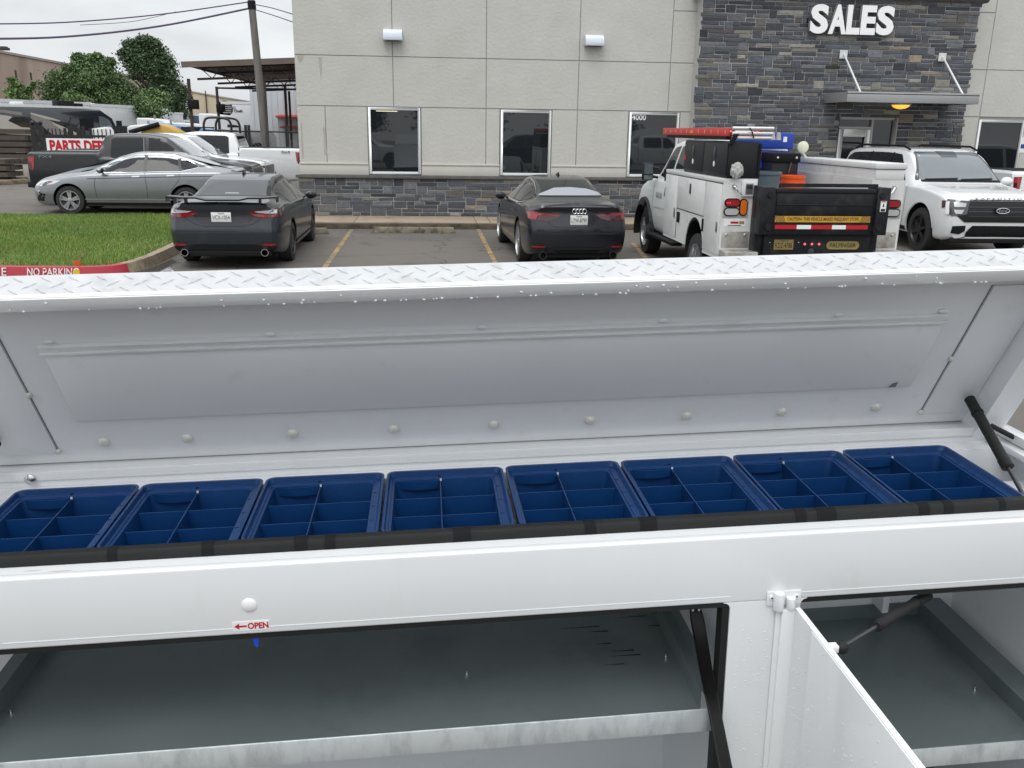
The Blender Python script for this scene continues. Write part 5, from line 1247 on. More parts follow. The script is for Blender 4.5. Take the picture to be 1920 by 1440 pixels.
# service body: two side packs with wheel cut-outs
def sidepoly():
    pts = [(0, .62), (.72, .62)]
    for a in np.linspace(0.0, math.pi, 13): pts.append((1.17-.45*math.cos(a), .62+.46*math.sin(a)))
    pts += [(2.92, .62), (2.92, 1.70), (0, 1.70)]
    return pts
for sg in (1, -1):
    y0, y1 = (.80, 1.27) if sg > 0 else (-1.27, -.80)
    mb = MB(); mb.prism([(a, b) for a, b in sidepoly()], 'y', y0, y1); sp_ = mb.build('side_pack', 'util_white', ut)
    yo = 1.27*sg; o_ = .006*sg
    def bx(nm, x0, x1, z0, z1, th, material, par=sp_):
        mb = MB(); ya, yb = sorted((yo, yo+th*sg)); mb.box(x0, x1, ya, yb, z0, z1); return mb.build(nm, material, par, bevel=.004 if th > .008 else 0)
    d1 = bx('front_door', 2.17, 2.90, .68, 1.62, .014, 'util_white'); bx('door_latch', 2.21, 2.28, .98, 1.13, .024, 'latch_steel', d1)
    d2 = bx('middle_door', .76, 2.15, 1.14, 1.62, .014, 'util_white'); bx('door_latch', 1.42, 1.49, 1.40, 1.55, .024, 'steel_dark', d2)
    d3 = bx('rear_door', .02, .70, .68, 1.62, .014, 'util_white'); bx('door_latch', .07, .13, .98, 1.12, .024, 'latch_steel', d3)
    bx('door_handle', 1.98, 2.06, .92, 1.08, .026, 'matte_black'); bx('door_handle', .72, .76, .92, 1.10, .026, 'matte_black')
    bx('top_rail', .0, 2.92, 1.645, 1.70, .010, 'util_white')
    bx('door_edge_line', .0, 2.92, 1.628, 1.638, .004, 'body_gap'); bx('door_edge_line', 2.152, 2.166, .66, 1.62, .003, 'body_gap'); bx('door_edge_line', .706, .716, .66, 1.62, .003, 'body_gap'); bx('door_edge_line', .76, 2.15, 1.122, 1.132, .003, 'body_gap')
    for w_y in (1.02*sg,):
        u1.S = dict(cs); u1.S.update(wr=.42, tw=.40); wl = u1.wheel(1.17, 1.235*sg, sg)
    mb = MB(); mb.lathe([(0, .82*sg), (.45, .82*sg), (.45, 1.26*sg), (.44, 1.26*sg), (.44, .84*sg), (0, .84*sg)], c=(1.17, 0, .60), axis='y', n=28); mb.build('wheel_well', 'matte_black', sp_)
    # rear face of the side pack: the plates, lamps and latch stand proud of x = 0
    ys = lambda a: a*sg
    def rbx(nm, ya, yb, z0, z1, th, material, bev=.003, par=sp_):
        a_, b_ = sorted((ya*sg, yb*sg)); mb = MB(); mb.box(-th, 0, a_, b_, z0, z1); return mb.build(nm, material, par, bevel=bev)
    if sg > 0:
        lp_ = rbx('latch_box', .82, 1.02, 1.47, 1.67, .03, 'util_white'); mb = MB(); mb.box(-.036, -.030, .87, .97, 1.50, 1.64); mb.build('paddle_latch', 'latch_steel', lp_)
        mb = MB(); mb.box(-.040, -.036, .88, .96, 1.57, 1.62); mb.build('paddle', 'steel_dark', lp_)
    mb = MB(); mb.lathe([(.035, 0), (.03, -.02), (0, -.024)], c=(0, 1.12*sg, 1.60), axis='x', n=14); hd = mb.build('swing_handle', 'steel', sp_, smooth=True)
    mb = MB(); mb.tube([(-.03, 1.12*sg, 1.60), (-.05, 1.08*sg, 1.54), (-.045, 1.02*sg, 1.49)], [.015, .012, .009], 8); mb.build('handle_lever', 'chrome', hd, smooth=True)
    lp = rbx('lamp_plate', .90, 1.26, 1.19, 1.44, .008, 'util_grime')
    def oval(cy, cz, w_, h_, x, n=9):
        r_ = min(w_, h_)/2; pts = []
        for k in range(n+1):
            a = -math.pi/2+math.pi*k/n; pts.append(((w_/2-r_)+r_*math.cos(a), r_*math.sin(a)) if w_ > h_ else (r_*math.cos(a+math.pi/2), (h_/2-r_)+r_*math.sin(a+math.pi/2)))
        for k in range(n+1):
            a = math.pi/2+math.pi*k/n; pts.append((-(w_/2-r_)+r_*math.cos(a), r_*math.sin(a)) if w_ > h_ else (r_*math.cos(a+math.pi/2), -(h_/2-r_)+r_*math.sin(a+math.pi/2)))
        return [((cy+a)*sg, cz+b) for a, b in pts]
    for nm, cy, cz, w_, h_, mt_ in (('brake_lamp', 1.13, 1.385, .19, .085, 'tail_red'), ('reverse_lamp', 1.135, 1.265, .19, .085, 'lamp_clear'), ('turn_lamp', .975, 1.325, .085, .20, 'amber')):
        mb = MB(); mb.prism(oval(cy, cz, w_+.03, h_+.03, 0), 'x', -.022, -.008); rg = mb.build(nm, 'matte_black', sp_)
        mb = MB(); mb.prism(oval(cy, cz, w_, h_, 0), 'x', -.030, -.022); mb.build('lens', mt_, rg)
    if sg > 0:
        mb = MB()
        for k in range(3): mb.box(-.033, -.030, 1.16+k*.022, 1.168+k*.022, 1.38, 1.388)
        mb.build('lit_led', 'red_lit', sp_)
        st_ = rbx('company_sticker', .92, 1.22, 1.07, 1.17, .003, 'sticker_white', 0)
        mb = MB(); mb.box(-.0045, -.003, 1.02, 1.13, 1.105, 1.135); mb.build('sticker_band', 'sign_red', st_)
        mb = MB(); mb.box(-.0045, -.003, .94, 1.01, 1.10, 1.14); mb.build('sticker_patch', 'gold_plate', st_)
        mb = MB(); mb.box(-.0045, -.003, .98, 1.17, 1.078, 1.088); mb.build('sticker_line', 'steel_dark', st_)
    tp = rbx('tread_panel', .86, 1.24, .78, 1.00, .006, 'tread_alu')
    for yy in (.92, 1.18):
        mb = MB(); mb.ball((-.01, yy*sg, .955), .022, 8, (.6, 1, 1)); mb.build('panel_bolt', 'tread_alu', tp, smooth=True)
    mb = MB(); a_, b_ = sorted((.82*sg, 1.27*sg)); mb.box(-.30, -.02, a_, b_, .60, .76); sb = mb.build('step_bumper', 'tread_alu', ut, bevel=.008)
    mb = MB(); mb.lathe([(.022, -.302), (0, -.302)], c=(0, .90*sg, .68), axis='x', n=12); mb.build('step_hole', 'matte_black', sb)
# tread lugs on the step bumpers and lower panels (small raised bars)
mb = MB()
for sg in (1, -1):
    for i in range(9):
        for j in range(4):
            y_, z_ = (.85+i*.045)*sg, .63+j*.035; a = .7 if (i+j) % 2 else -.7
            mb.hexa([(-.302, y_-.014*math.cos(a), z_-.014*math.sin(a)-.003), (-.302, y_+.014*math.cos(a), z_+.014*math.sin(a)-.003), (-.300, y_+.014*math.cos(a), z_+.014*math.sin(a)-.003), (-.300, y_-.014*math.cos(a), z_-.014*math.sin(a)-.003),
                     (-.302, y_-.014*math.cos(a), z_-.014*math.sin(a)+.003), (-.302, y_+.014*math.cos(a), z_+.014*math.sin(a)+.003), (-.300, y_+.014*math.cos(a), z_+.014*math.sin(a)+.003), (-.300, y_-.014*math.cos(a), z_-.014*math.sin(a)+.003)])
mb.build('tread_lugs', 'tread_alu', ut)
mb = MB(); mb.box(-.02, 2.92, -.80, .80, .74, .80); mb.build('bed_floor', 'util_grime', ut)
mb = MB(); mb.box(2.86, 2.92, -.80, .80, .80, 1.70); mb.build('bulkhead', 'util_white', ut)
mb = MB(); mb.box(-.10, 5.6, -.42, -.34, .48, .68); mb.box(-.10, 5.6, .34, .42, .48, .68); mb.build('chassis_rail', 'matte_black', ut)
mb = MB(); mb.tube([(1.17, -1.0, .42), (1.17, 1.0, .42)], .07, 12); mb.tube([(5.3, -.9, .42), (5.3, .9, .42)], .05, 12); mb.build('axle', 'matte_black', ut, smooth=True)
# white chest on the right side pack
mb = MB(); mb.box(.0, 2.75, -1.25, -.84, 1.702, 1.84); ch = mb.build('top_chest', 'util_white', ut, bevel=.006)
mb = MB(); mb.box(-.02, 2.78, -1.27, -.82, 1.846, 1.925); mb.build('chest_lid', 'util_white', ch, bevel=.012)
mb = MB(); mb.box(.0, 2.75, -1.252, -.838, 1.839, 1.848); mb.build('lid_gap', 'body_gap', ch)
# lift gate
mb = MB(); mb.box(-.36, -.28, -.78, .78, 1.0, 1.60); gp_ = mb.build('lift_gate', 'gate_black', ut, bevel=.006)
mb = MB(); mb.box(-.375, -.36, -.66, .66, 1.26, 1.54); mb.build('gate_panel', 'gate_black', gp_, bevel=.006)
mb = MB(); mb.box(-.385, -.36, -.66, .66, 1.385, 1.40); mb.box(-.385, -.36, -.68, .68, 1.545, 1.60); mb.build('gate_rib', 'cabinet_black', gp_, bevel=.003)
mb = MB(); mb.box(-.30, -.24, -.74, .58, 1.615, 1.66); mb.build('gate_top_lip', 'gate_black', gp_)
for sg in (1, -1):
    mb = MB(); a_, b_ = sorted((.70*sg, .88*sg)); mb.box(-.40, -.22, a_, b_, 1.00, 1.62); gs = mb.build('gate_side_arm', 'gate_black', gp_, bevel=.012)
    mb = MB(); mb.lathe([(.045, -.402), (.04, -.42), (0, -.42)], c=(0, .76*sg, 1.52), axis='x', n=14); mb.lathe([(.045, -.402), (.04, -.42), (0, -.42)], c=(0, .76*sg, 1.10), axis='x', n=14); mb.build('pivot_bolt', 'cabinet_black', gs, smooth=True)
    mb = MB(); a_, b_ = sorted((.74*sg, .86*sg)); mb.box(-.22, -.02, a_, b_, .40, 1.62); mb.build('gate_column', 'gate_black', gp_, bevel=.01)
mb = MB(); mb.box(-.368, -.36, -.65, .66, 1.165, 1.245); cy_ = mb.build('caution_strip', 'caution_yellow', gp_)
text('CAUTION- THIS VEHICLE MAKES FREQUENT STOPS', 'caution_words', 'plate_print', cy_, (-.3685, .0, 1.205), (0, -1, 0), (0, 0, 1), h=.052, w=.98, depth=.001, bold=.02)
for sg in (1, -1):
    mb = MB()
    for k in range(7):
        y_ = .515*sg+k*.019*sg; mb.prism([(y_, 1.167), (y_+.008, 1.167), (y_+.008+.03*sg, 1.243), (y_+.03*sg, 1.243)], 'x', -.3695, -.368)
    mb.build('caution_stripes', 'plate_print', cy_)
for k, (a_, b_, m__) in enumerate(((.65, .35, 'sign_red'), (.35, .155, 'sticker_white'), (.155, -.135, 'sign_red'), (-.135, -.325, 'sticker_white'), (-.325, -.63, 'sign_red'))):
    mb = MB(); mb.box(-.366, -.36, b_, a_, 1.075, 1.128); mb.build('reflective_tape', m__, gp_)
mb = MB(); mb.box(-.404, -.400, -.83, -.75, 1.31, 1.45); nl = mb.build('warning_label', 'sticker_white', gp_)
mb = MB(); mb.box(-.4055, -.404, -.82, -.76, 1.435, 1.447); mb.build('label_band', 'sign_red', nl)
mb = MB(); mb.box(-.4055, -.404, -.82, -.76, 1.315, 1.35); mb.prism([(-.80, 1.37), (-.78, 1.37), (-.785, 1.42), (-.80, 1.41)], 'x', -.4055, -.404); mb.build('label_pictogram', 'plate_print', nl)
mb = MB(); mb.box(-.26, -.10, -.74, .74, .60, 1.05); lf = mb.build('lift_gate_frame', 'gate_black', ut, bevel=.015)
mb = MB(); mb.box(-.275, -.26, -.70, .70, .955, .985); mb.box(-.268, -.26, -.72, .72, .70, .73); mb.build('frame_rib', 'cabinet_black', lf)
mb = MB(); mb.box(-.272, -.26, .33, .60, .79, .925); pl_ = mb.build('licence_plate', 'gold_plate', lf, bevel=.003)
text('KDZ-4786', 'plate_number', 'plate_print', pl_, (-.2725, .465, .848), (0, -1, 0), (0, 0, 1), h=.072, w=.235, depth=.001, bold=.01)
text('TEXAS', 'plate_state', 'plate_print', pl_, (-.2725, .465, .908), (0, -1, 0), (0, 0, 1), h=.018, w=.10, depth=.001, bold=.01)
for yy in (.17, .07, -.03):
    mb = MB(); mb.lathe([(.016, -.262), (0, -.268)], c=(0, yy, .865), axis='x', n=12); mb.build('marker_light', 'red_lit', lf, smooth=True)
mb = MB(); r_ = .055; pts = [(-.36+.175*s_-0+r_*math.cos(a)*1, .85+r_*math.sin(a)) for s_, aa in ((1, np.linspace(-math.pi/2, math.pi/2, 9)), (-1, np.linspace(math.pi/2, 1.5*math.pi, 9))) for a in aa]
mb.prism(pts, 'x', -.272, -.26); op = mb.build('maker_plate', 'gold_plate', lf)
text('PALFINGER', 'maker_name', 'plate_print', op, (-.2725, -.36, .85), (0, -1, 0), (0, 0, 1), h=.055, w=.37, depth=.001, bold=.015)
mb = MB(); mb.box(-.268, -.26, -.53, -.20, .735, .775); mb.build('blank_plate', 'cabinet_black', lf)
for yy, zz in ((.08, .76), (.26, .68)):
    mb = MB(); mb.lathe([(.05, -.262), (.045, -.275), (.02, -.28), (0, -.28)], c=(0, yy, zz), axis='x', n=16); mb.build('socket', 'steel_dark', lf, smooth=True)
for yy in (.66, .26):
    mb = MB(); mb.ball((-.262, yy, .885), .012, 8); mb.build('plate_light', 'steel', lf, smooth=True)
# things carried on the truck
def UW(x, y, z): return Vector((ux - y*US, UY + x*US, z*US))
def cargo(name, label, cat, x, y, z, group=None):
    t_ = thing(name, label, cat, UW(x, y, z), R(90), group); t_.scale = (US,)*3; return t_
cbx = cargo('side_cabinet', 'black two-door cabinet on the left side of the utility truck under the ladder', 'cabinet', 1.04, .965, 1.702)
mb = MB(); mb.box(-1.02, 1.03, -.17, .26, 0, .47); mb.build('cabinet_case', 'cabinet_black', cbx, bevel=.01)
for x0, x1 in ((-1.0, .02), (.05, 1.01)):
    mb = MB(); mb.box(x0, x1, .26, .275, .03, .45); dd = mb.build('cabinet_door', 'cabinet_black', cbx, bevel=.005)
    mb = MB(); mb.box((x0+x1)/2-.04, (x0+x1)/2+.04, .275, .285, .24, .40); mb.build('latch', 'steel_dark', dd, bevel=.004)
    mb = MB(); mb.lathe([(.04, .276), (0, .277)], c=((x0+x1)/2+.02, 0, .17), axis='y', n=16); mb.build('door_sticker', 'sticker_white', dd)
mb = MB(); mb.box(.92, 1.02, .276, .278, .18, .25); mb.build('red_sticker', 'sign_red', cbx)
mb = MB(); mb.box(-1.035, -1.02, -.18, .27, -.0, .02); mb.box(-1.035, -1.02, -.18, -.15, .02, .45); mb.build('frame_trim', 'matte_black', cbx)
ld = cargo('ladder', 'red fibreglass extension ladder lying on top of the black cabinet', 'ladder', 1.62, 1.0, 2.225)
for y0 in (-.24, .21):
    mb = MB(); mb.box(-1.55, 1.80, y0, y0+.035, .02, .125); mb.build('rail', 'ladder_red', ld, bevel=.004)
mb = MB(); mb.box(-1.50, 1.70, -.17, -.14, .02, .11); mb.box(-1.50, 1.70, .13, .16, .02, .11); mb.build('inner_rail', 'ladder_red', ld)
for k in range(11):
    x_ = -1.45+k*.305; mb = MB(); mb.tube([(x_, -.235, .075), (x_, .24, .075)], .017, 8); mb.build('rung', 'ladder_alu', ld, smooth=True)
mb = MB()
for k in range(11): mb.box(-1.45+k*.305-.01, -1.45+k*.305+.01, .245, .248, .05, .10)
mb.build('rung_rivets', 'ladder_alu', ld)
mb = MB(); mb.box(.05, .20, .2455, .2475, .05, .09); mb.build('ladder_label', 'caution_yellow', ld)
for zz in (.11, .045, -.012):
    mb = MB(); mb.tube([(-1.60, .20, zz+.01), (-1.60, -.36, zz+.012)], .024, 10); mb.build('cross_tube', 'ladder_alu', ld, smooth=True)
mb = MB(); mb.tube([(-1.628, -.02, .13), (-1.63, -.06, .08), (-1.628, -.09, .0)], .008, 6); mb.build('strap', 'matte_black', ld)
for yy in (-.36, -.44):
    mb = MB(); mb.hexa([(-1.62, yy-.03, -.02), (-1.62, yy+.03, -.02), (-1.56, yy+.03, -.02), (-1.56, yy-.03, -.02), (-1.62, yy-.008, .08), (-1.62, yy+.008, .08), (-1.56, yy+.008, .08), (-1.56, yy-.008, .08)]); mb.build('ladder_foot', 'ladder_alu', ld)
mb = MB(); mb.hexa([(-1.66, .19, -.08), (-1.66, .25, -.08), (-1.60, .25, -.08), (-1.60, .19, -.08), (-1.66, .12, .05), (-1.66, .18, .05), (-1.60, .18, .05), (-1.60, .12, .05)]); mb.build('latch_arm', 'matte_black', ld)
mb = MB(); mb.box(-1.5, 1.5, -.25, .25, -.025, .018); mb.build('ladder_rack_bar', 'matte_black', ld)
bt = cargo('blue_toolbox', 'blue job box with lid behind the black cabinet on the utility truck', 'tool box', 2.42, -.20, 1.50)
mb = MB(); mb.box(-.08, .40, -.38, .46, -.60, .52); mb.build('case', 'tool_blue', bt, bevel=.015)
mb = MB(); mb.box(-.11, .42, -.40, .48, .55, .80); mb.build('lid', 'tool_blue', bt, bevel=.02)
mb = MB(); mb.box(-.09, -.08, -.38, .46, .22, .25); mb.build('rib', 'steel_dark', bt)
mb = MB(); mb.box(-.12, -.11, -.28, -.22, .66, .74); mb.build('latch', 'sticker_white', bt)
mb = MB(); mb.box(-.085, -.08, .0, .20, .42, .46); mb.build('label_strip', 'sign_red', bt)
bk = cargo('black_toolbox', 'black tool chest standing between the blue job box and the white top chest', 'tool box', 2.0, -.28, .80)
mb = MB(); mb.box(-.12, .5, -.25, .16, 0, 1.06); mb.build('case', 'cabinet_black', bk, bevel=.01)
mb = MB(); mb.box(-.15, .52, -.27, .18, 1.06, 1.20); mb.build('lid', 'matte_black', bk, bevel=.015)
for yy in (.10, -.20):
    mb = MB(); mb.ball((-.15, yy, 1.13), .018, 8); mb.build('stud', 'lamp_cream', bk, smooth=True)
mb = MB(); mb.tube([(-.16, -.12, 1.06), (-.18, -.06, .80), (-.17, 0, .55)], .012, 6); mb.build('strap', 'tail_dark_red', bk)
tb = cargo('grey_tub', 'open grey plastic tub in the truck bed beside the left side pack', 'tub', .85, .46, .80)
mb = MB(); rr0 = []
mb.lathe([(.22, 0), (.29, .92), (.305, .93), (.305, .96), (.275, .96), (.21, .05), (0, .05)], n=28); mb.build('tub_wall', 'tub_grey', tb, smooth=True)
ob = cargo('orange_bucket', 'bright orange plastic bucket in the bed of the utility truck', 'bucket', 1.0, -.10, 1.32)
mb = MB(); mb.lathe([(.13, -.52), (.165, .34), (.172, .345), (.172, .385), (.160, .385), (.155, .34), (.122, -.50), (0, -.50)], n=28); mb.build('bucket_wall', 'bucket_orange', ob, smooth=True)
mb = MB(); mb.lathe([(.170, .26), (.185, .265), (.185, .30), (.170, .30)], n=28); mb.build('bucket_rim', 'bucket_orange', ob, smooth=True)
sl_ = cargo('spot_lamp', 'round cream work lamp on a short stand above the white top chest', 'work lamp', 2.45, -.80, 1.925)
mb = MB(); mb.tube([(.0, -.12, -1.1), (0, -.12, -.05), (0, 0, .08)], .03, 8); mb.build('stand', 'ladder_alu', sl_, smooth=True)
mb = MB(); mb.lathe([(.03, .06), (.085, .02), (.092, -.03), (.085, -.035), (0, -.045)], c=(-.02, 0, .16), axis='x', n=20); mb.build('lamp_head', 'lamp_cream', sl_, smooth=True)
pw = cargo('white_bag', 'crumpled clear plastic bag resting on the left side pack by the black cabinet', 'plastic bag', -.055, 1.12, 1.71)
mb = MB(); bmesh.ops.create_icosphere(mb.bm, subdivisions=3, radius=1)
for v_ in mb.bm.verts:
    k_ = 1+.25*math.sin(v_.co.x*7+v_.co.z*9)*math.cos(v_.co.y*8); v_.co = Vector((v_.co.x*.04*k_, v_.co.y*.085*k_, .10+v_.co.z*.10*k_))
mat('bag_plastic', (.45, .45, .43), .3, coat=.3)
mb.build('bag_film', 'bag_plastic', pw, smooth=True)

# ------------------------------------------------------------ white SUV facing the camera
SU = dict(L=5.33, wr=.42, axles=(.95, 4.06), edge=.10, shoulder=.972, arch=.50, tw=.27, rim=.29,
  ZT=[(0, 1.02), (.05, 1.10), (.25, 1.17), (1.25, 1.27), (1.38, 1.30), (1.80, 1.62), (2.15, 1.84), (2.5, 1.92), (3.2, 1.94), (4.6, 1.91), (5.0, 1.84), (5.2, 1.50), (5.28, 1.2), (5.33, 1.1)],
  ZL=[(0, .96), (.3, 1.08), (1.3, 1.20), (2.4, 1.23), (4.8, 1.27), (5.33, 1.05)],
  WR=[(0, .78), (.5, .84), (1.4, .86), (1.9, .79), (2.3, .755), (4.6, .745), (5.1, .76), (5.33, .85)],
  W=[(0, .86), (.10, .94), (.35, .99), (1.2, 1.005), (4.8, 1.0), (5.2, .97), (5.33, .92)],
  ZB=[(0, .36), (.3, .30), (4.9, .36), (5.33, .45)], XF=[(.2, -.10), (.4, .0), (.75, .03), (1.0, .0)], spokes=6, rimmat='rim_dark')
sv = Car('white_suv', 'white full size sport utility vehicle facing the camera by the entrance', 'suv', SU, (10.20, 17.60, 0), R(-92), 'paint_white', scale=.97)
sv.decal('windshield', [(-.62, 1.86), (.62, 1.86), (.72, 1.66), (.83, 1.33), (-.83, 1.33), (-.72, 1.66)], 'F', 'windshield')
mat('windshield_frit', (.05, .052, .055), .15)
for sg in (1, -1): sv.decal('windshield_edge', [(.82*sg, 1.33), (.855*sg, 1.33), (.655*sg, 1.84), (.62*sg, 1.84)], 'F', 'windshield_frit', off=.006)
sv.decal('mirror_housing', [(-.20, 1.865), (.20, 1.865), (.17, 1.76), (-.15, 1.76)], 'F', 'windshield_frit', off=.008)
sv.decal('wiper_cowl', [(-.80, 1.335), (.80, 1.335), (.80, 1.30), (-.80, 1.30)], 'F', 'matte_black', off=.010)
for a_, b_ in ((-.72, -.05), (.0, .66)): sv.strip('wiper', [(a_, 1.335), (b_, 1.355)], .025, 'F', 'matte_black', off=.02)
for pl in ([(1.80, 1.28), (2.06, 1.52), (2.42, 1.80), (2.74, 1.83), (2.74, 1.25), (2.2, 1.24)], [(2.80, 1.25), (2.80, 1.83), (3.74, 1.83), (3.74, 1.27)], [(3.80, 1.28), (3.80, 1.83), (4.70, 1.80), (4.90, 1.70), (4.98, 1.36), (4.92, 1.31)]):
    sv.decal('side_window', pl, 'L', 'car_glass', off=.006, both=True)
sv.strip('pillar_black', [(2.77, 1.25), (2.77, 1.83)], .07, 'L', 'black_gloss', off=.009, both=True)
sv.strip('pillar_black', [(3.77, 1.27), (3.77, 1.83)], .07, 'L', 'black_gloss', off=.009, both=True)
sv.strip('door_gap', [(1.62, 1.24), (1.60, .70), (1.68, .42)], .012, 'L', 'body_gap', both=True)
sv.strip('door_gap', [(2.77, 1.24), (2.80, .42)], .012, 'L', 'body_gap', both=True)
sv.strip('rocker', [(1.5, .40), (3.6, .42)], .08, 'L', 'black_plastic', off=.012, both=True)
for ad in (.95, 4.06):
    arc = [(ad+.535*math.cos(a), .435+.535*math.sin(a)) for a in np.linspace(.15, math.pi-.15, 18)]
    sv.strip('arch_lip', arc, .05, 'L', 'paint_white', off=.018, both=True)
for sg in (1, -1):
    mb = MB(); mb.tube([(sv.X(2.25), .70*sg, 1.90), (sv.X(2.5), .70*sg, 1.965), (sv.X(4.5), .69*sg, 1.965), (sv.X(4.8), .69*sg, 1.89)], .022, 8); mb.build('roof_rail', 'matte_black', sv.root, smooth=True)
sv.decal('hood_crease', [(.30, .55), (1.2, .60), (1.2, .585), (.30, .535)], 'T', 'util_white', both=True)
gr = sv.decal('grille', [(-.90, 1.03), (.90, 1.03), (.93, .86), (.66, .66), (-.66, .66), (-.93, .86)], 'F', 'black_gloss', off=.012)
for zz in (.93, .85, .77): sv.strip('grille_bar', [(-.62, zz), (.62, zz)], .014, 'F', 'windshield_frit', off=.030, parent=gr)
for sg in (1, -1):
    m_ = lambda P: [(a*sg, b) for a, b in P]
    hd = sv.decal('headlight', m_([(.60, 1.03), (.93, 1.05), (.93, .80), (.88, .77), (.64, .80)]), 'F', 'headlamp_dark', off=.018)
    sv.decal('headlight_lens', m_([(.66, 1.0), (.86, 1.0), (.86, .93), (.68, .93)]), 'F', 'lamp_clear', off=.026, parent=hd)
    sv.decal('headlight_lens', m_([(.70, .88), (.86, .88), (.85, .81), (.74, .81)]), 'F', 'lamp_clear', off=.026, parent=hd)
    sv.decal('running_lamp', m_([(.905, 1.01), (.935, 1.01), (.945, .80), (.915, .79)]), 'F', 'sticker_white', off=.028, parent=hd)
    sv.decal('fog_recess', m_([(.62, .60), (.86, .59), (.86, .46), (.72, .44), (.62, .50)]), 'F', 'matte_black', off=.014)
sv.decal('side_marker', [(.16, 1.03), (.27, 1.03), (.24, .90), (.17, .90)], 'L', 'tail_dark_red', off=.012, both=True)
sv.strip('headlight_trim', [(-.60, 1.045), (.60, 1.045)], .022, 'F', 'windshield_frit', off=.02)
sv.decal('lower_grille', [(-.50, .60), (.50, .60), (.60, .48), (.60, .40), (.86, .33), (-.86, .33), (-.60, .40), (-.60, .48)], 'F', 'matte_black', off=.018)
mb = MB(); mb.box(sv.X(.0)-.30, sv.X(0)-.02, -.84, .84, .27, .40); mb.build('skid_plate', 'black_plastic', sv.root, bevel=.03)
mb = MB(); pts = [(.125*math.cos(a), .05*math.sin(a)) for a in np.linspace(0, 2*math.pi, 29)[:-1]]
mb.prism([(a, b+.875) for a, b in pts], 'x', sv.X(0)+.075, sv.X(0)+.095); bd = mb.build('badge', 'paint_charcoal', sv.root)
mb = MB(); mb.tube([(sv.X(0)+.097, .122*math.cos(a), .875+.048*math.sin(a)) for a in np.linspace(0, 2*math.pi, 29)], .006, 6, caps=False); mb.build('badge_ring', 'chrome', bd, smooth=True)
text('Ford', 'badge_word', 'chrome', bd, (sv.X(0)+.0955, 0, .875), (0, 1, 0), (0, 0, 1), h=.055, w=.15, depth=.004, bold=.01)
text('EXPEDITION', 'hood_letters', 'steel_dark', sv.root, (sv.X(0)+.012, 0, 1.085), (0, 1, 0), (-.25, 0, .97), h=.035, w=1.0, depth=.004, bold=.01, space=1.6)
sv.mirror(1.86, 1.20, 1.30, 'paint_white', (.09, .13, .095))
# ------------------------------------------------------------ background lot
mat('warehouse_tan', srgb(176, 156, 142), .9, noise=.06, nscale=.3, dirt=srgb(140, 122, 110), dscale=.18, dth=(.45, .75), stretch=(1, 1, .25))
mat('coping', srgb(150, 142, 134), .7)
mat('vent_dark', (.05, .035, .03), .8)
mat('beige_metal', srgb(196, 184, 158), .7, noise=.05, nscale=.4)
mat('white_metal', srgb(196, 200, 204), .5, noise=.05, nscale=.5)
mat('awning_red', srgb(160, 58, 52), .5)
mat('rust_steel', srgb(62, 46, 40), .7, noise=.2, nscale=2)
mat('deck_rust', srgb(104, 92, 84), .8, noise=.2, nscale=.6)
mat('van_white', (.60, .61, .62), .4, coat=.3, noise=.04, nscale=.6, dirt=(.44, .43, .41), dscale=.5, dth=(.55, .8))
mat('van_roof', (.62, .63, .64), .5)
mat('coach_black', (.012, .015, .022), .18, coat=1)
mat('coach_grey', (.22, .21, .20), .35)
mat('coach_cream', (.42, .40, .35), .4)
mat('wood_pole', srgb(112, 108, 104), .85, noise=.18, nscale=1.2, stretch=(6, 6, .6), dirt=srgb(80, 76, 72), dscale=2)
mat('wire', (.10, .07, .14), .7)
mat('fence_black', (.012, .012, .013), .5)
mat('chain_link', (.32, .32, .32), .5, metal=.6)
mat('bark', srgb(74, 62, 50), .9, noise=.3, nscale=6)
mat('leaf', (.05, .08, .03), .6, attr='col')
mat('timber', srgb(78, 70, 62), .9, noise=.2, nscale=3)
mat('loader_yellow', srgb(188, 150, 62), .5)
mat('cab_blue', srgb(60, 120, 170), .4, coat=.5)
mat('shade_blue', srgb(60, 72, 92), .7)
GAX = Vector((RT.x, RT.y, 0)).normalized()
# far tan warehouse, its wall runs away to the right
def long_wall(name, label, a, b, h, th, material, vents=(), cop='coping'):
    a = Vector((a.x, a.y, 0)); b = Vector((b.x, b.y, 0)); d = (b-a); L_ = d.length
    t_ = thing(name, label, 'building', a, math.atan2(d.y, d.x))
    mb = MB(); mb.box(0, L_, 0, th, 0, h); mb.build('wall', material, t_)
    mb = MB(); mb.box(-.1, L_+.1, -.12, th+.1, h, h+.18); mb.build('roof_edge', cop, t_)
    for (x, z) in vents:
        mb = MB(); mb.box(x-.16, x+.16, -.03, .02, z-.3, z+.3); mb.build('scupper', 'vent_dark', t_)
    return t_
A0 = W(-60, 84, 72); hW = A0.z; B0 = W(300, 152, 72); Y1_ = 72*(hW-CAMH)/(B0.z-CAMH)
tw_ = long_wall('tan_warehouse', 'long tan stucco warehouse running back behind the trees on the left', A0, W(300, 152, Y1_), hW-.15, 14, 'warehouse_tan', vents=((7.6, hW-1.6), (10.6, hW-1.6), (13.8, hW-1.6), (40, hW-1.6), (46, hW-1.6), (52, hW-1.6)))
rb = thing('roof_unit', 'small dark ventilation unit on the roof edge of the tan warehouse', 'roof unit', (W(3, 92, 76).x, 76.5, hW)); mb = MB(); mb.box(-.35, .3, -.3, .3, 0, .2); mb.box(-.25, .2, -.2, .2, .2, .28); mb.build('unit_case', 'vent_dark', rb, bevel=.03)
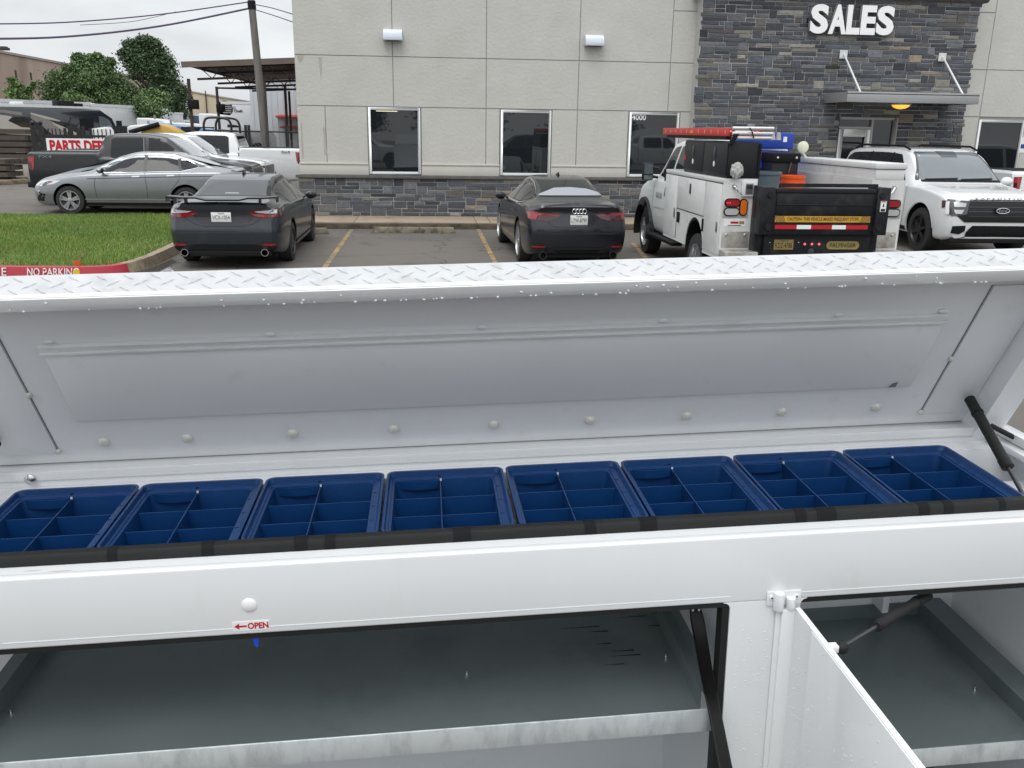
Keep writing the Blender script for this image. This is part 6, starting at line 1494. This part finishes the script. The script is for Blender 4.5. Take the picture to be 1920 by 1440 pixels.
def shed(name, label, px0, px1, ptop, Y, depth, material, h=None, slope=0.0):
    a, b = W(px0, ptop, Y), W(px1, ptop, Y); h = h or a.z
    t_ = thing(name, label, 'building', ((a.x+b.x)/2, Y, 0)); w_ = (b.x-a.x)/2
    mb = MB(); mb.prism([(-w_, 0), (w_, 0), (w_, h-slope), (-w_, h)], 'y', 0, depth); mb.build('wall', material, t_)
    mb = MB(); mb.hexa([(-w_-.1, -.1, h), (w_+.1, -.1, h-slope), (w_+.1, depth, h-slope), (-w_-.1, depth, h), (-w_-.1, -.1, h+.15), (w_+.1, -.1, h+.15-slope), (w_+.1, depth, h+.15-slope), (-w_-.1, depth, h+.15)]); mb.build('roof_edge', 'coping', t_)
    return t_, w_, h
t_, w_, h_ = shed('beige_warehouse', 'pale beige metal warehouse far behind the steel canopy', 349, 411, 171, 118, 20, 'beige_metal', slope=.7)
mb = MB(); mb.box(-w_*.9, w_*.9, -.06, 0, 0, 1.9); mb.build('dark_base', 'deck_rust', t_)
mb = MB(); mb.box(w_*.15, w_*.2, -.2, -.05, 0, h_+.1); mb.build('downpipe', 'rust_steel', t_)
t_, w_, h_ = shed('white_metal_building', 'white ribbed metal building with red awnings beside the sales building', 466, 640, 150, 72, 20, 'white_metal')
mb = MB(); k = -w_+.2
while k < w_: mb.box(k, k+.05, -.04, 0, 0, h_); k += .45
mb.build('wall_ribs', 'white_metal', t_)
for px0, px1, p0, p1 in ((519, 590, 215, 222), (527, 590, 236, 241)):
    a, b = W(px0, p0, 71.8), W(px1, p1, 71.8); mb = MB(); mb.hexa([(a.x-t_.location.x, -.9, b.z), (b.x-t_.location.x, -.9, b.z), (b.x-t_.location.x, -.04, b.z), (a.x-t_.location.x, -.04, b.z), (a.x-t_.location.x, -.9, b.z+.1), (b.x-t_.location.x, -.9, b.z+.1), (b.x-t_.location.x, -.04, a.z), (a.x-t_.location.x, -.04, a.z)]); mb.build('awning', 'awning_red', t_)
# steel canopy on posts
a = W(338, 117, 52); sx0 = a.x; sz = a.z; b = W(560, 108, 52)
cp = thing('steel_canopy', 'rusty open steel canopy with a flat roof on thin posts behind the utility pole', 'canopy', (sx0, 52, 0))
Lc = 22; Dc = 17
mb = MB(); mb.box(0, Lc, 0, Dc, sz-.12, sz); mb.box(0, Lc, -.06, 0, sz-.26, sz+.05); mb.build('roof_deck', 'deck_rust', cp)
for dy in (.6, 5.5, 10.5, Dc-.6):
    mb = MB(); mb.box(.6, Lc-.5, dy-.06, dy+.06, sz-.9, sz-.78); mb.box(.6, Lc-.5, dy-.06, dy+.06, sz-.30, sz-.18)
    x = .8; k = 0
    while x < Lc-1.2: mb.tube([(x, dy, sz-.84 if k % 2 else sz-.24), (x+.6, dy, sz-.24 if k % 2 else sz-.84)], .025, 5); x += .6; k += 1
    mb.build('truss', 'rust_steel', cp)
for dx in (1.0, 5.5, 10.0, 14.5):
    mb = MB(); mb.box(dx-.05, dx+.05, .3, Dc-.3, sz-.42, sz-.30); mb.build('purlin', 'rust_steel', cp)
for px, Y_ in ((360, 52.6), (411, 62.5), (500, 52.6), (538, 57.5), (545, 68)):
    x_ = W(px, 230, Y_).x-sx0; mb = MB(); mb.box(x_-.075, x_+.075, Y_-52-.075, Y_-52+.075, 0, sz-.8); mb.box(x_-.2, x_+.2, Y_-52-.2, Y_-52+.2, 0, .04); mb.build('post', 'rust_steel', cp)
    if px < 420:
        mb = MB(); mb.box(x_-.05, x_+.45, Y_-52-.35, Y_-52+.1, sz-2.4, sz-1.9); mb.tube([(x_, Y_-52, sz-1.6), (x_+.2, Y_-52-.1, sz-1.9)], .04, 6); mb.build('flood_lamp', 'matte_black', cp, bevel=.03)
mb = MB(); x0_ = W(411, 200, 62.5).x-sx0; mb.tube([(x0_, 10.5, W(411, 165, 62.5).z), (Lc, 10.5, W(411, 165, 62.5).z)], .06, 6); mb.build('tie_bar', 'rust_steel', cp)
for o_ in KIDS(cp):
    if o_.name.split('.')[0] in ('roof_deck', 'truss', 'purlin'): o_.rotation_euler = (0, -.055, 0); o_.location = (.34, 0, 0)
# utility pole and its wires
pbse = W(499, 280, 31.0); ptp = W(468, -30, 31.0); dirp = (ptp-pbse)/(ptp.z-pbse.z)
gb = pbse - dirp*pbse.z
up_ = thing('utility_pole', 'leaning weathered grey wooden utility pole in front of the steel canopy', 'utility pole', (gb.x, gb.y, 0))
mb = MB(); mb.tube([gb, gb+dirp*3.5, ptp+dirp*2], [.135, .125, .095], 18); mb.build('pole_shaft', 'wood_pole', up_, world=True, smooth=True)
mb = MB(); p = W(497, 180, 30.8); mb.tube([(p.x, p.y, 0.2), (p.x-.02, p.y, p.z)], .02, 6); mb.build('ground_wire', 'steel_dark', up_, world=True)
mb = MB(); pc = W(472, 10, 31.0); mb.tube([pc-dirp*.12, pc+dirp*.12], .13, 14); mb.build('pole_band', 'matte_black', up_, world=True)
def wire(pts, label, r_):
    P = [W(x, y, Y_) for x, y, Y_ in pts]; P = [Vector(q) for q in catmull([tuple(p) for p in P], 8)]
    mb = MB(); mb.tube(P, r_, 6); o = mb.build('overhead_wire', 'wire', smooth=True); tag(o, label, 'overhead wire', 'wires on the utility pole')
wire([(-60, 73, 26), (120, 69, 27.5), (300, 49, 29.5), (466, 16, 31)], 'thicker lower wire running left from the leaning pole', .028)
wire([(-60, 45, 26), (120, 42, 27.5), (300, 27, 29.5), (464, 4, 31)], 'upper wire running left from the top of the leaning pole', .018)
wire([(150, 47, 28), (250, 40, 29), (330, 22, 30)], 'thin slack wire just under the upper left wire', .008)
wire([(476, 8, 31), (510, 15, 29), (560, 30, 24)], 'upper short wire from the pole to the sales building', .014)
wire([(478, 18, 31), (510, 28, 29), (560, 45, 24)], 'lower short wire from the pole to the sales building', .014)
# trees
def tree(name, label, px, py_top, py_bot, Y, wpx, n, seed, cols, lsz=.16, cat='tree', shape=1.0, blobs=None):
    rs = np.random.default_rng(seed); rnd = random.Random(seed)
    base = W(px, py_bot, Y); s_ = Y/F*1.02; Hh = W(px, py_top, Y).z; Rw = wpx*s_/2
    t_ = thing(name, label, cat, (base.x, Y, 0))
    z0 = max(.3, base.z)
    # trunk with limbs
    mb = MB(); mb.tube([(0, 0, 0), (.08, 0, Hh*.3), (.0, .1, Hh*.62), (.1, .1, Hh*.88)], [Hh*.030, Hh*.024, Hh*.015, Hh*.005], 9)
    for k in range(7):
        a = rnd.uniform(0, 6.28); zz = Hh*rnd.uniform(.28, .62); mb.tube([(.03, 0, zz), (math.cos(a)*Rw*.4, math.sin(a)*Rw*.4, zz+Hh*.14), (math.cos(a)*Rw*.75, math.sin(a)*Rw*.75, zz+Hh*.24)], [Hh*.013, Hh*.008, Hh*.003], 6)
    mb.build('trunk', 'bark', t_, smooth=True)
    B_ = blobs or []
    if not B_:
        for k in range(34):
            a = rnd.uniform(0, 6.28); u = rnd.random()**.6; zf = rnd.uniform(.05, .97); wr_ = math.sin(math.pi*min(1, .14+zf*.80))**.7
            B_.append((math.cos(a)*u*wr_, math.sin(a)*u*wr_, zf, rnd.uniform(.16, .30)))
    V_ = []; C_ = []; per = n//len(B_)
    for (bx_, by_, bz_, br_) in B_:
        c_ = np.array([bx_*Rw*.86, by_*Rw*.86, z0+(Hh-z0)*bz_*.93]); rad = br_*Rw*shape
        d_ = rs.normal(size=(per, 3)); d_ /= np.linalg.norm(d_, axis=1)[:, None]
        rr_ = rad*(.25+.95*rs.random(per)**.75)*(1+.35*np.sin(d_[:, 0]*5+bz_*9)*np.sin(d_[:, 1]*4+bx_*7)*np.cos(d_[:, 2]*6)); rr_ = np.where(rs.random(per) < .10, rr_*1.35, rr_); P = c_+d_*rr_[:, None]*np.array([1.15, 1.15, .85])
        P[:, 2] = np.maximum(P[:, 2], .15)
        u_ = rs.normal(size=(per, 3)); u_ /= np.linalg.norm(u_, axis=1)[:, None]; w2 = np.cross(u_, rs.normal(size=(per, 3))); w2 /= np.linalg.norm(w2, axis=1)[:, None]
        sz_ = lsz*rs.uniform(.6, 1.3, per)[:, None]
        q_ = np.stack([P-u_*sz_, P-w2*sz_*.5, P+u_*sz_, P+w2*sz_*.5], 1); V_.append(q_.reshape(-1, 3))
        t2 = rs.random(per)[:, None]; cc_ = np.array(cols[0])*(1-t2)+np.array(cols[1])*t2; cc_ = cc_*rnd.uniform(.75, 1.25); C_.append(np.repeat(cc_, 4, 0))
    o = mesh_np('crown', np.concatenate(V_), 4, 'leaf', np.concatenate(C_)); o.parent = t_
    return t_
g1 = (srgb(62, 84, 50), srgb(98, 122, 72)); g2 = (srgb(52, 72, 48), srgb(80, 102, 66)); g3 = (srgb(76, 100, 54), srgb(108, 132, 76))
tree('broad_tree', 'wide bushy green tree with feathery top in front of the tan warehouse', 182, 100, 215, 76, 165, 40000, 4, g1, .115,
     blobs=[(-.95, 0, .40, .26), (-.8, .1, .22, .25), (-.72, -.1, .60, .2), (-.55, 0, .30, .3), (-.5, .1, .12, .28), (-.42, 0, .72, .2), (-.28, -.1, .50, .3), (-.2, 0, .90, .16), (-.1, .1, .25, .34), (.0, 0, .95, .12), (.02, -.2, .66, .28), (.2, 0, .82, .18), (.25, 0, .40, .32), (.3, .1, .12, .3), (.42, 0, .93, .09), (.45, 0, .62, .22), (.55, -.1, .30, .28), (.7, 0, .45, .18), (.78, 0, .10, .26), (.95, 0, .22, .16), (1.15, 0, .08, .2), (-.3, 0, 1.0, .08), (.15, 0, 1.02, .07), (-.05, -.3, .08, .3), (.5, .2, .05, .3), (-.35, 0, .05, .3), (1.3, 0, .04, .14)])
tree('tall_tree', 'tall dark green tree with rounded top standing right of the wide bushy tree', 290, 64, 218, 96, 112, 36000, 9, g2, .13,
     blobs=[(-.55, 0, .92, .2), (-.75, 0, .80, .2), (-.55, .2, .68, .28), (-.1, 0, .97, .22), (.1, 0, .88, .26), (-.25, -.1, .76, .34), (.35, 0, .80, .26), (.55, 0, .70, .22), (-.45, 0, .55, .2), (.1, 0, .62, .36), (.5, 0, .55, .3), (.2, 0, .42, .38), (.65, .1, .40, .26), (.5, 0, .22, .38), (.85, 0, .22, .26), (.15, 0, .20, .34), (.95, 0, .34, .2), (.45, 0, .05, .36), (.85, 0, .06, .26), (-.15, 0, .32, .2), (0, .0, .04, .3), (.28, -.2, .95, .14), (-.35, 0, .86, .25)])
tree('low_shrub', 'light green sapling growing against the tan warehouse on the left', 38, 147, 186, 66, 58, 3200, 21, g3, .13, cat='shrub',
     blobs=[(-.3, 0, .3, .4), (-.2, 0, .7, .3), (-.35, 0, .95, .16), (.15, 0, .3, .35), (.5, 0, .45, .15), (.8, 0, .62, .13), (.98, 0, .8, .08), (.2, 0, .1, .4)])
tree('light_bush', 'light green bush below the wide bushy tree behind the box trailers', 280, 172, 212, 84, 90, 5200, 31, g3, .14, cat='shrub')
tree('light_bush', 'small rounded light green bush in front of the wide bushy tree', 137, 176, 192, 72, 44, 2600, 33, g3, .13, cat='shrub')
# trailers and box trucks in a row
def trailer(name, label, px0, px1, ytop, Y, h, material='van_white', fairing=False, depth=2.6, slant=3.0, cab=None, cat='truck', gap=1.15):
    a, b = W(px0, ytop, Y), W(px1, ytop, Y+slant); a.z = b.z = 0; d = b-a; L_ = d.length
    zt = W((px0+px1)/2, ytop, Y+slant/2).z
    t_ = thing(name, label, cat, a, math.atan2(d.y, d.x), 'box trucks and trailers parked in a row')
    mb = MB(); mb.box(0, L_, 0, depth, gap, zt); mb.build('box', material, t_, bevel=.05)
    mb = MB(); mb.box(-.02, L_+.02, -.03, depth+.03, zt-.18, zt+.02); mb.box(-.02, L_+.02, -.03, depth+.03, gap-.05, gap+.12); mb.build('box_rails', 'van_roof', t_)
    mb = MB(); k = .6
    while k < L_: mb.box(k, k+.03, -.018, 0, gap+.12, zt-.18); k += 1.2
    mb.build('box_seams', 'van_roof', t_)
    for x in (1.2, L_-1.0):
        mb = MB(); mb.lathe([(.3, .0), (.5, .02), (.5, .28), (.3, .3)], c=(x, .05, .5), axis='y', n=20); mb.build('wheel', 'tyre', t_)
    if fairing:
        mb = MB(); mb.prism([(L_, zt-1.6), (L_+.2, zt-1.6), (L_+.85, zt-1.0), (L_+.95, zt-.35), (L_+.75, zt-.05), (L_, zt+.02)], 'y', .2, depth-.2); mb.build('roof_fairing', 'van_white', t_, bevel=.08, seg=3)
    if cab:
        mb = MB(); mb.prism([(L_+.1, .6), (L_+2.2, .6), (L_+2.2, 1.5), (L_+1.7, 1.75), (L_+1.3, 2.5), (L_+.1, 2.6)], 'y', .15, depth-.15); cb_ = mb.build('cab', cab, t_, bevel=.06)
        mb = MB(); mb.prism([(L_+.45, 1.65), (L_+1.45, 1.65), (L_+1.2, 2.35), (L_+.45, 2.4)], 'y', .13, .15); mb.build('cab_window', 'car_glass', cb_)
        mb = MB(); mb.lathe([(.3, .0), (.48, .02), (.48, .25), (.3, .27)], c=(L_+1.5, .1, .48), axis='y', n=20); mb.build('wheel', 'tyre', t_)
    return t_, L_, zt
trailer('box_truck', 'long white box trailer with rounded nose fairing behind the black motor coach', -60, 168, 188, 62, 3.9, fairing=True, slant=8)
trailer('box_truck', 'white box truck with ribbed sides and a cab seen right of the motor coach', 172, 262, 197, 70, 3.6, fairing=True, cab='van_white', slant=6)
trailer('box_truck', 'white box truck behind the yellow loader, its front corner boxed', 262, 314, 203, 80, 3.6, slant=4)
trailer('box_truck', 'small white box truck left of the first canopy post', 315, 343, 211, 86, 3.4, cab='van_white', slant=2)
trailer('box_truck', 'small white truck just right of the small box truck, half behind the canopy post', 348, 366, 213, 96, 3.4, slant=1, fairing=True)
trailer('dark_blue_trailer', 'dark blue trailer beneath the pale beige warehouse', 366, 416, 214, 92, 3.2, material='shade_blue', slant=1)
t_, L_, zt = trailer('catering_truck', 'white high-lift catering truck with a striped round emblem behind the posts', 414, 472, 191, 78, 4.2, slant=0)
def on_box(px, py): p = W(px, py, 78-.03); return wm(t_).inverted() @ p
p = on_box(422, 203.5); mb = MB(); mb.lathe([(.62, -.02), (0, -.02)], c=(p.x, -.0, p.z), axis='y', n=32); em_ = mb.build('emblem', 'paint_charcoal', t_)
mb = MB()
for k in range(5): mb.box(p.x-.18, p.x+.52-.03*abs(k-2), -.045, -.022, p.z-.36+k*.16, p.z-.30+k*.16)
mb.build('emblem_stripes', 'coach_cream', em_)
p = on_box(435, 202); text('LSG', 'truck_words', 'coach_grey', t_, (p.x, -.03, p.z), (1, 0, 0), (0, 0, 1), h=.22, w=.58, depth=.01, bold=.02)
p = on_box(441, 208.5); text('Sky Chefs', 'truck_words', 'paint_charcoal', t_, (p.x, -.03, p.z), (1, 0, 0), (0, 0, 1), h=.26, w=1.2, depth=.01, bold=.03)
# semi tractors
def tractor(label, px, pyt, Y, material, flip=1):
    p = W(px, pyt, Y); t_ = thing('semi_tractor', label, 'truck', (p.x, Y, 0), 0 if flip > 0 else R(180), 'semi tractors in the far lot'); z = p.z
    mb = MB(); mb.prism([(-2.2, .6), (2.6, .6), (2.6, 1.4), (2.3, 1.75), (.9, 1.95), (.5, z-.8), (-.4, z-.1), (-1.4, z), (-2.2, z)], 'y', -1.2, 1.2); b_ = mb.build('cab', material, t_, bevel=.12, seg=3)
    mb = MB(); mb.prism([(-.3, 2.0), (.62, 2.0), (.35, min(z-.75, 2.7)), (-.3, min(z-.7, 2.75))], 'y', -1.215, -1.2); mb.prism([(-.3, 2.0), (.62, 2.0), (.35, min(z-.75, 2.7)), (-.3, min(z-.7, 2.75))], 'y', 1.2, 1.215); mb.build('cab_window', 'car_glass', b_)
    for x in (-1.6, 1.7):
        for sy in (-1.22, 1.0):
            mb = MB(); mb.lathe([(.3, 0), (.5, .02), (.5, .24), (.3, .26)], c=(x, sy, .5), axis='y', n=20); mb.build('wheel', 'tyre', t_)
    mb = MB(); mb.tube([(-.9, -1.1, .8), (-.9, -1.1, z+.2)], .07, 8); mb.build('exhaust_stack', 'steel', t_, smooth=True)
tractor('white semi tractor with a curved roof in front of the catering truck', 440, 214, 66, 'van_white')
tractor('white semi tractor behind the small box trucks', 322, 222, 70, 'van_white')
tractor('light blue semi tractor under the canopy between the posts', 357, 232, 60, 'cab_blue')
tractor('white semi tractor with dark windows right of the light blue tractor', 392, 231, 64, 'van_white')
tractor('white truck cab just left of the yellow loader', 240, 232, 58, 'van_white', -1)
# motor coach
a, b = W(-90, 230, 52), W(222, 230, 58); a.z = b.z = 0; d = b-a; L_ = d.length; zt = W(205, 205, 57.5).z
rv = thing('motor_coach', 'long black motor coach with grey and cream swoosh graphics', 'motor home', a, math.atan2(d.y, d.x))
mb = MB(); mb.prism([(0, .5), (L_-.25, .5), (L_, .9), (L_-.05, 1.7), (L_-.35, zt-.5), (L_-1.0, zt-.05), (0, zt)], 'y', 0, 2.6); mb.build('body', 'coach_black', rv, bevel=.06, seg=3)
mb = MB(); mb.box(0, L_-.9, .05, 2.55, zt, zt+.12); mb.build('roof', 'van_roof', rv)
mb = MB(); mb.prism([(L_-1.15, 1.75), (L_-.30, 1.75), (L_-.52, zt-.65), (L_-.8, zt-.45), (L_-1.15, zt-.4)], 'y', -.015, 0); mb.build('side_windshield', 'windshield', rv)
mb = MB(); mb.hexa([(L_-.03, .2, 1.7), (L_-.0, .2, 1.7), (L_-.0, 2.4, 1.7), (L_-.03, 2.4, 1.7), (L_-.40, .2, zt-.6), (L_-.33, .2, zt-.6), (L_-.33, 2.4, zt-.6), (L_-.40, 2.4, zt-.6)]); mb.build('windshield', 'windshield', rv)
mb = MB(); mb.prism([(L_-2.3, 1.7), (L_-1.5, 1.7), (L_-1.5, zt-.55), (L_-2.3, zt-.55)], 'y', -.012, 0); mb.build('side_window', 'car_glass', rv)
def rvp(px, py):
    # point on the near side of the coach
    d0 = ray(px, py); n_ = Vector((-d.y, d.x, 0)).normalized(); k_ = (a-CP).dot(n_)/d0.dot(n_); q_ = wm(rv).inverted() @ (CP+d0*k_); return (q_.x, q_.z)
def swoosh(pts, material, nm='graphic', off=.02):
    P = [rvp(*q) for q in pts]; mb = MB(); mb.prism(P, 'y', -off, 0); mb.build(nm, material, rv)
swoosh([(-20, 212), (20, 218), (44, 230), (62, 240), (50, 245), (10, 243), (-20, 236)], 'coach_cream')
swoosh([(22, 220), (45, 219), (64, 228), (66, 240), (40, 238), (15, 226)], 'paint_charcoal', off=.03)
swoosh([(57, 212), (85, 221), (112, 236), (128, 252), (100, 254), (84, 240), (58, 222)], 'coach_grey')
swoosh([(57, 211), (90, 219), (113, 226), (112, 228), (85, 223), (57, 214)], 'coach_cream', off=.03)
swoosh([(98, 229), (124, 240), (150, 252), (142, 254), (116, 244), (98, 232)], 'coach_cream', off=.03)
swoosh([(-20, 203), (10, 206), (41, 211), (41, 217), (10, 212), (-20, 208)], 'coach_grey')
swoosh([(-20, 238), (20, 244), (60, 248), (62, 254), (20, 252), (-20, 247)], 'coach_grey')
for px, w_ in ((134, 1.0), (160, .4), (45, .5), (2, .5)):
    q_ = rvp(px, 195); mb = MB(); mb.box(q_[0]-w_/2, q_[0]+w_/2, .8, 1.6, zt+.12, zt+.12+.32*(w_ if w_ > .6 else .6)); mb.build('roof_unit', 'matte_black' if px > 100 else 'van_roof', rv, bevel=.05)
for x in (2.5, L_-2.2):
    mb = MB(); mb.lathe([(.3, -.02), (.5, 0), (.5, .28), (.3, .3)], c=(x, .0, .5), axis='y', n=20); mb.build('wheel', 'tyre', rv)
mb = MB(); mb.box(L_-.2, L_+.1, -.28, -.10, 1.7, 2.3); mb.build('mirror', 'matte_black', rv, bevel=.03)
# gate fence with the parts banner
FY = 33.0
fx0, fx1 = W(62, 262, FY).x, W(245, 262, FY).x; fz = W(150, 254, FY).z
fn = thing('gate_fence', 'black steel gate fence with pickets rising above its top rail', 'fence', (fx0, FY, 0))
mb = MB(); Lf = fx1-fx0
mb.box(0, Lf, -.04, .04, fz-.06, fz+.02); mb.box(0, Lf, -.04, .04, .25, .33); mb.build('rail', 'fence_black', fn)
for x in (.05, .30): mb = MB(); mb.box(x-.07, x+.07, -.07, .07, 0, fz+.32); mb.ball((x, 0, fz+.40), .08, 10); mb.build('gate_post', 'fence_black', fn)
mb = MB(); k = .55
while k < Lf: mb.box(k-.015, k+.015, -.015, .015, .33, fz+.22); k += .14 if k > .7 else .12
mb.build('picket', 'fence_black', fn)
for px in (124, 134, 150, 158, 172):
    x = W(px, 262, FY).x-fx0; mb = MB(); mb.box(x-.035, x+.035, -.05, .05, .0, W(px, 236 if px in (134, 158) else 240, FY).z); mb.build('fence_post', 'fence_black', fn)
sx_, ex_ = W(88, 272, FY-.1), W(245, 272, FY-.1); z1_, z0_ = W(88, 259, FY-.1).z, W(88, 287, FY-.1).z
bn = thing('parts_banner', 'white banner with red words PARTS DEPT hung on the black fence', 'banner', ((sx_.x+ex_.x)/2, FY-.12, 0))
hw = (ex_.x-sx_.x)/2
mb = MB(); mb.box(-hw, hw, -.01, .01, z0_, z1_); mb.build('banner_cloth', 'sticker_white', bn)
wl = W(188, 272, FY-.13).x-W(92, 272, FY-.13).x
text('PARTS DEPT.', 'banner_words', 'sign_red', bn, (-hw+.08+wl*1.22/2*1.02, -.012, (z0_+z1_)/2-.0), (1, 0, 0), (0, 0, 1), h=(z1_-z0_)*.80, w=wl*1.22, depth=.004, bold=.05)
a = W(79, 287, FY-.3); st_ = thing('stop_sign', 'small white notice with a red disc at the left end of the black fence', 'sign', (a.x, FY-.16, 0))
mb = MB(); mb.box(-.17, .17, -.01, .01, a.z-.14, a.z+.06); nn = mb.build('sign_board', 'sticker_white', st_)
mb = MB(); mb.lathe([(.08, -.014), (0, -.014)], c=(0, 0, a.z-.02), axis='y', n=20); mb.build('red_disc', 'sign_red', nn)
mb = MB(); mb.box(-.02, .02, .01, .04, 0, a.z); mb.build('sign_post', 'fence_black', st_)
# rack, black rail and chain link behind the pickups
a = W(430, 248, 38); b = W(560, 262, 38)
fc = thing('chain_link_fence', 'chain link fence with black posts behind the white four wheel drive pickup', 'fence', (a.x, 38, 0)); Lf = b.x-a.x+1.2; fz = W(500, 247, 38).z
mb = MB(); mb.tube([(0, 0, fz), (Lf, 0, fz)], .03, 6); mb.tube([(0, 0, fz-.85), (Lf, 0, fz-.85)], .02, 6); mb.build('rail', 'fence_black', fc)
mb = MB(); k = 0.0
while k < Lf-.05:
    for sgn in (1, -1):
        x0_ = k if sgn > 0 else k+.9; x1_ = k+.9 if sgn > 0 else k
        for j in range(6):
            o_ = j*.15; mb.tube([(min(Lf, x0_+o_*0), 0, .1+o_), (min(Lf, x1_), 0, .1+o_+.9)], .006, 3)
    k += .9
mb.build('mesh_wire', 'chain_link', fc)
for px in (462, 468, 500, 538):
    x = W(px, 262, 38).x-a.x; mb = MB(); mb.box(x-.05, x+.05, -.05, .05, 0, fz+.25); mb.build('fence_post', 'fence_black', fc)
a = W(412, 235, 36); rk = thing('headache_rack', 'black tubular truck rack with rounded corners seen above the white pickup cab', 'truck rack', (a.x, 36, 0))
l_, r_x = W(382, 240, 36).x-a.x, W(434, 240, 36).x-a.x; zt_, zb_ = W(412, 221, 36).z, W(412, 250, 36).z
for dy, s0, s1 in ((0, 0, 1), (.9, .24, 1.13)):
    x0_, x1_ = l_+(r_x-l_)*s0, l_+(r_x-l_)*s1
    mb = MB(); mb.tube([Vector(q) for q in catmull([(x0_, dy, 0), (x0_, dy, zb_), (x0_+.04, dy, zt_-.15), (x0_+.22, dy, zt_), (x1_-.22, dy, zt_-.02), (x1_-.03, dy, zt_-.18), (x1_, dy, zb_), (x1_, dy, 0)], 5)], .045, 8); mb.build('rack_hoop', 'fence_black', rk, smooth=True)
mb = MB(); mb.tube([(l_, 0, zb_+.1), (r_x, 0, zb_+.1)], .035, 6); mb.tube([(l_, 0, zb_+.1), (l_, .9, zb_+.1)], .03, 6); mb.tube([(r_x, 0, zb_+.1), (r_x, .9, zb_+.1)], .03, 6); mb.build('rack_bar', 'fence_black', rk)
# yellow loader
a = W(305, 246, 50); yl = thing('yellow_loader', 'yellow machine with a black boom above the cab of the black pickup', 'loader', (a.x, 50, 0))
zt_ = W(310, 233, 50).z; zb_ = W(310, 250, 50).z
mb = MB(); mb.prism([(-.9, .8), (1.1, .8), (1.1, zb_), (.5, zt_-.12), (.1, zt_), (-.3, zt_-.02), (-.9, zb_+.05)], 'y', -.8, .8); mb.build('hood', 'loader_yellow', yl, bevel=.05)
mb = MB(); p0 = W(252, 248, 49.9); p1 = W(306, 233, 49.9); mb.tube([(p0.x-a.x, -.9, p0.z), (p1.x-a.x, -.9, p1.z)], .12, 8); mb.build('boom', 'matte_black', yl, smooth=True)
mb = MB(); mb.box(-.35, .25, -.81, -.80, zb_-.05, zb_+.08); mb.build('maker_mark', 'gold_plate', yl)
for x in (-.6, .8):
    mb = MB(); mb.lathe([(.3, -.9), (.55, -.88), (.55, -.55), (.3, -.5)], c=(x, 0, .55), axis='y', n=20); mb.build('wheel', 'tyre', yl)
# timber stacks and crates at the far left
def stack(label, px, pyb, Y, w_, h_, n, seed):
    rs = random.Random(seed); p = W(px, pyb, Y); t_ = thing('timber_stack', label, 'timber stack', (p.x, Y, 0), rs.uniform(-.2, .2), 'weathered timber stacks in the far lot')
    for k in range(n):
        mb = MB(); z = .02+k*h_/n
        for j in range(4): mb.box(-w_/2+rs.uniform(-.12, .12), w_/2+rs.uniform(-.12, .12), -.6+j*.32, -.34+j*.32, z, z+h_/n*.72)
        mb.build('timber_layer', 'timber', t_)
stack('tall pile of weathered boards left of the black gate fence', 12, 285, 38, 2.2, 1.9, 8, 3)
stack('lower pile of boards between the tall pile and the gate fence', 44, 282, 39, 1.3, 1.4, 6, 5)
stack('short pile of pale boards at the left edge of the picture', -8, 300, 34, 1.4, .9, 4, 8)
cr = thing('concrete_block', 'pale square block standing in front of the timber by the gate post', 'block', (W(50, 275, 36).x, 36, 0)); mb = MB(); mb.box(-.42, .42, -.3, .3, 0, .62); mb.build('block_body', 'coach_cream', cr, bevel=.03)
mb = MB(); mb.box(-.44, .44, -.32, .32, .62, .70); mb.build('block_cap', 'timber', cr)
# far kerb left of the black pickup
a, b = G(-80, 352), G(54, 344)
mb = MB(); d = (b-a).normalized(); n_ = Vector((-d.y, d.x, 0)); P = [a, b, b+n_*.25, a+n_*.25]; mb.hexa([tuple(q) for q in P]+[(q.x, q.y, .16) for q in P]); struct('far_kerb', mb, 'kerb_concrete', bevel=.02)
# red tail lamp of a further car at the right edge, and the lot behind the camera (seen mirrored in the glass)
c8 = copy_tree(c6.root); c8.location = (W(1902, 335, 17.5).x+2.98, 18.5, 0); c8.rotation_euler = (0, 0, 0); c8['label'] = 'white pickup parked beyond the white suv at the right edge of the picture'
for k_, (src, x, y, rz, lb) in enumerate(((c6.root, -4.0, -7.5, 0, 'white pickup parked behind the viewer at the left'), (c4.root, 5.5, -8.5, 180, 'black pickup parked behind the viewer'), (c6.root, 12.5, -7.8, 0, 'white pickup parked behind the viewer at the right'), (sv.root, -11.5, -8.2, 90, 'white suv parked behind the viewer'))):
    o = copy_tree(src); o.location = (x, y, 0); o.rotation_euler = (0, 0, R(rz)); o['label'] = lb
for k_, (x, y, lb) in enumerate(((-16, -26, 'leafy tree behind the viewer at the far left'), (-6, -30, 'leafy tree behind the viewer at the left'), (4, -28, 'leafy tree behind the viewer in the middle'), (14, -27, 'leafy tree behind the viewer at the right'), (25, -30, 'leafy tree behind the viewer at the far right'))):
    src = [o_ for o_ in COL.objects if o_.name.startswith('tall_tree') and o_.parent is None][0]
    o = copy_tree(src); o.location = (x, y, 0); o.rotation_euler = (0, 0, k_*1.3); o.scale = (1.5, 1.5, .75); o['label'] = lb
